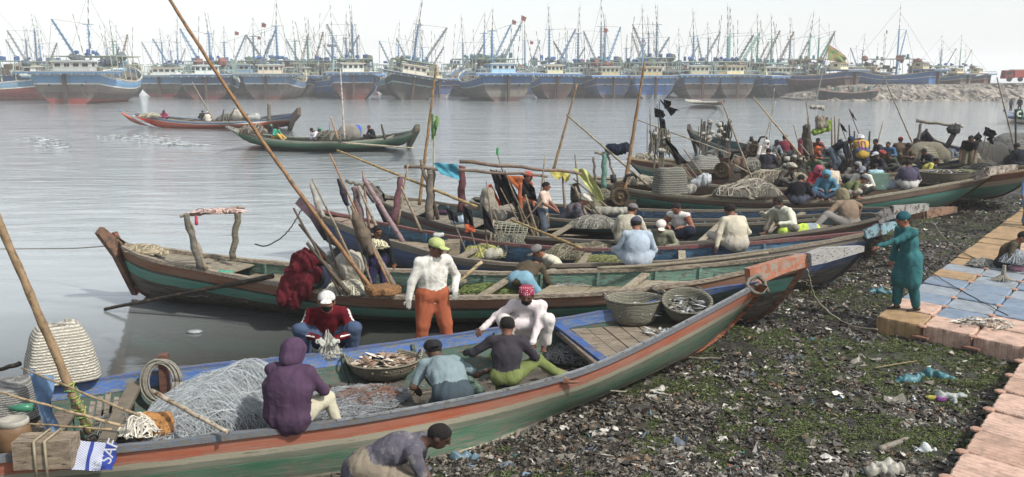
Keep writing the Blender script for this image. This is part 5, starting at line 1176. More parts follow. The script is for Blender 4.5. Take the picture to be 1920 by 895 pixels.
mb.build('cargo', [flat('#6d7a70'), flat('#7a6f62'), flat('#3f6f66')], bt)['kind'] = 'stuff'; mb = MB(); mb.tube([(c.x+4.6, c.y, 2.2), (c.x+7, c.y-.5, 4)], .09, 4); mb.build('steering_oar', [flat('#5a4a3e')], bt)
# big green and brown banner on its pole
bn_ = empty('banner', PZ(1530, 190, 0), 'big green and brown banner streaming from a leaning pole', 'banner'); yb = bn_.location.y
mb = MB(); a = PY(1530, 190, yb); b_ = PY(1555, 80, yb); mb.tube([a, b_], [.12, .06], 5); mb.build('pole', [flat('#6f7f7a')], bn_)
def flagmesh(c4, nx=12, ny=8, amp=.15, th=.0, seed=1):
    c4 = [Vector(c) for c in c4]; G = []; UV = []
    nrm = (c4[1]-c4[0]).cross(c4[3]-c4[0]).normalized(); size = (c4[1]-c4[0]).length
    for i in range(nx+1):
        s = i/nx; row = []; ur = []
        for j in range(ny+1):
            t = j/ny; p = c4[0].lerp(c4[1], s).lerp(c4[3].lerp(c4[2], s), t); w = float(vnoise(np.array([s*7, t*5+s*2, seed*3.1]), seed))
            row.append(p+nrm*(w*amp*(.3+.7*s))+Vector((0, 0, -.05*size*math.sin(s*PI)*0))); ur.append((s, t))
        G.append(row); UV.append(ur)
    return G, UV
m, nt, b = newmat('banner_cloth'); uv = N(nt, 'ShaderNodeUVMap'); n1 = noise(nt, 4, 4, .6, uv.outputs[0]); sp = N(nt, 'ShaderNodeSeparateXYZ'); nt.links.new(uv.outputs[0], sp.inputs[0])
g_ = ramp(nt, [(.4, lin('#2f6b3a')), (.5, lin('#7d8a3a')), (.56, lin('#9a5a34')), (.65, lin('#2f7a46'))], n1.outputs[0]).outputs[0]
eg = ramp(nt, [(0, (1, 1, 1)), (.09, (0, 0, 0)), (.91, (0, 0, 0)), (.95, (1, 1, 1))], sp.outputs[1], 'CONSTANT')
nt.links.new(mixc(nt, eg.outputs[0], g_, lin('#8a4030')), b.inputs['Base Color']); b.inputs['Roughness'].default_value = .9
G, UV = flagmesh([PY(1553, 83, yb), PY(1586, 104, yb+.5), PY(1587, 119, yb+.5), PY(1551, 113, yb)], amp=.35); mb = MB(); mb.grid(G, 0, UV); mb.build('cloth', [m], bn_, True)
# light mast far behind
lm = empty('light_mast', PY(625, 182, 300), 'tall harbour floodlight mast far behind the trawlers', 'light mast'); q = Vector((lm.location.x, 300, 0)); lm.location.z = 0
mb = MB(); mb.tube([q, q+Vector((0, 0, 13.6))], [.35, .2], 6); mb.build('pole', [flat('#5f6568')], lm, local=False) if False else None
lm.matrix_world = Matrix.Translation(q); mb.build('pole', [flat('#5f6568')], lm); mb = MB()
mb.lathe([(0, 13.2), (1.3, 13.2), (1.5, 13.6), (1.3, 14), (0, 14)], (q.x, q.y, 0), seg=10); mb.build('lamp_ring', [flat('#5f6568')], lm)
# red lorry on the bank at the right edge
lo_ = PY(1903, 158, 172); lr = empty('lorry', (lo_.x, lo_.y, 3.2), 'red lorry parked on the far bank at the right edge', 'lorry'); mb = MB()
mb.box((lo_.x+1.6, 172, 4.55), (4.6, 2, 1.3)); mb.box((lo_.x+1.6, 172, 5.3), (4.7, 2.1, .14), m=1); mb.build('cargo_body', [flat('#9a3a38'), flat('#7d2f30')], lr)
mb = MB(); mb.box((lo_.x-1.6, 172, 4.5), (1.5, 1.9, 1.5), taper=.85); mb.box((lo_.x-1.6, 171.02, 4.8), (.9, .06, .5), m=1); mb.build('cab', [flat('#8f3230'), flat('#20262c')], lr)
for x in (-1.6, .4, 3): mb = MB(); mb.lathe([(0, -.15), (.45, -.15), (.45, .15), (0, .15)], (lo_.x+x, 171.1, 3.65), R=[[1, 0, 0], [0, 0, -1], [0, 1, 0]], seg=10); mb.build('wheel', [flat('#1c1c1e')], lr)
# person in beige hanging on at the side of the front trawler with blue bundle
# ------------------------------------------------------------------ tide litter and algae on the mud
LC = [('#2a2723', 22), ('#46413a', 24), ('#625b50', 20), ('#787165', 12), ('#9a9488', 3.5), ('#4a3c2c', 10), ('#7f6c50', 3), ('#c6c3b9', 1.3), ('#3f7a82', .35), ('#83573c', .8), ('#5f7f9a', .4), ('#9a9440', .15), ('#8a4566', .12), ('#1c1a17', 8)]
lm_ = [M(c, .55 if i % 3 else .38, .25, 9, name='litter') for i, (c, w) in enumerate(LC)]; wts = np.array([w for c, w in LC]); wts = wts/wts.sum()
det = PW.x*PU.y-PW.y*PU.x; ln_ = np.random.RandomState(5)
def np_shore(x, y):
    D_ = np.full(x.shape, 1e9); S_ = np.ones(x.shape)
    for a, b in zip(SHORE[:-1], SHORE[1:]):
        dx, dy = b.x-a.x, b.y-a.y; t = np.clip(((x-a.x)*dx+(y-a.y)*dy)/(dx*dx+dy*dy), 0, 1)
        qx, qy = x-a.x-t*dx, y-a.y-t*dy; d = np.hypot(qx, qy); m_ = d < D_
        D_ = np.where(m_, d, D_); S_ = np.where(m_, np.where(dx*qy-dy*qx < 0, 1, -1), S_)
    return D_*S_
def algf(x, y):
    G1 = np.stack([x*.8+3, y*.62, 0*x], -1); return vnoise(G1, 77)+.5*vnoise(G1*4.3, 78)+.25*vnoise(G1*11, 79)
def hmap(x, y):
    i = np.clip(((x-xs[0])/.16).astype(int), 0, len(xs)-1); j = np.clip(((y-ys[0])/.16).astype(int), 0, len(ys)-1); return ZZ[i, j]
n0_ = 330000; y = 7.2*np.exp(ln_.rand(n0_)*1.52); x = ln_.uniform(-.42, .68, n0_)*y
dx, dy = x-PO.x, y-PO.y; a_ = (dx*PU.y-dy*PU.x)/det/CELL; b_ = (PW.x*dy-PW.y*dx)/det/CELL
ok = (np_shore(x, y) > -.15) & ~((a_ > .15) & (b_ > .15)) & ~((a_ > 3.15) & (b_ > -7.2)) & (x > -2.6)
x, y = x[ok], y[ok]; ag = algf(x, y); hv_ = hmap(x, y)
ing = ag > .20; lit = ~ing | (ln_.rand(len(x)) < .16)
dens = .55+.45*np.clip(vnoise(np.stack([x*1.7, y*1.7, 0*x], -1), 55)+.6, 0, 1)
lit &= ln_.rand(len(x)) < dens
X, Y, Hh = x[lit], y[lit], hv_[lit]; k = min(len(X), 80000); X, Y, Hh = X[:k], Y[:k], Hh[:k]
sz = ln_.choice([.008, .011, .014, .018, .024, .034], k)*ln_.uniform(.8, 1.5, k); big = ln_.rand(k) < .004; sz = np.where(big, ln_.uniform(.05, .10, k), sz)
el = ln_.uniform(.3, 1, k); lng = ln_.rand(k) < .25; el = np.where(lng, el*.3, el); sz = np.where(lng, sz*1.7, sz)
Zc = Hh+ln_.uniform(0, .022, k); tx, ty = ln_.uniform(-.4, .4, k), ln_.uniform(-.4, .4, k); rot = ln_.rand(k)*6.28; n5 = 5
VV = np.zeros((k, n5+1, 3)); VV[:, 0] = np.stack([X, Y, Zc+ln_.uniform(0, .5, k)*sz], -1)
for q in range(n5):
    a = 6.28*q/n5+ln_.uniform(-.3, .3, k); r = sz*ln_.uniform(.55, 1.3, k); px, py = r*np.cos(a), r*el*np.sin(a); px, py = px*np.cos(rot)-py*np.sin(rot), px*np.sin(rot)+py*np.cos(rot)
    VV[:, 1+q] = np.stack([X+px, Y+py, Zc+px*tx+py*ty+ln_.uniform(-.35, .45, k)*sz], -1)
base_ = np.arange(k)[:, None, None]*(n5+1); tri = np.array([[0, 1+q, 1+(q+1) % n5] for q in range(n5)])[None]; FF = (base_+tri).reshape(-1, 3)
def fastmesh(name, V, F, MI, mats, label):
    me = bpy.data.meshes.new(name); me.from_pydata(V.tolist(), [], F.tolist())
    for m in mats: me.materials.append(m)
    me.polygons.foreach_set('material_index', MI.astype(np.int32)); me.update(); o = bpy.data.objects.new(name, me); COL.objects.link(o); o['kind'] = 'stuff'; o['label'] = label; return o
fastmesh('litter', VV.reshape(-1, 3), FF, np.repeat(ln_.choice(len(LC), k, p=wts), n5), lm_, 'tide line litter of torn bags, shells and scraps covering the mud')
X, Y = x[ing], y[ing]; k = min(len(X), 40000); X, Y = X[:k], Y[:k]; X = np.repeat(X, 6)+ln_.normal(0, .035, k*6); Y = np.repeat(Y, 6)+ln_.normal(0, .035, k*6); k *= 6
Z = hmap(X, Y)+.004+.02*np.clip(vnoise(np.stack([X*6, Y*6, 0*X], -1), 5), 0, 1); a = ln_.rand(k)*6.28; w = ln_.uniform(.005, .017, k); V = np.zeros((k, 3, 3))
V[:, 0] = np.stack([X-w*np.cos(a), Y-w*np.sin(a), Z], -1); V[:, 1] = np.stack([X+w*np.cos(a), Y+w*np.sin(a), Z], -1); V[:, 2] = np.stack([X+ln_.normal(0, .02, k), Y+ln_.normal(0, .02, k), Z+ln_.uniform(.003, .014, k)], -1)
fastmesh('algae', V.reshape(-1, 3), np.arange(k*3).reshape(-1, 3), ln_.choice(4, k), [M('#4a5826', .8, .3, 6), M('#667634', .8, .3, 6), M('#262f14', .8, .3, 6), M('#3a4020', .8, .3, 6)], 'green algae matted in patches over the mud')

# crumpled film and scraps, each a small creased sheet
sel = np.flatnonzero(lit & (ln_.rand(len(x)) < .5))[:15000]; X, Y, Hh = x[sel], y[sel], hv_[sel]; k = len(X); g_ = 4
sz = ln_.choice([.02, .028, .036, .05, .075], k, p=[.3, .3, .22, .13, .05])*ln_.uniform(.8, 1.4, k); asp = ln_.uniform(.35, 1, k); rot = ln_.rand(k)*6.28; tx, ty = ln_.normal(0, .22, k), ln_.normal(0, .22, k)
V = np.zeros((k, g_*g_, 3))
for i in range(g_):
    for j in range(g_):
        a = (i/(g_-1)-.5)*2*sz+ln_.normal(0, .16, k)*sz; b = (j/(g_-1)-.5)*2*sz*asp+ln_.normal(0, .16, k)*sz; px, py = a*np.cos(rot)-b*np.sin(rot), a*np.sin(rot)+b*np.cos(rot)
        V[:, i*g_+j] = np.stack([X+px, Y+py, Hh+.015+px*tx+py*ty+ln_.normal(0, .22, k)*sz], -1)
tri = np.array([[i*g_+j, (i+1)*g_+j, (i+1)*g_+j+1] for i in range(g_-1) for j in range(g_-1)]+[[i*g_+j, (i+1)*g_+j+1, i*g_+j+1] for i in range(g_-1) for j in range(g_-1)])[None]
FF = (np.arange(k)[:, None, None]*g_*g_+tri).reshape(-1, 3)
SC2 = [('#45413a', 24), ('#5f5a51', 22), ('#7a756a', 12), ('#302c27', 22), ('#98948a', 5), ('#bdbab1', 1.6), ('#5b6670', 3), ('#6f5a44', 4), ('#47706f', .8), ('#8a6a4a', 1)]; w2 = np.array([w for c, w in SC2]); w2 = w2/w2.sum()
fastmesh('litter', V.reshape(-1, 3), FF, np.repeat(ln_.choice(len(SC2), k, p=w2), tri.shape[1]), [M(c, .35, .3, 14, name='film') for c, w in SC2], 'crumpled plastic film and scraps matted into the mud')
# ------------------------------------------------------------------ helpers for gear
def pole(label, a, b, r=.03, col='#a8814f', dy=0, name='bamboo_pole', cat='pole', group=None, r2=None, nodes=True, bend=.0, n=10):
    A = pt(a); Bp = PY(b[0], b[1], A.y+dy) if b[0] != 'w' else Vector(b[1:]); mb = MB(); pts = []; rs = []
    L = (Bp-A).length; side = Vector((1, 0, 0)); r2 = r*.6 if r2 is None else r2
    nn = max(n, int(L/.3)*2 if nodes else n)
    for i in range(nn+1):
        t = i/nn; p = A.lerp(Bp, t)+side*(bend*math.sin(t*PI))+Vector((.004*math.sin(i*1.3), 0, .004*math.cos(i*2.1))); pts.append(p); rs.append((r+(r2-r)*t)*(1.13 if nodes and i % 2 == 0 else 1))
    mb.tube(pts, rs, 6); return solo(mb, name, [M(col, .6, .35, 6, .3, 30, 0, '#5f4a30', .35)], label, cat, group, True)
def lump(name, label, cat, at, caps, col, fold=.012, vox=.022, group=None, mat=None, k=.04, seed=0, hard=None):
    base = pt(at); pr = [('c', np.array(c[0], float), np.array(c[1], float), c[2], c[3], c[4] if len(c) > 4 else 0, k) for c in caps]
    V, F, T = sdf(pr, vox, fold=fold, seed=seed, foldtags=(0, 1, 2)); V[:, 2] -= 0
    me = bpy.data.meshes.new(name); me.from_pydata(V.tolist(), [], F.tolist()); cols = col if isinstance(col, (list, tuple)) else [col]
    for c in cols: me.materials.append(mat or cloth(c, .7, .3))
    me.polygons.foreach_set('material_index', T); me.polygons.foreach_set('use_smooth', [True]*len(F)); me.update()
    o = bpy.data.objects.new(name, me); COL.objects.link(o); o.location = base; return tag(o, label, cat, group)
STRAND = {}
def netpile(label, at, rx, ry, H, col, n=500, rot=0, r=.003, base=None, name='fishing_net', cat='fishing net', group=None, seed=0, wild=1.0, core=True, arcs=.35, bumpy=.22, flow=.5):
    rr = random.Random(seed); c = pt(at); ca, sa = math.cos(rot), math.sin(rot); mb = MB()
    def hgt(a, b_):
        q = a*a+b_*b_
        return H*max(0, 1-q)**.6*(1+bumpy*float(vnoise(np.array([a*4, b_*4, seed*1.]), seed+9))) if q < 1 else 0
    def W(a, b_, z): x = a*rx; y = b_*ry; return (c.x+x*ca-y*sa, c.y+x*sa+y*ca, c.z+z)
    if core:
        G = []
        for i in range(15):
            q = i/14; G.append([W(q*math.cos(t), q*math.sin(t), hgt(q*math.cos(t)*.999, q*math.sin(t)*.999)-.015) for t in np.linspace(0, 2*PI, 29)])
        mb.grid(G, 0)
    for k in range(n):
        a = rr.uniform(-1, 1); b_ = rr.uniform(-1, 1)
        if a*a+b_*b_ > 1: continue
        th = rr.random()*6.28 if rr.random() > flow else rot+1.2+rr.gauss(0, .4); pts = []; m = rr.randrange(6, 13); lift = rr.uniform(0, .05)*wild
        for q in range(m):
            z = hgt(a, b_)+lift*math.sin(q/(m-1)*PI)+rr.uniform(0, .012); pts.append(W(a, b_, z)); th += rr.gauss(0, arcs); st = .05/max(rx, .05)*1.6
            a += st*math.cos(th); b_ += .05/max(ry, .05)*1.6*math.sin(th)
            if a*a+b_*b_ > 1.05: th += 2.2; a *= .96; b_ *= .96
        mb.tube(pts, r*rr.uniform(.7, 1.5), 3, 1+(k % 2), cap=False)
    cc = lin(col); lite = '#%02x%02x%02x' % tuple(int(min(255, int(col[i:i+2], 16)*1.22)) for i in (1, 3, 5)); dark = '#%02x%02x%02x' % tuple(int(int(col[i:i+2], 16)*.62) for i in (1, 3, 5))
    return solo(mb, name, [M(base or dark, .95, .35, 14, .8, 60), M(col, .8, .2), M(lite, .8, .2)], label, cat, group)
def wicker(col='#8b8672', ws=14):
    key = ('wick', col, ws)
    if key in MC: return MC[key]
    m, nt, b = newmat('woven_palm'); tc = N(nt, 'ShaderNodeTexCoord'); wv = N(nt, 'ShaderNodeTexWave'); wv.bands_direction = 'Z'; wv.inputs['Scale'].default_value = ws; wv.inputs['Distortion'].default_value = 3; wv.inputs['Detail'].default_value = 3; wv.inputs['Detail Scale'].default_value = 4
    nt.links.new(tc.outputs['Object'], wv.inputs['Vector']); c = lin(col)
    n1 = noise(nt, 40, 3, .7, tc.outputs['Object']); mm_ = N(nt, 'ShaderNodeMath', operation='MULTIPLY'); nt.links.new(wv.outputs[1], mm_.inputs[0]); nt.links.new(n1.outputs[0], mm_.inputs[1])
    nt.links.new(ramp(nt, [(.1, tuple(x*.45 for x in c)), (.45, c), (.7, tuple(min(.8, x*1.5) for x in c))], mm_.outputs[0]).outputs[0], b.inputs['Base Color']); b.inputs['Roughness'].default_value = .9
    bump(nt, b, mm_.outputs[0], 1, .02); MC[key] = m; return m
def basket(label, at, r, h, col='#8b8672', flare=1.2, tilt=0, handles=True, group='woven baskets', fish=None, seed=0, sx=1.12):
    rr = random.Random(seed); root = empty('woven_basket', pt(at), label, 'basket', group); R_ = Matrix.Rotation(tilt, 3, 'X') @ Matrix.Rotation(.2, 3, 'Z')
    mb = MB(); prof = [(0, 0), (r*.8, 0), (r*.9, .04)]
    for k in range(1, 9): t = k/8; prof.append((r*(.9+(flare-.9)*t**.7)+(.006 if k % 2 else 0), .04+(h-.04)*t))
    prof += [(r*flare+.02, h+.012), (r*flare-.01, h+.02), (r*flare-.03, h)]
    for k in range(7, 0, -1): t = k/8; prof.append((r*(.9+(flare-.9)*t**.7)-.03, .04+(h-.04)*t))
    prof += [(0, .035)]
    mb.lathe(prof, (0, 0, 0), R=R_, seg=30, sx=sx); mb.build('basket_body', [wicker(col)], root, True, local=True)
    if handles:
        for sg in (-1, 1):
            mb = MB(); P_ = [R_ @ Vector((sg*r*flare*sx*.96+sg*.05*math.sin(q), .13*math.cos(q), h+.0+.10*math.sin(q))) for q in np.linspace(0, PI, 9)]; mb.tube(P_, .013, 5); mb.build('handle', [wicker('#a39c86')], root, True, local=True)
    if fish: fishheap(fish[0], root.location+R_ @ Vector((0, 0, h*fish[1])), r*flare*.86*sx, r*flare*.86, fish[2], seed, fish[3], tilt)
    return root
def fishheap(label, c, rx, ry, n, seed, cols, tilt=0, H=.09, name='fish_catch', ln=(.05, .12)):
    rr = random.Random(seed+90); mb = MB()
    for k in range(n):
        a = rr.random()*6.28; q = math.sqrt(rr.random()); x = rx*q*math.cos(a); y = ry*q*math.sin(a); z = H*(1-q*q)+rr.uniform(-.02, .02)+y*math.sin(tilt); L = rr.uniform(*ln); w = L*rr.uniform(.14, .3)
        th = rr.random()*6.28; d = Vector((math.cos(th), math.sin(th), rr.uniform(-.4, .4))).normalized(); s = d.cross(Vector((0, 0, 1))).normalized(); u = s.cross(d); o = Vector(c)+Vector((x, y, z))
        P_ = [o-d*L, o-d*L*.3+s*w, o+d*L*.5+s*w*.8, o+d*L, o+d*L*.5-s*w*.8, o-d*L*.3-s*w, o+u*w*.7, o-u*w*.5]
        F_ = [(i, (i+1) % 6, 6) for i in range(6)]+[((i+1) % 6, i, 7) for i in range(6)]
        mb.add([tuple(p) for p in P_], F_, rr.randrange(len(cols)))
    o = solo(mb, name, [M(c_, .45, .3, 12) for c_ in cols], label, 'catch'); o['kind'] = 'stuff'; return o
def clothq(name, label, cat, q4, col, amp=.05, seed=1, group=None, nx=14, ny=10, mat=None, thick=.012):
    G, UV = flagmesh(q4, nx, ny, amp, seed=seed); mb = MB(); mb.grid(G, 0, UV)
    G2 = [[p+Vector((0, thick, -thick*.5)) for p in row] for row in G]; mb.grid(G2, 0, UV, flip=True)
    return solo(mb, name, [mat or cloth(col, .6, .3)], label, cat, group, True)
def rope(label, pts, r=.012, col='#8d8470', group=None, sag=0, name='rope', n=28):
    P_ = poly_sample([pt(p) for p in pts], n)
    for i, p in enumerate(P_): t = i/(n-1); p.z -= sag*4*t*(1-t); p.x += .01*math.sin(i*2.2)
    mb = MB(); mb.tube(P_, r, 5); return solo(mb, name, [M(col, .9, .3, 20, .5, 120)], label, 'rope', group, True)
def postpart(key, name, a, b, r, col, r2=None, dy=0, sq=False):
    A = pt(a); Bp = PY(b[0], b[1], A.y+dy); mb = MB(); n = 8
    mb.tube([A.lerp(Bp, i/n)+Vector((.02*math.sin(i*1.9+a[0]), 0, 0)) for i in range(n+1)], [r, r2 or r*.8], 7); return mb.build(name, [wood(col)], BOATS[key]['root'], True)
def barpart(key, name, a, b, ya, yb, r, col, sag=0):
    A = PY(a[0], a[1], ya); Bp = PY(b[0], b[1], yb); mb = MB(); n = 10
    mb.tube([A.lerp(Bp, i/n)+Vector((0, 0, .02*math.sin(i*1.7)-sag*math.sin(i/n*PI))) for i in range(n+1)], [r, r*.8], 6); return mb.build(name, [wood(col)], BOATS[key]['root'], True)
STK = 'thin sticks and poles standing bundled in the boats'
def sticks(lst, label, col='#7f6f58', r=.02, group=STK, name='stick'):
    for s in lst: pole(label, s[0], s[1], s[2] if len(s) > 2 else r, s[3] if len(s) > 3 else col, dy=s[4] if len(s) > 4 else 0, name=name, cat='stick', group=group, nodes=False, n=5)
# ================================================================== boat A gear
netpile('big heap of silvery monofilament fishing net left of the purple hooded figure', (418, 800, .40), .98, .62, .50, '#959b9e', 3600, rot=.9, r=.0017, base='#4f5456', seed=1, wild=2.4, bumpy=.26, arcs=.2, flow=.85)
netpile('low fringe of grey net trailing off the big heap toward the far rim', (490, 715, .42), .8, .35, .22, '#868b8d', 900, rot=.3, r=.002, base='#4a4e50', seed=2, wild=1.6)
netpile('thin tangle of grey net spread on the deck boards below the crab basket', (655, 755, .41), .72, .5, .05, '#7d8184', 1100, rot=.5, r=.002, base='#55534e', seed=3, wild=.8, arcs=.7)
netpile('brown and rust coloured cords tangled in the spread net', (688, 745, .45), .38, .28, .04, '#6f5244', 90, rot=.4, r=.003, seed=4, core=False, name='cord_tangle', cat='cord tangle', arcs=.8)
netpile('little heap of clear net in the open hold beside the squatting man in pink', (1085, 668, .28), .55, .45, .14, '#8f9290', 420, r=.003, base='#3b3e3b', seed=5, wild=1.2)
basket('shallow woven basket heaped with crabs, in front of the orange trousers', (720, 702, .42), .36, .20, '#857d68', 1.18, 0, True, fish=('heap of pale brown crabs and small fish in the shallow basket', .72, 190, ['#9a8468', '#b7a288', '#7a5c48', '#c9bfae', '#8f7d6a']), seed=1)
basket('largest round woven basket with handles and a few silver fish inside', (1188, 603, .64), .33, .36, '#8a8875', 1.18, 0, True, fish=('small silver fish lying in the largest woven basket', .45, 90, ['#b9bcbc', '#8f9496', '#d2d4d2']), seed=2)
basket('woven basket tipped toward the camera beside the largest one', (1285, 590, .78), .27, .25, '#7f7c69', 1.22, .38, False, fish=('dark and silver fish in the tipped basket', .5, 60, ['#6d6f6e', '#a5a8a8', '#4a4b4a']), seed=3)
basket('dull grey shallow basket half hidden behind the largest one', (1268, 560, .72), .30, .16, '#6f6c5e', 1.2, 0, False, seed=4)
fishheap('few silver fish spilled on the foredeck under the baskets', PZ(1242, 622, .66), .3, .12, 26, 5, ['#b5b8b8', '#8a8f90'], H=.02)
# white woven cover, lower left
def woven_cover(label, at, w0, w1, d0, d1, h, yaw, col, top_open=True, ws=14, e=3.4):
    c = pt(at); mb = MB(); G = []; R_ = Matrix.Rotation(yaw, 3, 'Z'); L_ = 15
    for i in range(L_):
        t = i/(L_-1); W_ = w0+(w1-w0)*t**1.3; D_ = d0+(d1-d0)*t; z = h*math.sin(t*PI/2)**.85; row = []; W_ *= 1-.4*max(0, (t-.7)/.3)**2; D_ *= 1-.4*max(0, (t-.7)/.3)**2
        for k in range(41):
            a = 2*PI*k/40; x = W_*abs(math.cos(a))**(2/e)*(1 if math.cos(a) > 0 else -1); y = D_*abs(math.sin(a))**(2/e)*(1 if math.sin(a) > 0 else -1)
            nz = .035*float(vnoise(np.array([x*9, y*9, z*9]), 6)); row.append(c+R_ @ Vector((x*(1+nz), y*(1+nz), z+.03*math.sin(a*2+1)*t)))
        G.append(row)
    mb.grid(G, 0); mb.add([tuple(p) for p in G[-1][:-1]], [tuple(range(40))], 0)
    return solo(mb, 'woven_cover', [wicker(col, ws)], label, 'woven basket', 'woven baskets', True)
woven_cover('tall white woven palm basket standing upside down at the stern, lower left', (117, 705, .82), .40, .14, .36, .12, .64, .55, '#bdb8a8', ws=10, e=5.5)
woven_cover('grey net wrapped woven basket lying low at the left edge', (2, 775, .62), .44, .30, .4, .26, .36, .2, '#8b8a84')
pole('thick bamboo pole leaning in the lower left corner, green twine at its foot', (168, 812, .62), (-14, 388), .052, '#8a7150', r2=.04)
mb = MB(); A_ = pt((168, 812, .62)); B_ = PY(-14, 388, A_.y); U_ = (B_-A_).normalized()
for k in range(7):
    c0_ = A_+U_*(.12+.075*k+rnd.uniform(-.02, .02)); mb.tube([c0_+Vector((.062*math.cos(t), .062*math.sin(t), rnd.uniform(-.012, .012))) for t in np.linspace(0, 6.28, 12)]+[c0_+Vector((.06, -.06, -.06-.04*(k % 3)))], .008, 4, k % 2)
solo(mb, 'twine', [M('#8fa63a', .8), M('#6f9a4a', .8)], 'green and yellow twine wound round the foot of the left bamboo pole', 'twine', smooth=True)
mb = MB(); cc_ = PZ(308, 742, .52)
for k in range(16):
    R0 = .17+.012*(k % 4); sh_ = Vector(((k % 3-1)*.03, .02*(k//4), 0)); mb.tube([cc_+sh_+Vector((R0*math.cos(t)*1.05, -.05-.03*(k//4)+.04*math.sin(t), .20+R0*1.25*math.sin(t))) for t in np.linspace(0, 2*PI, 22)], .011, 5)
solo(mb, 'rope_coil', [M('#8d897c', .9, .3, 20, .5, 100)], 'coil of grey rope hung over the short brown post', 'rope coil', smooth=True)
mb = MB(); mb.beam(cc_+Vector((0, .05, -.2)), cc_+Vector((0, .05, .50)), .13, .09); mb.build('bollard_post', [wood('#6e4a3c')], BOATS['A']['root'])
pole('bleached forked branch lying across the silvery net heap', (428, 812, .80), (284, 733), .022, '#a39680', dy=.55, nodes=False, name='branch', cat='branch', r2=.03)
pole('short prong of the bleached branch', (300, 747, 1.0), (276, 750), .02, '#a39680', nodes=False, name='branch', cat='branch') if False else None
lump('float_block', 'worn orange foam float tied on with white cord', 'float', (290, 812, .60), [((-.13, 0, .02), (.13, .0, .05), .10, .10), ((-.12, .02, .13), (.12, .02, .14), .09, .085)], '#b07a3a', fold=.008, mat=M('#b27a38', .8, .35, 9, .6, 40, 0, '#6b4422', .35))
netpile('white cord tangled round the orange float', (262, 812, .64), .16, .12, .16, '#b5b1a4', 70, r=.006, seed=7, name='cord_tangle', cat='cord tangle', core=False, arcs=.7)
netpile('dark grey net and cord in the bottom of the stern', (235, 806, .50), .42, .25, .12, '#5f605c', 260, r=.005, seed=8, base='#2b2b29')
pole('thin pole lying out over the stern with a blue rag tied to it', (262, 780, .92), (40, 690), .018, '#8f7d60', nodes=False, dy=.3, name='thin_pole')
pole('bare pole running off the left edge above the wooden block', (232, 800, .86), (-10, 733), .018, '#a08a68', nodes=False, name='thin_pole')
pole('third thin pole crossing the stern clutter', (210, 806, .84), (20, 792), .014, '#96815f', nodes=False, name='thin_pole')
clothq('rag', 'faded blue rag hanging from the thin pole at the stern', 'rag', [PY(50, 692, 9.6), PY(92, 706, 9.5), PY(108, 814, 9.4), PY(88, 822, 9.4)], '#6484a8', .09, 3)
o = PZ(92, 862, .72); mb = MB(); mb.box(o+Vector((0, -.02, .10)), (.52, .26, .27), R=Matrix.Rotation(.08, 3, 'Z'))
solo(mb, 'timber_block', [wood('#8b7b66')], 'heavy grey timber block roped on the gunwale by the left edge', 'timber block')
mb = MB()
for dx in (-.04, .06): mb.tube([o+Vector((dx, -.17, -.1)), o+Vector((dx, -.17, .25)), o+Vector((dx+.01, .12, .26)), o+Vector((dx, .14, 0))], .014, 5)
solo(mb, 'rope_lashing', [M('#9a8f74', .9)], 'two turns of rope lashing round the timber block', 'rope', smooth=True)
# printed plastic bag over the gunwale
m, nt, b = newmat('printed_bag'); uv = N(nt, 'ShaderNodeUVMap'); sp = N(nt, 'ShaderNodeSeparateXYZ'); nt.links.new(uv.outputs[0], sp.inputs[0])
ck = N(nt, 'ShaderNodeTexChecker'); ck.inputs['Scale'].default_value = 26; nt.links.new(uv.outputs[0], ck.inputs['Vector']); ck.inputs['Color1'].default_value = (*lin('#c3c7d2'), 1); ck.inputs['Color2'].default_value = (*lin('#7f88a6'), 1)
bd = ramp(nt, [(0, (1, 1, 1)), (.06, (0, 0, 0)), (.36, (1, 1, 1)), (.45, (0, 0, 0)), (.72, (1, 1, 1))], sp.outputs[0], 'CONSTANT')
nt.links.new(mixc(nt, bd.outputs[0], ck.outputs[0], lin('#243a8c')), b.inputs['Base Color']); b.inputs['Roughness'].default_value = .4
bagq = [PZ(146, 820, .86)+Vector((0, -.06, 0)), PZ(224, 826, .86)+Vector((0, -.06, 0)), PY(212, 884, 8.25), PY(128, 880, 8.25)]
bag = clothq('printed_bag', 'blue and white printed plastic bag hanging over the gunwale', 'plastic bag', bagq, '#ffffff', .04, 5, mat=m)
fc = bpy.data.curves.new('lettering', 'FONT'); fc.body = "SAF"; fc.size = .15; fc.extrude = .002; tx = bpy.data.objects.new('lettering', fc); COL.objects.link(tx)
me_ = bpy.data.meshes.new_from_object(tx); bpy.data.objects.remove(tx); tx = bpy.data.objects.new('lettering', me_); COL.objects.link(tx); me_.materials.append(M('#d9dbe2', .5))
tx.parent = bag; p_ = PY(206, 872, 8.12); tx.location = p_-Vector(bag.location); tx.rotation_euler = (1.45, -1.15, .1)
jar = empty('clay_jar', PZ(30, 846, .72), 'brown striped plastic tub with a white top at the left edge', 'tub'); mb = MB(); mb.lathe([(0, 0), (.12, 0), (.145, .05), (.14, .1), (.148, .15), (.135, .24), (.12, .27)], (0, 0, 0), seg=18, sx=1.1); mb.build('tub_body', [M('#75583a', .5, .3, 8)], jar, True, local=True)
mb = MB(); mb.lathe([(.12, .27), (.13, .28), (.13, .32), (.11, .33), (.10, .29), (0, .29)], (0, 0, 0), seg=18, sx=1.1); mb.build('tub_collar', [M('#9a978b', .6)], jar, True, local=True)
lump('red_cloth', 'bright red cloth bundle at the very left edge of the stern', 'cloth', (-4, 836, .75), [((-.1, 0, 0), (.1, 0, .03), .11, .08), ((0, 0, .05), (.07, 0, .16), .08, .05)], '#a81f30')
lump('rag', 'pink and white knotted rag beside the brown tub', 'rag', (48, 832, .82), [((-.08, 0, 0), (.08, 0, .02), .035, .03), ((0, 0, 0), (.02, 0, .05), .03, .02)], '#b89aa0', vox=.015)
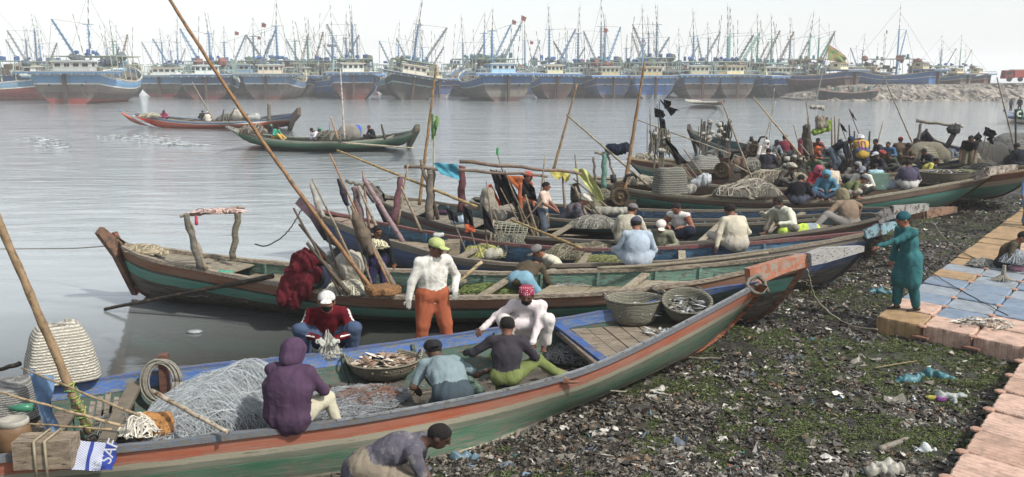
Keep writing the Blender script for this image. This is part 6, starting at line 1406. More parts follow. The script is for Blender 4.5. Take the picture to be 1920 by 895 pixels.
mb = MB(); a_ = PZ(18, 766, .95); b_ = PZ(62, 764, .95); mb.tube([a_, a_.lerp(b_, .3), a_.lerp(b_, .36), b_], [.03, .035, .045, .045], 10, 0); solo(mb, 'flask', [M('#2f7a5c', .3)], 'green bottle lying among the poles by the left edge', 'bottle', smooth=True)
mb = MB()
for k in range(9): mb.beam(PZ(150+k*9, 800-k*2, .55), PZ(160+k*9, 742+(k*7 % 18), .80), .05, .02)
for q in range(1): pass
V_ = mb; P_b = [PZ(168+k*15, 790-k*3, .55) for k in range(4)]
for k, p in enumerate(P_b):
    mb = MB(); mb.beam(p, p+Vector((.02, .08, .20+.04*(k % 3))), .05, .025, up=(0, 1, 0)); solo(mb, 'plank', [wood('#9a9082')], 'short upright grey board propped in the stern of the nearest boat', 'plank', 'short grey boards in the stern')
pole('black oar handle sticking in from the left edge', (38, 682, .95), (-30, 702), .03, '#26241f', nodes=False, name='oar', cat='oar')
lump('dark_bag', 'crumpled dark bag with a grey blue lining in the stern', 'bag', (222, 780, .5), [((-.1, 0, 0), (.1, 0, 0), .10, .09), ((0, .02, .06), (.12, .03, .1), .07, .06)], '#23262b')
# details by the men
mb = MB(); a_ = PZ(852, 690, .42); b_ = PZ(900, 735, .32); mb.tube([a_, b_], .075, 12); mb.tube([a_, a_+(a_-b_).normalized()*.05], [.085, .085], 12, 1); solo(mb, 'fuel_pipe', [M('#4f6b5c', .5, .3, 6, 0, 40, 0, '#2b3a32', .5), M('#59685f', .5)], 'thick dull green cylinder lying in the hull by the orange trousers', 'cylinder', smooth=True)
lump('glove', 'yellow glove lying on the end of the green cylinder', 'glove', (888, 700, .55), [((-.05, 0, 0), (.05, 0, 0), .035, .03), ((.05, 0, 0), (.10, -.02, -.01), .02, .015)], '#b3a23a', vox=.012)
lump('lime_bag', 'lime green cloth lying under the boy in dark grey', 'cloth', (935, 668, .45), [((-.08, 0, 0), (.08, 0, 0), .06, .06)], '#8fae4a', vox=.018)
mb = MB(); mb.beam(PZ(1022, 690, .42), PZ(1075, 710, .40), .12, .08); solo(mb, 'timber', [wood('#9b8a5e')], 'pale timber laid across the hold by the bare foot', 'timber')
rope('rope lashing the tip of the nearest boat to the orange beam', [(1396, 548, 1.18), (1418, 520, 1.30), (1432, 527, 1.28), (1434, 545, 1.15), (1412, 548, 1.2), (1400, 532, 1.3), (1425, 517, 1.32), (1440, 548, 1.1)], .028, '#6f675a')
rope('mooring rope looping down from the orange beam over the mud to the dock corner', [(1513, 505, 1.25), (1530, 560, .55), (1560, 590, .22), (1600, 612, .14), (1645, 618, .22)], .014, '#8f8a74')
# net held by the crouching men
netpile('strands of net gathered in the gloved hands of the red jacketed man', (618, 668, .66), .10, .08, .24, '#a5a59c', 110, r=.003, seed=11, core=False, wild=2)
# ================================================================== boat B gear
Bd = BOATS['B']; yB = PZ(374, 503, .95).y
postpart('B', 'frame_post', (376, 503, .95), (348, 402), .065, '#6f6a60', .05); postpart('B', 'frame_post', (385, 506, .9), (352, 410), .05, '#8b8068'); postpart('B', 'frame_post', (436, 486, .95), (447, 392), .06, '#77715f', .06)
barpart('B', 'frame_crossbar', (338, 406), (458, 388), yB, PZ(436, 486, .95).y, .03, '#a08d80')
netpile('faded pink rag wound round the crossbar of the frame', ('w', *(PY(400, 400, yB)+Vector((0, .2, -.03)))), .45, .035, .05, '#a88f86', 60, rot=.2, r=.01, seed=12, name='rag_wrapping', cat='rag', arcs=.15)
lump('red_tassel', 'small red rag tied to the left frame post', 'rag', ('w', *PY(369, 412, yB)), [((0, -.03, .06), (0, -.03, -.06), .025, .035)], '#b03a48', vox=.012)
netpile('rope and net scraps heaped on the stern deck of the second boat', (275, 474, 1.04), .42, .16, .1, '#8f846c', 160, r=.012, seed=13, rot=-.4, name='rope_heap', cat='rope heap')
pole('long black steering oar slanting down into the water', (512, 518, .92), ('w', *PZ(196, 580, .03)), .045, '#25221e', nodes=False, name='steering_oar', cat='oar', r2=.03)
rope('mooring line stretched to the left over calm water', [(-40, 467, .75), (60, 465, .76), (140, 464, .85), (205, 461, 1.0)], .014, '#8b8a80', sag=.02)
rope('dark line from the purple bow hanging toward the second boat', [(566, 392, 1.35), (530, 440, 1.1), (498, 460, .95), (478, 458, .95)], .014, '#2a2a2a', sag=.05)
lump('green_bag', 'small turquoise plastic bag on the stern deck', 'plastic bag', (424, 512, .86), [((-.1, 0, 0), (.1, 0, 0), .05, .04)], '#3f9a80', vox=.015)
lump('tarpaulin', 'crumpled maroon tarpaulin heaped over the rail', 'tarpaulin', (568, 545, .72), [((-.32, -.12, -.12), (.02, .05, .50), .12, .20), ((0, .0, .45), (.28, .1, .55), .20, .12), ((-.12, -.14, -.15), (.12, -.12, .2), .12, .14), ((.05, -.1, .0), (.25, -.05, .3), .12, .12), ((-.28, -.14, -.2), (-.18, -.14, -.02), .05, .1)], '#5b1a24', fold=.035, seed=14, vox=.02)
lump('sack', 'pale dirty sack standing among the leaning sticks', 'sack', (655, 545, .74), [((-.08, 0, .12), (0, 0, .42), .20, .26), ((0, 0, .35), (.12, 0, .50), .22, .15)], '#a8a293', fold=.025, seed=15)
lump('sack', 'white cloth sheet hanging beside the boy in black', 'sheet', (672, 520, .85), [((-.02, 0, .0), (-.1, 0, .35), .08, .05), ((.05, 0, -.05), (-.05, 0, .2), .06, .06)], '#c0bcae', fold=.02, seed=16)
netpile('pale floats and netting bundled at the foot of the big bamboo', (648, 550, .74), .34, .18, .22, '#a8a594', 300, r=.006, seed=17, base='#6f6c60')
for k in range(9): pass
mb = MB(); dc_ = PZ(718, 552, .80); rr_ = [(.25+.02*math.sin(5*t)+.015*math.sin(9*t+1)) for t in np.linspace(0, 2*PI, 29)]
mb.grid([[dc_+Vector((rr_[q]*1.12*math.cos(t)*k_, rr_[q]*.85*math.sin(t)*k_, z_)) for q, t in enumerate(np.linspace(0, 2*PI, 29))] for (k_, z_) in ((.9, 0), (1, .03), (1.02, .10), (.94, .135), (.5, .14), (.0, .13))])
solo(mb, 'foam_disc', [M('#8a6238', .9, .4, 7, .8, 30, 0, '#5a3f26', .4)], 'thick round brown foam disc lying on the gunwale', 'float')
mb = MB(); tyc = PZ(590, 540, .80)+Vector((0, .05, .15)); TR = Matrix.Rotation(1.35, 3, 'X') @ Matrix.Rotation(.3, 3, 'Y')
mb.lathe([(.09+.05*math.cos(t)+.03, .05*math.sin(t)) for t in np.linspace(0, 2*PI, 9)], tyc, R=TR, seg=18); solo(mb, 'tyre', [M('#1c1c1c', .8, .3, 12, .3)], 'small black tyre beside the maroon tarpaulin', 'tyre', smooth=True)
lump('bucket_bag', 'lilac plastic bag behind the tyre', 'plastic bag', (606, 528, .85), [((0, 0, 0), (.03, 0, .22), .13, .10)], '#8d93bd')
pole('very long orange bamboo pole leaning up and left out of the top of the picture', (702, 548, .80), (312, -10), .035, '#8f6840', r2=.024, dy=-.2, bend=-.10)
SG = 'leaning sticks bundled in the second boat'
for (a, b_, r_, c_, lb) in (((690, 548, .8), (585, 335), .024, '#8b7f6c', 'stick wrapped in a pale rag near its top'), ((735, 545, .8), (618, 288), .022, '#9a6f48', 'reddish stick with a dark rag knotted half way'), ((640, 552, .78), (550, 390), .03, '#4f463c', 'dark square stick at the left of the bundle'),
                     ((655, 552, .78), (575, 455), .045, '#4b4338', 'short thick dark oar blade in the bundle'), ((700, 545, .8), (640, 350), .02, '#7f7566', 'thin straight stick left of the boy in black'), ((662, 545, .8), (560, 420), .03, '#6b5d4c', 'brown stick crossing low in the bundle'),
                     ((740, 540, .8), (658, 385), .05, '#7d7263', 'oar with a grey brown cloth on its blade'), ((680, 540, .8), (625, 420), .02, '#96866c', 'pale thin stick in the middle of the bundle'), ((645, 545, .8), (600, 400), .026, '#5a5044', 'knotty dark stick behind the pale sack')):
    pole(lb, a, b_, r_, c_, nodes=False, name='stick', cat='stick', group=SG)
yb_ = PZ(690, 548, .8).y
lump('rag', 'pale rag wound on the left stick', 'rag', ('w', *PY(592, 372, yb_)), [((-.06, -.02, .22), (.02, -.02, -.05), .035, .05), ((.02, -.02, -.05), (.10, -.02, -.28), .05, .045)], '#9b968c', fold=.015, vox=.016)
lump('rag', 'dark rag knotted on the reddish stick', 'rag', ('w', *PY(640, 360, yb_)), [((-.04, -.02, .2), (.03, -.02, 0), .03, .05), ((.03, -.02, 0), (.09, -.02, -.2), .05, .04)], '#33303a', fold=.015, vox=.016)
lump('cloth_wrap', 'grey brown cloth wrapped round the oar blade', 'cloth', ('w', *PY(680, 440, yb_)), [((-.12, 0, .35), (0, 0, 0), .05, .12), ((0, 0, 0), (.12, 0, -.3), .12, .06)], '#665a4c', fold=.02, vox=.018)
netpile('pale net hung round the neck of the boy in black', ('w', *(PZ(710, 568, .3)+Vector((0, -.13, 1.02)))), .17, .05, .10, '#b0ab8c', 80, r=.009, seed=18, core=False, wild=1.5)
netpile('green weed and net heaped in the second boat right of the orange trousers', (915, 548, .42), .55, .28, .10, '#55632c', 420, r=.006, seed=19, base='#343d1e', name='weed_heap', cat='weed heap')
pole('pale peeled stick standing out of the weed heap', (846, 540, .6), (904, 491), .03, '#b09a74', dy=.2, nodes=False, name='stick', cat='stick', r2=.035)
netpile('grey net lying by the kneeling man in blue jeans', (1072, 545, .40), .5, .3, .12, '#868680', 360, r=.004, seed=20, base='#4c4a45')
mb = MB(); q_ = PZ(1335, 522, .70); mb.beam(q_, q_+Vector((.42, .06, 0)), .07, .06); mb.beam(q_+Vector((0, 0, .03)), q_+Vector((.02, .02, .1)), .1, .05); solo(mb, 'clamp_tool', [M('#23211f', .6)], 'black iron fitting lying on the fore deck boards', 'iron fitting')
rope('thick frayed rope lying along the far rail of the second boat', [(1120, 503, .92), (1200, 499, .93), (1290, 492, .98), (1370, 484, 1.05), (1440, 474, 1.14)], .03, '#857c68')
# ================================================================== boats C and D gear
postpart('C', 'frame_post', (680, 430, .95), (665, 350), .09, '#7f6a68', .08); postpart('C', 'frame_post', (738, 415, .95), (752, 332), .085, '#7a4f58', .07)
barpart('C', 'frame_crossbar', (648, 340), (680, 348), PZ(680, 430, .95).y, PZ(680, 430, .95).y, .035, '#6f675a'); barpart('C', 'frame_crossbar', (665, 347), (756, 330), PZ(680, 430, .95).y, PZ(738, 415, .95).y, .02, '#8d8f8a')
pole('thick pink grey pole propped diagonally in the blue boat', (756, 455, .78), (682, 335), .06, '#8d7478', nodes=False, r2=.05, name='pole')
sticks([((692, 430, .9), (680, 322), .035, '#8b6a58'), ((712, 440, .85), (672, 350), .04, '#8f846f'), ((745, 425, .9), (765, 308), .03, '#96886c'), ((790, 435, .85), (752, 350), .035, '#8f7f68')], 'weathered stick lashed to the frame of the blue boat', group='sticks lashed to the blue boat frame')
pole('long yellow bamboo lying slanted from the channel side down to the right', (893, 388, 1.35), (632, 282), .035, '#a08650', dy=2.2, r2=.025)
pole('second yellow bamboo resting low across the boats to the right', (1090, 466, .95), (958, 412), .035, '#9a7f4c', dy=1.6)
postpart('D', 'frame_post', (805, 412, .95), (808, 318), .11, '#7d7365', .10); postpart('D', 'frame_post', (865, 398, .98), (866, 312), .10, '#6f3f45', .09); postpart('D', 'frame_post', (822, 412, .95), (788, 300), .05, '#77695a')
yD = PZ(805, 412, .95).y
barpart('D', 'frame_crossbar', (758, 313), (1027, 330), yD, yD, .04, '#7c6a5b'); barpart('D', 'frame_crossbar', (862, 303), (1090, 325), yD+.4, yD+1.2, .045, '#7a6656')
clothq('towel', 'turquoise towel slung over the crossbar', 'towel', [PY(812, 306, yD-.1), PY(858, 309, yD-.1), PY(862, 338, yD-.15), PY(826, 326, yD-.2)], '#3b8ba0', .10, 21)
pole('tall yellow bamboo standing in front of the heeled trawler', (786, 385, 1.0), (818, 122), .042, '#95764a', r2=.026)
pole('tall bamboo standing right of centre before the brown trawler', (1038, 318, 1.1), (1082, 158), .05, '#8d7450', r2=.026)
pole('tall bamboo leaning a little right by the first engine', (1170, 360, 1.0), (1209, 115), .058, '#8d6a42', r2=.03)
pole('white topped pole carrying the green and yellow pennant', (808, 300, 1.3), (806, 300-85), .03, '#b9b9a8', nodes=False, name='flag_pole') if False else None
fr = empty('pennant', PZ(812, 395, 1.0), 'green and yellow printed pennant hanging on a white topped stick', 'pennant'); yy_ = fr.location.y
mb = MB(); mb.tube([PY(812, 395, yy_), PY(814, 215, yy_)], .03, 5); mb.build('pole', [M('#a3a698', .7)], fr)
G, UV = flagmesh([PY(807, 212, yy_), PY(824, 222, yy_-.1), PY(818, 248, yy_-.1), PY(809, 268, yy_)], amp=.08, seed=4); mb = MB(); mb.grid(G, 0, UV); mb.build('cloth', [M('#4f8a4c', .8, .5, 9, 0, 40, 0, '#b39a3a', .3)], fr, True)
BF = 'marker flags with black cloth'
def mflag(label, a, b, q4, col='#1f1f24', rc='#6f6556', trim=None, r=.02, group=BF, amp=.10, seed=1, dy=0):
    A = pt(a); o = empty('marker_flag', A, label, 'marker flag', group); Bp = PY(b[0], b[1], A.y+dy); mb = MB(); mb.tube([A, A.lerp(Bp, .5)+Vector((.01, 0, 0)), Bp], [r, r*.8], 5); mb.build('pole', [wood(rc)], o)
    ys_ = A.y+dy*.7-.05; G, UV = flagmesh([PY(q[0], q[1], ys_) for q in q4], 12, 8, amp, seed=seed); mb = MB(); mb.grid(G, 0, UV); G2 = [[p+Vector((0, .012, 0)) for p in row] for row in G]; mb.grid(G2, 0, UV, flip=True); mb.build('cloth', [cloth(col, .6, .35)], o, True)
    if trim:
        G, UV = flagmesh([PY(q[0], q[1], ys_-.05) for q in trim[1]], 8, 4, amp*.6, seed=seed+3); mb = MB(); mb.grid(G, 0, UV); mb.build('trim', [cloth(trim[0], .5, .2)], o, True)
mflag('small black pennant on the leftmost marker stick above the wooden boxes', (876, 478, .6), (838, 388), [(836, 386), (858, 406), (860, 418), (842, 412)], seed=1)
mflag('black flag with orange shreds at its foot', (893, 470, .6), (868, 386), [(866, 384), (884, 396), (890, 430), (872, 432)], trim=('#b8532c', [(872, 420), (888, 424), (892, 434), (872, 436)]), seed=2)
mflag('long black flag hanging right of the orange shreds', (915, 480, .6), (905, 392), [(903, 384), (916, 400), (930, 440), (908, 428)], seed=3)
mflag('big black flag with an orange edge and a white stripe', (985, 430, .7), (930, 318), [(918, 318), (950, 326), (976, 378), (940, 386)], trim=('#c9502a', [(914, 348), (921, 345), (941, 384), (934, 389)]), seed=4, amp=.16)
clothq('stripe_cloth', 'white stripe cloth folded into the big black flag', 'cloth', [PY(926, 350, 21.9), PY(932, 348, 21.9), PY(952, 380, 21.9), PY(944, 383, 21.9)], '#b5b3ae', .03, 7)
mflag('black flag bunched under the crossbar left of the orange cloth', (990, 440, .7), (946, 320), [(946, 320), (972, 384), (966, 390), (956, 352)], seed=5, amp=.16)
mflag('broad dark grey flag hanging in front of the red cap', (1002, 440, .7), (980, 335), [(980, 334), (1002, 352), (1008, 380), (978, 368)], seed=6, amp=.14)
mflag('dark blue flag low among the sticks beside the boy in pink', (1000, 448, .6), (992, 372), [(988, 376), (1006, 392), (1012, 408), (990, 400)], '#22293b', seed=7)
clothq('orange_cloth', 'bright orange cloth hung on the crossbar', 'cloth', [PY(946, 329, yD-.1), PY(982, 331, yD-.1), PY(980, 350, yD-.1), PY(976, 362, yD-.1)], '#b8622e', .06, 8)
lump('bundle', 'pale beige bundle hanging behind the black flags', 'bundle', ('w', *PY(915, 375, yD)), [((0, 0, .15), (.02, 0, -.2), .16, .22), ((.15, -.2, -.3), (.3, -.2, -.35), .16, .16)], '#8d8779', fold=.03, vox=.03)
sticks([((990, 450, .6), (938, 352)), ((1005, 452, .6), (955, 345)), ((930, 470, .6), (912, 340)), ((945, 460, .6), (1018, 375)), ((1000, 430, .7), (960, 380), .04), ((1012, 455, .6), (985, 365), .035), ((955, 470, .6), (925, 395)), ((1006, 440, .6), (1022, 292), .022, '#8b7a62'), ((1030, 432, .6), (1020, 332), .02)], 'thin brown stick standing among the black flags', group='sticks among the black flags')
pole('stick with a green bottle top on its tip above the black flags', (945, 330, 1.9), (932, 286), .02, '#8d8a7a', nodes=False, name='stick', cat='stick'); lump('bottle_top', 'green plastic bottle jammed on a stick tip', 'bottle', ('w', *PY(933, 288, PZ(945, 330, 1.9).y)), [((0, 0, .0), (0, 0, .12), .04, .03)], '#3f9a5c', fold=0, vox=.015)
netpile('mossy yellow green netting heap around the flag sticks', (905, 482, .55), .42, .25, .22, '#8a8a4a', 360, r=.007, seed=22, base='#555738')
lump('float_bag', 'pale float wrapped in netting on the mossy heap', 'float', (928, 478, .72), [((-.1, 0, 0), (.08, 0, .04), .12, .10)], '#a39f8c', fold=.02)
root_ = empty('wire_trap', PZ(952, 462, .62), 'open grey mesh fish trap lying on its side', 'fish trap'); mb = MB()
for k in range(9):
    t = k/8; mb.tube([root_.location+Vector((-.35+.75*t+.05*math.sin(a), -.1+.28*math.cos(a)*(1-.35*t), .32+.26*math.sin(a)*(1-.35*t))) for a in np.linspace(0, 2*PI, 20)], .008, 3, cap=False)
for k in range(22):
    a = k/22*2*PI; mb.tube([root_.location+Vector((-.35+.75*t+.05*math.sin(a), -.1+.28*math.cos(a)*(1-.35*t), .32+.26*math.sin(a)*(1-.35*t))) for t in (0, .5, 1)], .006, 3, cap=False)
mb.build('mesh_cage', [M('#8a8b78', .7, .3)], root_); mb = MB(); mb.tube([root_.location+Vector((-.35+.05*math.sin(a), -.1+.29*math.cos(a), .32+.27*math.sin(a))) for a in np.linspace(0, 2*PI, 24)], .018, 5); mb.build('hoop', [M('#9c9a84', .8)], root_)
netpile('grey net piled inside the open mesh trap', (952, 470, .60), .42, .25, .30, '#6f7062', 260, r=.005, seed=23, base='#44453c')
for k, (u_, v_) in enumerate(((828, 476), (850, 474))):
    mb = MB(); q_ = PZ(u_, v_, .62); mb.box(q_+Vector((0, 0, .12)), (.22+.05*k, .5, .26)); solo(mb, 'wooden_box', [wood('#8f8268')], ('longer grey wooden box on the blue boat by the lime cap', 'shorter wooden box touching the longer one')[k], 'box')
lump('cup_bag', 'white crumpled plastic on the boxes', 'plastic bag', (822, 442, .9), [((-.06, 0, 0), (.08, 0, .02), .06, .05)], '#b3bab4', vox=.018)
lump('cloth', 'dark purple cloth thrown on the stern boards', 'cloth', (832, 398, .98), [((-.15, 0, 0), (.15, 0, 0), .05, .05)], '#4a2f4a', vox=.02)
lump('plastic_sheet', 'pale blue white plastic sheet by the boxes', 'plastic sheet', (862, 415, .92), [((-.15, 0, 0), (.12, 0, .05), .08, .12), ((.1, 0, .05), (.2, 0, .12), .1, .06)], '#9aa9b8', fold=.02)
netpile('brown grey net with weed spread between the light blue kameez and the grey cap', (1092, 478, .62), .85, .5, .20, '#75705c', 620, r=.005, seed=24, base='#4a463a', rot=.3)
netpile('weed covered net on the boards left of the light blue kameez', (1128, 492, .62), .5, .25, .10, '#6b6e3f', 260, r=.005, seed=25, base='#41432b')
netpile('net pulled up in front of the crouching turbaned man', (1112, 425, .70), .6, .35, .22, '#7f7e74', 380, r=.005, seed=26, base='#4a4943')
lump('sacks', 'round tied sack and floats behind the turbaned man', 'sack', (1098, 392, .85), [((-.2, 0, .1), (.15, 0, .12), .22, .2), ((.3, -.05, .0), (.45, 0, .06), .16, .14)], '#6f6a58', fold=.03, vox=.03)
lump('float', 'grey white float slab behind the cream shirted back', 'float', (1148, 396, .9), [((-.42, 0, 0), (.42, 0, 0), .11, .11)], '#8f8f84', fold=.02, vox=.025)
yE_ = PZ(1098, 400, .85).y; clothq('yellow_cloth', 'long pale yellow cloth hanging down over the sticks', 'cloth', [PY(1074, 316, yE_), PY(1100, 318, yE_), PY(1134, 376, yE_-.3), PY(1122, 378, yE_-.3)], '#b0b368', .12, 27)
clothq('yellow_cloth', 'mustard yellow cloth bunched on the crossbar end', 'cloth', [PY(1028, 318, yE_), PY(1072, 322, yE_), PY(1066, 340, yE_-.2), PY(1040, 334, yE_-.2)], '#a8a046', .12, 28)
lump('brown_tarp', 'brown tarpaulin flap beside the pale yellow cloth', 'tarpaulin', ('w', *PY(1078, 368, PZ(1098, 400, .85).y+.1)), [((0, 0, .25), (.05, 0, -.05), .10, .17)], '#4f4641', fold=.03, vox=.03)
sticks([((1128, 405, .8), (1068, 345), .03), ((1150, 398, .85), (1075, 335), .03), ((1100, 410, .8), (1078, 350), .05, '#7d7466'), ((1112, 398, .8), (1072, 372), .03), ((1090, 400, .8), (1078, 290), .03, '#7b6a55'), ((1060, 405, .8), (1055, 330), .04, '#84765f')], 'stick leaning around the pale yellow cloth', group='sticks around the pale yellow cloth')
lump('hi_vis_vest', 'fluorescent yellow vest with grey reflective bands on the rail', 'vest', (1498, 440, .98), [((-.33, 0, .05), (-.1, 0, .08), .10, .12), ((-.1, 0, .08), (-.03, 0, .09), .125, .125, 1), ((-.03, 0, .09), (.2, 0, .12), .13, .13), ((.2, 0, .12), (.27, 0, .12), .135, .135, 1), ((.27, 0, .12), (.36, 0, .12), .12, .1)], ['#b9d62a', '#8d9aa0'], fold=.015, seed=29, vox=.02, k=.01)
# ================================================================== boats E, F, G gear
def engine(label, at, s=1.0, yaw=0, seed=0):
    e = empty('boat_engine', pt(at), label, 'boat engine', 'long tail boat engines', rz=0); c = Vector(e.location); R_ = Matrix.Rotation(yaw, 3, 'Z')
    def w(x, y, z): return c+R_ @ Vector((x*s, y*s, z*s))
    mb = MB(); mb.box(w(0, .05, .28), (.34*s, .42*s, .34*s), R=R_); mb.box(w(0, .05, .52), (.22*s, .26*s, .20*s), R=R_); mb.build('crankcase', [M('#3b3128', .6, .4, 8, .4, 40, .3, '#6b4a2a', .4)], e)
    RR = R_ @ Matrix([[1, 0, 0], [0, 0, -1], [0, 1, 0]]); mb = MB(); mb.lathe([(0, .10*s), (.05*s, .12*s), (.06*s, .09*s), (.12*s, .07*s), (.15*s, .07*s), (.16*s, .12*s), (.2*s, .12*s), (.2*s, 0), (0, 0)], w(0, -.18, .32), R=RR @ Matrix.Scale(1, 3), seg=18); mb.build('flywheel', [M('#6b5a42', .55, .4, 10, 0, 40, .4, '#33271c', .5)], e)
    mb = MB(); mb.tube([w(.1, .1, .55), w(.18, .1, .75), w(.35, .15, .78), w(.42, .15, .7)], .04*s, 6); mb.build('exhaust', [M('#2a2724', .7, metal=.4)], e, True)
    mb = MB(); mb.tube([w(-.12, .05, .6), w(-.14, .05, .78)], .07*s, 8); mb.build('air_filter', [M('#23262b', .6)], e, True)
    mb = MB(); mb.beam(w(-.2, .05, .02), w(-.2, .05, .2), .08*s, .4*s); mb.beam(w(.2, .05, .02), w(.2, .05, .2), .08*s, .4*s); mb.build('mount', [wood('#4b433a')], e)
engine('rusty engine with its big flywheel facing the camera, by the tall leaning bamboo', (1160, 392, .85), 1.15)
engine('greasy black and brass engine at the stern of the red strake boat', (1358, 340, .90), 1.25, -.5)
engine('engine standing highest, right of the tilted poles in the turquoise boat', (1414, 296, 1.0), 1.1, -.4)
postpart('E', 'frame_post', (1132, 352, 1.0), (1133, 288), .085, '#5f8a7c', .08); postpart('E', 'frame_post', (1116, 345, 1.0), (1113, 295), .045, '#6f6152'); barpart('E', 'frame_crossbar', (1115, 287), (1152, 289), PZ(1132, 352, 1.0).y, PZ(1132, 352, 1.0).y, .04, '#857b6c'); postpart('E', 'frame_post', (1158, 352, 1.0), (1138, 288), .04, '#7f7260')
pole('long thin pole slanting down right in front of the teal frame', (1220, 352, 1.1), (1062, 215), .04, '#8d8470', dy=.6)
lump('bag', 'blue black plastic bag tied on the teal frame', 'bag', ('w', *PY(1158, 280, PZ(1132, 352, 1.0).y)), [((-.22, 0, .02), (0, 0, -.02), .15, .17), ((.08, 0, 0), (.25, 0, .06), .17, .15)], '#1f2536', fold=.03, vox=.03)
WC = 'woven net covers sitting in the back boats'
def dome(label, at, w, d, h, col, grp=WC, sd=0):
    lump('woven_dome', label, 'net cover', at, [((-w*.45, 0, h*.25), (w*.45, 0, h*.3), h*.42, h*.40), ((-w*.3, 0, h*.5), (w*.28, 0, h*.55), h*.42, h*.36), ((-w*.15, d*.1, h*.6), (w*.2, 0, h*.62), h*.38, h*.35)], col, fold=.012, vox=.035, group=grp, mat=wicker(col), k=.1, seed=sd)
def cover2(label, at, w0, w1, h, col): o = woven_cover(label, at, w0, w1, w0*.7, w1*.7, h, .3, col, ws=5); o['group'] = WC
cover2('big grey woven cover standing between the teal and red boats', (1256, 362, 1.0), .5, .34, .72, '#6f6f64'); cover2('pale woven cover up on the red strake boat', (1322, 316, 1.1), .56, .26, .45, '#7f8079')
cover2('round woven basket bundle left of the man with the khaki apron', (1738, 305, 1.05), .62, .4, .62, '#857f6a'); cover2('grey tarpaulin covered mound at the right edge', (1900, 298, 1.2), .8, .45, .8, '#6b6b68'); cover2('dark covered mound under the black flags', (1853, 312, 1.1), .55, .3, .55, '#55554f'); cover2('small dark sack beside the round basket bundle', (1768, 302, 1.0), .3, .2, .4, '#4a4a44')
dome('round woven basket bundle left of the man with the khaki apron', (1738, 305, 1.05), 1.2, .8, .8, '#857f6a', sd=33); dome('grey tarpaulin covered mound at the right edge', (1900, 298, 1.2), 1.4, .8, 1.0, '#6f6f6c', sd=34); dome('dark covered mound under the black flags', (1853, 312, 1.1), 1.2, .8, .9, '#55554f', sd=35); dome('small dark sack beside the round basket bundle', (1768, 302, 1.0), .5, .5, .5, '#4a4a44', sd=36)
def bundle_post(label, at, top, n, seed, col='#6f6a5c'):
    a = pt(at); o = empty('gear_post', a, label, 'gear post', 'posts hung with ropes and floats'); rr = random.Random(seed); H = (PY(top[0], top[1], a.y)-a).z
    mb = MB(); 
    for k in range(4): x = rr.uniform(-.25, .25); mb.tube([a+Vector((x, 0, 0)), a+Vector((x*.8, 0, H*rr.uniform(.8, 1.05)))], .035, 5)
    mb.build('post', [wood('#6b6357')], o); mb = MB()
    for k in range(n): x = rr.uniform(-.32, .32); z = H*rr.uniform(.75, 1.0); pts_ = [a+Vector((x+rr.gauss(0, .04), -.06+rr.gauss(0, .04), z-q*H*.14)) for q in range(rr.randrange(3, 6))]; mb.tube(pts_, rr.uniform(.012, .035), 4)
    mb.build('hanging_rope', [M(col, .9, .4, 20, .5, 80)], o)['kind'] = 'stuff'; mb = MB()
    for k in range(6): rock(mb, (a.x+rr.uniform(-.3, .3), a.y-.1, a.z+H*rr.uniform(.45, .95)), rr.uniform(.07, .14), seed*7+k)
    mb.build('float_cluster', [M('#9a968a', .7, .3, 8)], o, True)
bundle_post('tall post crowded with ropes and floats under the raised black flags', (1236, 318, 1.05), (1236, 240), 46, 1)
bundle_post('post hung with tangled grey gear near the dark turquoise stern', (1356, 300, 1.0), (1352, 226), 22, 2, '#3a3a36'); bundle_post('post with a hanging block left of the long pole', (1322, 290, 1.0), (1320, 224), 8, 3); bundle_post('dark stack of gear and sticks behind the black clad man', (1484, 338, .9), (1480, 290), 30, 4, '#3b352c')
mflag('highest black flag flying over the roped post, tip pointing right', (1240, 300, 1.2), (1236, 190), [(1236, 186), (1254, 200), (1272, 206), (1258, 218)], seed=11, amp=.3); mflag('second black flag just left of the highest one', (1238, 300, 1.2), (1232, 196), [(1226, 202), (1244, 208), (1246, 222), (1228, 220)], seed=12, amp=.3)
mflag('torn black cloth streaming off the roped post', (1244, 300, 1.2), (1240, 206), [(1244, 186), (1256, 190), (1258, 206), (1246, 204)], seed=13, amp=.3)
mflag('long folded black flag slanting down beside the roped post', (1300, 350, 1.0), (1244, 262), [(1244, 258), (1258, 266), (1290, 306), (1270, 310)], seed=14, amp=.3)
mflag('narrow black flag hanging straight below the flying ones', (1243, 320, 1.0), (1240, 222), [(1236, 220), (1246, 224), (1250, 246), (1238, 246)], seed=15, amp=.2)
sticks([((1310, 352, .9), (1262, 285)), ((1320, 350, .9), (1278, 295)), ((1330, 345, .9), (1282, 280), .03), ((1300, 345, .95), (1270, 300)), ((1220, 300, 1.1), (1219, 202), .03), ((1213, 300, 1.1), (1214, 230), .025)], 'slim stick fanned out beside the long black flag', group='sticks beside the long black flag')
lump('white_bag', 'white plastic bag tied low on the fanned sticks', 'plastic bag', (1306, 352, .95), [((-.1, 0, .1), (.25, 0, .25), .13, .2)], '#a9afb3', fold=.03, vox=.03)
lump('floats', 'pale net wrapped float at the foot of the fanned sticks', 'float', (1290, 362, .95), [((-.1, 0, .1), (.1, 0, .12), .16, .15)], '#96938a', fold=.03, vox=.03)
pole('long thin pole slanting down right across the turquoise boat', (1518, 312, 1.2), (1412, 182), .035, '#a08a66', dy=.4); pole('thin pole leaning left above the white clad person', (1412, 342, 1.0), (1353, 190), .03, '#8d7f6a'); pole('thin pale pole upright left of the maroon shirt', (1423, 300, 1.2), (1455, 190), .025, '#a8a294', nodes=False); pole('second pale thin pole by the maroon shirt', (1440, 290, 1.2), (1452, 165), .02, '#a8a294', nodes=False)
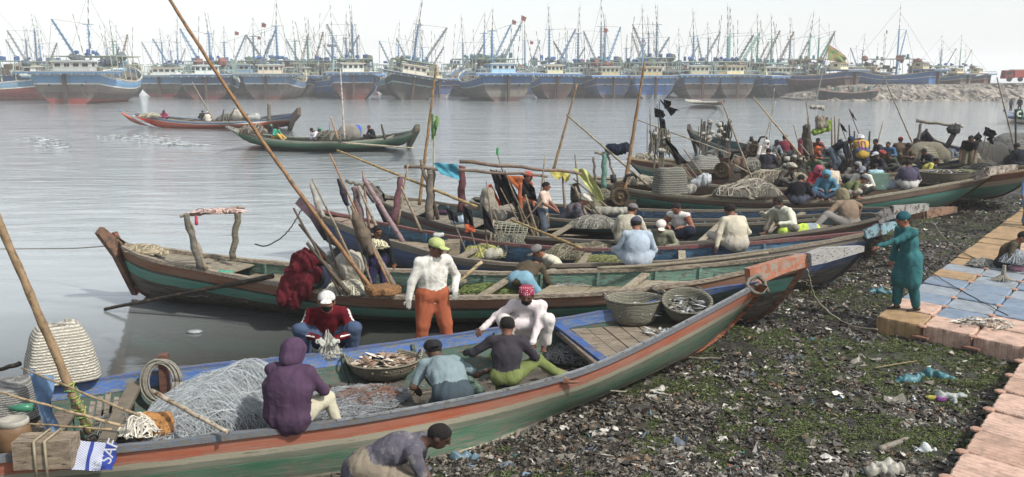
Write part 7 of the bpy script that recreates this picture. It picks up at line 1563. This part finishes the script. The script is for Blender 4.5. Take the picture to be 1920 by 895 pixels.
pole('thin pole standing left of the frame over the blue inside, tilting left', (1712, 272, 1.4), (1655, 140), .035, '#8f8a78'); pole('long pole at the right edge leaning left', (1906, 292, 1.4), (1869, 145), .035, '#857b66'); pole('pale long pole crossing from the roped post down right', (1400, 300, 1.2), (1195, 225), .03, '#8d8674', dy=1.5)
pole('broken pole with white shreds on top', (1526, 300, 1.2), (1510, 180), .03, '#8d867a', nodes=False); lump('rag', 'white shredded rag on the broken pole', 'rag', ('w', *PY(1529, 201, PZ(1526, 300, 1.2).y)), [((-.15, 0, 0), (.25, 0, .0), .06, .08), ((.1, 0, 0), (.3, 0, -.1), .06, .04)], '#9a958c', fold=.04, vox=.03)
mflag('maroon tipped marker stick leaning left behind the yellow shirt', (1625, 290, 1.1), (1592, 205), [(1592, 204), (1598, 212), (1606, 226), (1598, 220)], '#6b4a52', seed=16, amp=.05, group=None)
mflag('pointed black marker blade left of the yellow shirt', (1600, 300, 1.1), (1575, 232), [(1574, 230), (1582, 236), (1590, 250), (1580, 244)], seed=17, amp=.05)
sticks([((1596, 296, 1.1), (1592, 234), .045, '#2e2a28'), ((1602, 298, 1.1), (1602, 246), .05, '#2e2a28'), ((1628, 290, 1.1), (1631, 246), .06, '#3b3733'), ((1640, 290, 1.1), (1656, 228), .035, '#a39a88'), ((1508, 296, 1.1), (1517, 220), .05), ((1524, 300, 1.1), (1514, 222), .04), ((1560, 285, 1.2), (1559, 220), .045), ((1566, 285, 1.2), (1565, 217), .04), ((1570, 285, 1.2), (1574, 222), .05), ((1502, 288, 1.2), (1488, 234), .03, '#8d8470'), ((1540, 320, 1.0), (1500, 270), .04), ((1475, 320, 1.0), (1450, 275), .035), ((1420, 332, 1.0), (1340, 290), .03, '#8d8470')], 'weathered stick standing amid the crowd of the back boats', group='sticks amid the crowd of the back boats')
lump('cloth_bundle', 'lime green cloth and leaves hung on the sticks above the navy man', 'cloth', ('w', *PY(1542, 246, PZ(1540, 300, 1.1).y)), [((-.3, 0, -.05), (.2, 0, .1), .12, .12), ((.2, 0, .1), (.25, 0, .35), .1, .08)], '#7d9a34', fold=.04, vox=.035)
lump('cloth_bundle', 'beige rag draped higher on the same sticks', 'cloth', ('w', *PY(1540, 232, PZ(1540, 300, 1.1).y)), [((-.1, 0, .2), (-.05, 0, -.1), .14, .16), ((.1, 0, .2), (.12, 0, -.1), .12, .12)], '#8a8272', fold=.04, vox=.035)
lump('cloth_bundle', 'dark olive jacket hanging on sticks left of the beige rag', 'jacket', ('w', *PY(1514, 262, PZ(1510, 310, 1.1).y)), [((-.05, 0, .4), (0, 0, -.4), .14, .2)], '#4b4840', fold=.04, vox=.035)
lump('cloth_bundle', 'dusty pink cloth hanging lowest by the sticks', 'cloth', ('w', *PY(1502, 272, PZ(1510, 310, 1.1).y)), [((0, 0, .2), (0, 0, -.3), .08, .13)], '#8a4a58', fold=.04, vox=.035)
NPG = 'net heaps in the back boats'
for i, (lb, at, rx, ry, H, c) in enumerate((('pale net heap in front of the red strake boat', (1400, 366, .9), 1.0, .45, .38, '#8d887a'), ('beige net heap spread along the red rail', (1455, 340, .95), 1.1, .4, .32, '#8f8773'), ('grey net heap behind the man in slate', (1395, 318, .95), .8, .4, .4, '#7c7a70'), ('dark net heap between the navy man and yellow shirt', (1585, 318, .95), .9, .4, .35, '#4c4b45'),
          ('brown net heap at the feet of the brown jacket', (1650, 318, .95), .8, .4, .25, '#5f584b'), ('grey green net heap under the orange scarf', (1500, 328, .95), .9, .4, .35, '#5c5d50'), ('grey net heap by the turquoise stern', (1345, 300, .95), .7, .35, .35, '#6a6a62'), ('net heap far left on the teal boat', (1195, 345, .95), .8, .35, .22, '#8b8676'), ('net heap on the stern of the red strake boat', (1205, 300, 1.15), .6, .3, .2, '#9a9383'), ('net bundle behind the cream shirted back', (1130, 380, .9), .6, .4, .3, '#6f6c5c'),
          ('net heap between the plum waistcoat and baskets', (1760, 345, 1.05), .5, .3, .2, '#55524a'), ('dark net strewn over the bow of the red strake boat', (1850, 318, 1.25), .9, .35, .14, '#3b3b3a'))):
    netpile(lb, at, rx, ry, H, c, 220, r=.008, seed=40+i, group=NPG)
basket('wide woven basket heaped with fish on the far bow', (1768, 343, 1.05), .62, .34, '#77705c', 1.15, 0, False, fish=('fish heap on the wide basket at the far bow', .85, 60, ['#8a8d8c', '#b0b2b0', '#5c5e5d']), seed=11)
basket('narrower green grey basket right of the wide one', (1808, 338, 1.1), .42, .28, '#6b6f5c', 1.12, 0, False, fish=('leafy catch in the narrower basket', .8, 40, ['#7d8a5a', '#9a8a5c', '#5f6a4a']), seed=12)
mb = MB(); q_ = PZ(1640, 352, .95); mb.box(q_+Vector((0, -.2, .22)), (.48, .35, .48), taper=1.08); solo(mb, 'crate', [M('#5c7a6c', .6, .2, 6)], 'grey green plastic crate behind the man in the white shirt', 'crate')
lump('plastic_sheet', 'white blue plastic sheeting beside the plum waistcoat', 'plastic sheet', (1672, 352, .98), [((-.35, 0, .02), (.3, 0, .14), .12, .16)], '#8d9cab', fold=.03, vox=.035)
# goalpost frame over boat I
yI = PZ(1722, 300, .95).y; postpart('I', 'frame_post', (1720, 275, 1.1), (1727, 230), .08, '#6f6a60'); mb = MB(); A_ = PY(1775, 276, yI-1); mb.tube([A_, PY(1797, 236, yI-1)], .11, 6); mb.build('frame_post', [wood('#5b5750')], BOATS['I']['root'], True)
barpart('I', 'frame_crossbar', (1718, 227), (1806, 237), yI, yI-1, .07, '#9a9384')
mb = MB(); rock(mb, tuple(PY(1790, 242, yI-1.1)), .28, 4); mb.build('hanging_tyre', [M('#2b2b2c', .8)], BOATS['I']['root'])
mflag('black flag flying highest at far right above the khaki apron', (1838, 310, 1.2), (1850, 240), [(1849, 238), (1870, 248), (1866, 260), (1843, 254)], seed=18, amp=.2); mflag('smaller black flag under it on the right', (1846, 312, 1.2), (1860, 256), [(1856, 255), (1863, 258), (1860, 272), (1850, 262)], seed=19, amp=.2); mflag('black pennant left of the pair at far right', (1832, 305, 1.2), (1836, 248), [(1836, 247), (1842, 262), (1832, 272), (1826, 260)], seed=20, amp=.2)
gf = empty('green_flag', PZ(1905, 300, 1.3), 'green flag with a white crescent at the right edge', 'flag'); yg = gf.location.y; mb = MB(); mb.tube([PY(1905, 300, yg), PY(1904, 205, yg)], .035, 5); mb.tube([PY(1903, 230, yg), PY(1925, 232, yg)], .03, 5); mb.build('pole', [wood('#3a3835')], gf)
G, UV = flagmesh([PY(1905, 204, yg), PY(1918, 206, yg), PY(1918, 224, yg), PY(1905, 224, yg)], amp=.03); mb = MB(); mb.grid(G, 0, UV); mb.build('cloth', [M('#1f4f34', .9)], gf, True)
mb = MB(); cp_ = PY(1912, 214, yg-.12); arc = [cp_+Vector((.085*math.cos(t), 0, .085*math.sin(t))) for t in np.linspace(.9, 5.4, 14)]; mb.tube(arc, [.012]+[.03]*12+[.012], 5); mb.build('crescent', [M('#cfd3cf', .8)], gf)
# moving boats gear
netpile('dark net and gear heap in the orange red boat', (445, 226, .8), 1.7, .6, .5, '#5f5c54', 160, r=.03, seed=60); lump('drum', 'pale round tub in the orange red boat', 'tub', (448, 222, 1.0), [((-.1, -.5, .3), (.1, -.5, .3), .42, .42)], '#a39c90', fold=.02, vox=.06)
netpile('low pale net heap near the left end of the orange red boat', (280, 220, .9), .9, .4, .3, '#8d8a76', 80, r=.03, seed=61)
pole('thin pole leaning left in the orange red boat', (402, 228, .9), (360, 154), .06, '#8d8470', nodes=False); postpart('R', 'mooring_post', (505, 226, .9), (504, 194), .16, '#6f6a60')
sticks([((415, 228, .9), (420, 205), .07), ((428, 228, .9), (440, 203), .06)], 'dark stick upright in the orange red boat', '#3a3733', group='sticks in the orange red boat')
lump('white_sack', 'white sack near the right end of the orange red boat', 'sack', (474, 222, 1.0), [((-.3, 0, 0), (.3, 0, .1), .25, .3)], '#a8a9a6', fold=.03, vox=.06)
dome('grey wooden box shaped bundle in the green boat', (655, 260, .8), .7, .5, .85, '#9a948a', grp=None, sd=62); lump('drum', 'blue plastic drum in the green boat', 'drum', (670, 259, .8), [((0, 0, .25), (0, 0, .5), .25, .25)], '#2f5fae', fold=0, vox=.05)
netpile('dark brown net basket at the left end of the green boat', (472, 251, 1.0), .9, .5, .5, '#6f665a', 80, r=.025, seed=63); netpile('net heap in the middle of the green boat', (622, 262, .8), 1.0, .5, .45, '#5c5a50', 80, r=.025, seed=64)
pole('white pole standing in the green boat', (646, 262, .9), (638, 130), .06, '#b3b0a8', nodes=False); pole('pale oar trailing flat from the green boat over the water', (640, 268, .9), (776, 278), .06, '#b0a68c', dy=-1.5, nodes=False, name='oar', cat='oar'); sticks([((634, 262, .9), (620, 218), .07, '#a08060'), ((722, 262, .9), (715, 233), .08, '#3a3836'), ((618, 262, .9), (618, 230), .03)], 'stick upright in the green boat', group='sticks in the green boat')
# ================================================================== dock and mud things
fishheap('pale shells and fish bones heaped on the dock blocks', PO+PW*(2.0*CELL)+PU*(1.05*CELL)+Vector((0, 0, .385)), .5, .32, 170, 31, ['#b5ac9c', '#8f877a', '#cfc8ba', '#6f675c'], H=.07, name='shell_heap', ln=(.04, .10))
fishheap('dark fish scraps and shells in the gap between blue blocks', PO+PW*(5.4*CELL)+PU*(1.4*CELL)+Vector((0, 0, .33)), .5, .45, 190, 32, ['#8d8270', '#5c5448', '#b0a08a', '#4a4a4a'], H=.12, name='fish_scraps', ln=(.05, .14))
netpile('small grey net lump on the dock beside the sitting boy', (1845, 498, .39), .30, .22, .10, '#8b8b84', 160, r=.004, seed=70); netpile('silvery net in the lap of the boy on the dock', (1908, 492, .55), .3, .3, .2, '#9aa2a6', 160, r=.004, seed=71); lump('plastic_bag', 'pink plastic bag beside the boy on the dock', 'plastic bag', (1912, 508, .40), [((-.1, 0, .06), (.14, 0, .06), .08, .08)], '#b07f92', vox=.018)
mb = MB(); q_ = PZ(1880, 526, .385); mb.tube([q_+Vector((0, 0, 0)), q_+Vector((.01, 0, .30))], [.05, .035], 7)
for k in range(16): a = 2*PI*k/16; mb.tube([q_+Vector((0, 0, .12)), q_+Vector((.12*math.cos(a), .12*math.sin(a), .04)), q_+Vector((.22*math.cos(a), .2*math.sin(a), .01))], [.02, .012, .004], 4)
solo(mb, 'frayed_bollard', [M('#8f8878', .9, .3, 10, .5)], 'short stump with frayed rope ends standing on the dock', 'rope stump')
rope('thin dark rope running over the dock from the boy to the blue blocks', [(1640, 440, 1.0), (1700, 478, .55), (1760, 520, .42), (1830, 560, .40), (1890, 592, .40)], .008, '#4b463c'); rope('pair of pale ropes from the grey bow plank toward the dock', [(1740, 400, 1.2), (1765, 440, .7), (1800, 470, .45), (1860, 498, .40)], .013, '#857c66'); rope('slack cord curling round the front shackles', [(1800, 612, .40), (1812, 640, .25), (1806, 660, .10), (1760, 668, .08)], .010, '#5b5144')
rope('pale cord lying over the mud toward the dock front', [(1640, 690, .1), (1700, 680, .12), (1760, 672, .1)], .010, '#8d7c54')
TB = 'plastic bags lying on the mud'
for (lb, at, cp, c) in (('teal plastic bag crumpled on the mud left of the dock', (1648, 548, .12), [((-.18, 0, 0), (.05, .02, .03), .06, .07), ((.05, 0, 0), (.22, -.04, 0), .05, .05)], '#33646f'), ('left half of the twisted teal bag on the mud', (1703, 716, .10), [((-.1, 0, 0), (.12, .02, .03), .09, .07), ((.1, .02, 0), (.2, .1, 0), .05, .04)], '#37707a'), ('right teal bag stretched beside the twisted one', (1752, 708, .10), [((-.18, .03, 0), (.0, 0, .03), .05, .08), ((0, 0, 0), (.2, -.05, 0), .08, .05)], '#306a72'),
                         ('clear grey plastic sheet beyond the striped wrapper', (1785, 745, .10), [((-.15, 0, 0), (.15, 0, .02), .07, .05), ((0, 0, 0), (-.05, -.2, 0), .06, .04)], '#9aa09c'), ('white crumpled bag with a pink print below the hull', (1133, 812, .08), [((-.12, 0, 0), (.12, 0, .01), .06, .07)], '#bdb8ae'), ('pale torn bag at the bottom edge right of centre', (1655, 882, .10), [((-.15, 0, 0), (.12, 0, .02), .06, .09)], '#a5a296'),
                         ('pale grey flattened bag under the green side', (1248, 735, .08), [((-.2, 0, 0), (-.05, .02, .0), .04, .05)], '#a8a498'), ('dull blue bag crumpled near the stooping man', (872, 858, .08), [((-.12, 0, 0), (.12, 0, 0), .06, .05)], '#56727f'), ('brown papery husk on the mud by the bottom edge', (1175, 866, .08), [((-.25, 0, 0), (.25, 0, .02), .05, .05)], '#6f5a42'), ('small white tub shaped scrap right of the algae', (1732, 848, .1), [((-.07, 0, 0), (.07, 0, .02), .05, .05)], '#c3cbcc'), ('white scrap of bag near the dock front', (1800, 680, .1), [((-.1, 0, 0), (.1, 0, 0), .035, .03)], '#c5c2b8')):
    lump('plastic_bag', lb, 'plastic bag', at, cp, c, fold=.03, vox=.016, group=TB, seed=int(at[0]), mat=M(c, .35, .3, 12, .4, 30))
pole('white plastic pipe lying on the mud under the hull', (1222, 735, .1), ('w', *PZ(1258, 742, .1)), .018, '#c9c7bd', nodes=False, name='pipe', cat='pipe', r2=.018)
pole('grey driftwood branch on the mud at lower right', (1648, 843, .12), ('w', *PZ(1702, 823, .14)), .045, '#807a6e', nodes=False, name='driftwood', cat='driftwood', r2=.03)
pole('short orange rusty stick on the mud', (1188, 832, .1), ('w', *PZ(1206, 848, .1)), .016, '#a05a34', nodes=False, name='stick', cat='stick')
lump('wrapper', 'yellow and purple striped snack wrapper on the mud', 'wrapper', (1758, 748, .12), [((-.12, .05, 0), (-.02, 0, 0), .025, .03, 0), ((-.02, 0, 0), (.08, -.03, 0), .03, .03, 1)], ['#b0a83a', '#7a3f80'], fold=.01, vox=.014)
sc_ = PZ(365, 622, .02); mb = MB(); mb.lathe([(0, .0), (.08, 0), (.10, .02), (.07, .045), (0, .05)], (sc_.x, sc_.y, 0), seg=9, sx=1.4); solo(mb, 'floating_cup', [M('#8f9798', .3)], 'clear plastic scrap floating beside the red jacketed man', 'plastic scrap', smooth=True)

# loose scraps and cord ends lying in the bottoms of the boats
for key_, n_ in (('A', 260), ('B', 700), ('C', 700), ('D', 650), ('D2', 400), ('E', 600), ('F', 600), ('G', 300)):
    rr = random.Random(len(key_)+n_); mb = MB(); fl = BOATS[key_]['floor']
    for k in range(n_):
        t = rr.uniform(.14, .9); p = bpos(key_, t, rr.uniform(.2, .8), fl+.015+(.3 if t > .75 and key_ in 'AB' else 0)); s_ = rr.uniform(.012, .05)*(1 if key_ in 'AB' else 1.5); a = rr.random()*6.28
        mb.add([tuple(p+Vector((s_*math.cos(a+q*1.57)*rr.uniform(.5, 1.5), s_*math.sin(a+q*1.57)*rr.uniform(.4, 1), rr.uniform(0, .025)))) for q in range(4)], [(0, 1, 2), (0, 2, 3)], rr.randrange(5))
    for k in range(n_//9):
        p = bpos(key_, rr.uniform(.14, .9), rr.uniform(.25, .75), fl+.03); th = rr.random()*6.28; pts_ = []
        for q in range(10): pts_.append(p.copy()); p += Vector((.07*math.cos(th), .05*math.sin(th), rr.uniform(-.01, .012))); th += rr.gauss(0, .7)
        mb.tube(pts_, rr.uniform(.005, .012), 3, rr.choice((1, 3)))
    for k in range(7 if key_ not in 'A' else 0):
        t = rr.uniform(.2, .85); a = bpos(key_, t, rr.uniform(.2, .5), fl+rr.uniform(.1, .35)); b_ = bpos(key_, min(.95, t+rr.uniform(.04, .12)), rr.uniform(.4, .85), fl+rr.uniform(.1, .4)); mb.beam(a, b_, rr.uniform(.05, .14), .025, 2)
    o = mb.build('boat_litter', [M('#4a4640', .9), M('#8d887a', .9), wood('#857a66'), M('#6f6a5c', .9), M('#a5a298', .8)]); o['kind'] = 'stuff'; o['label'] = 'cord ends, net scraps and loose boards in the bottom of a boat'
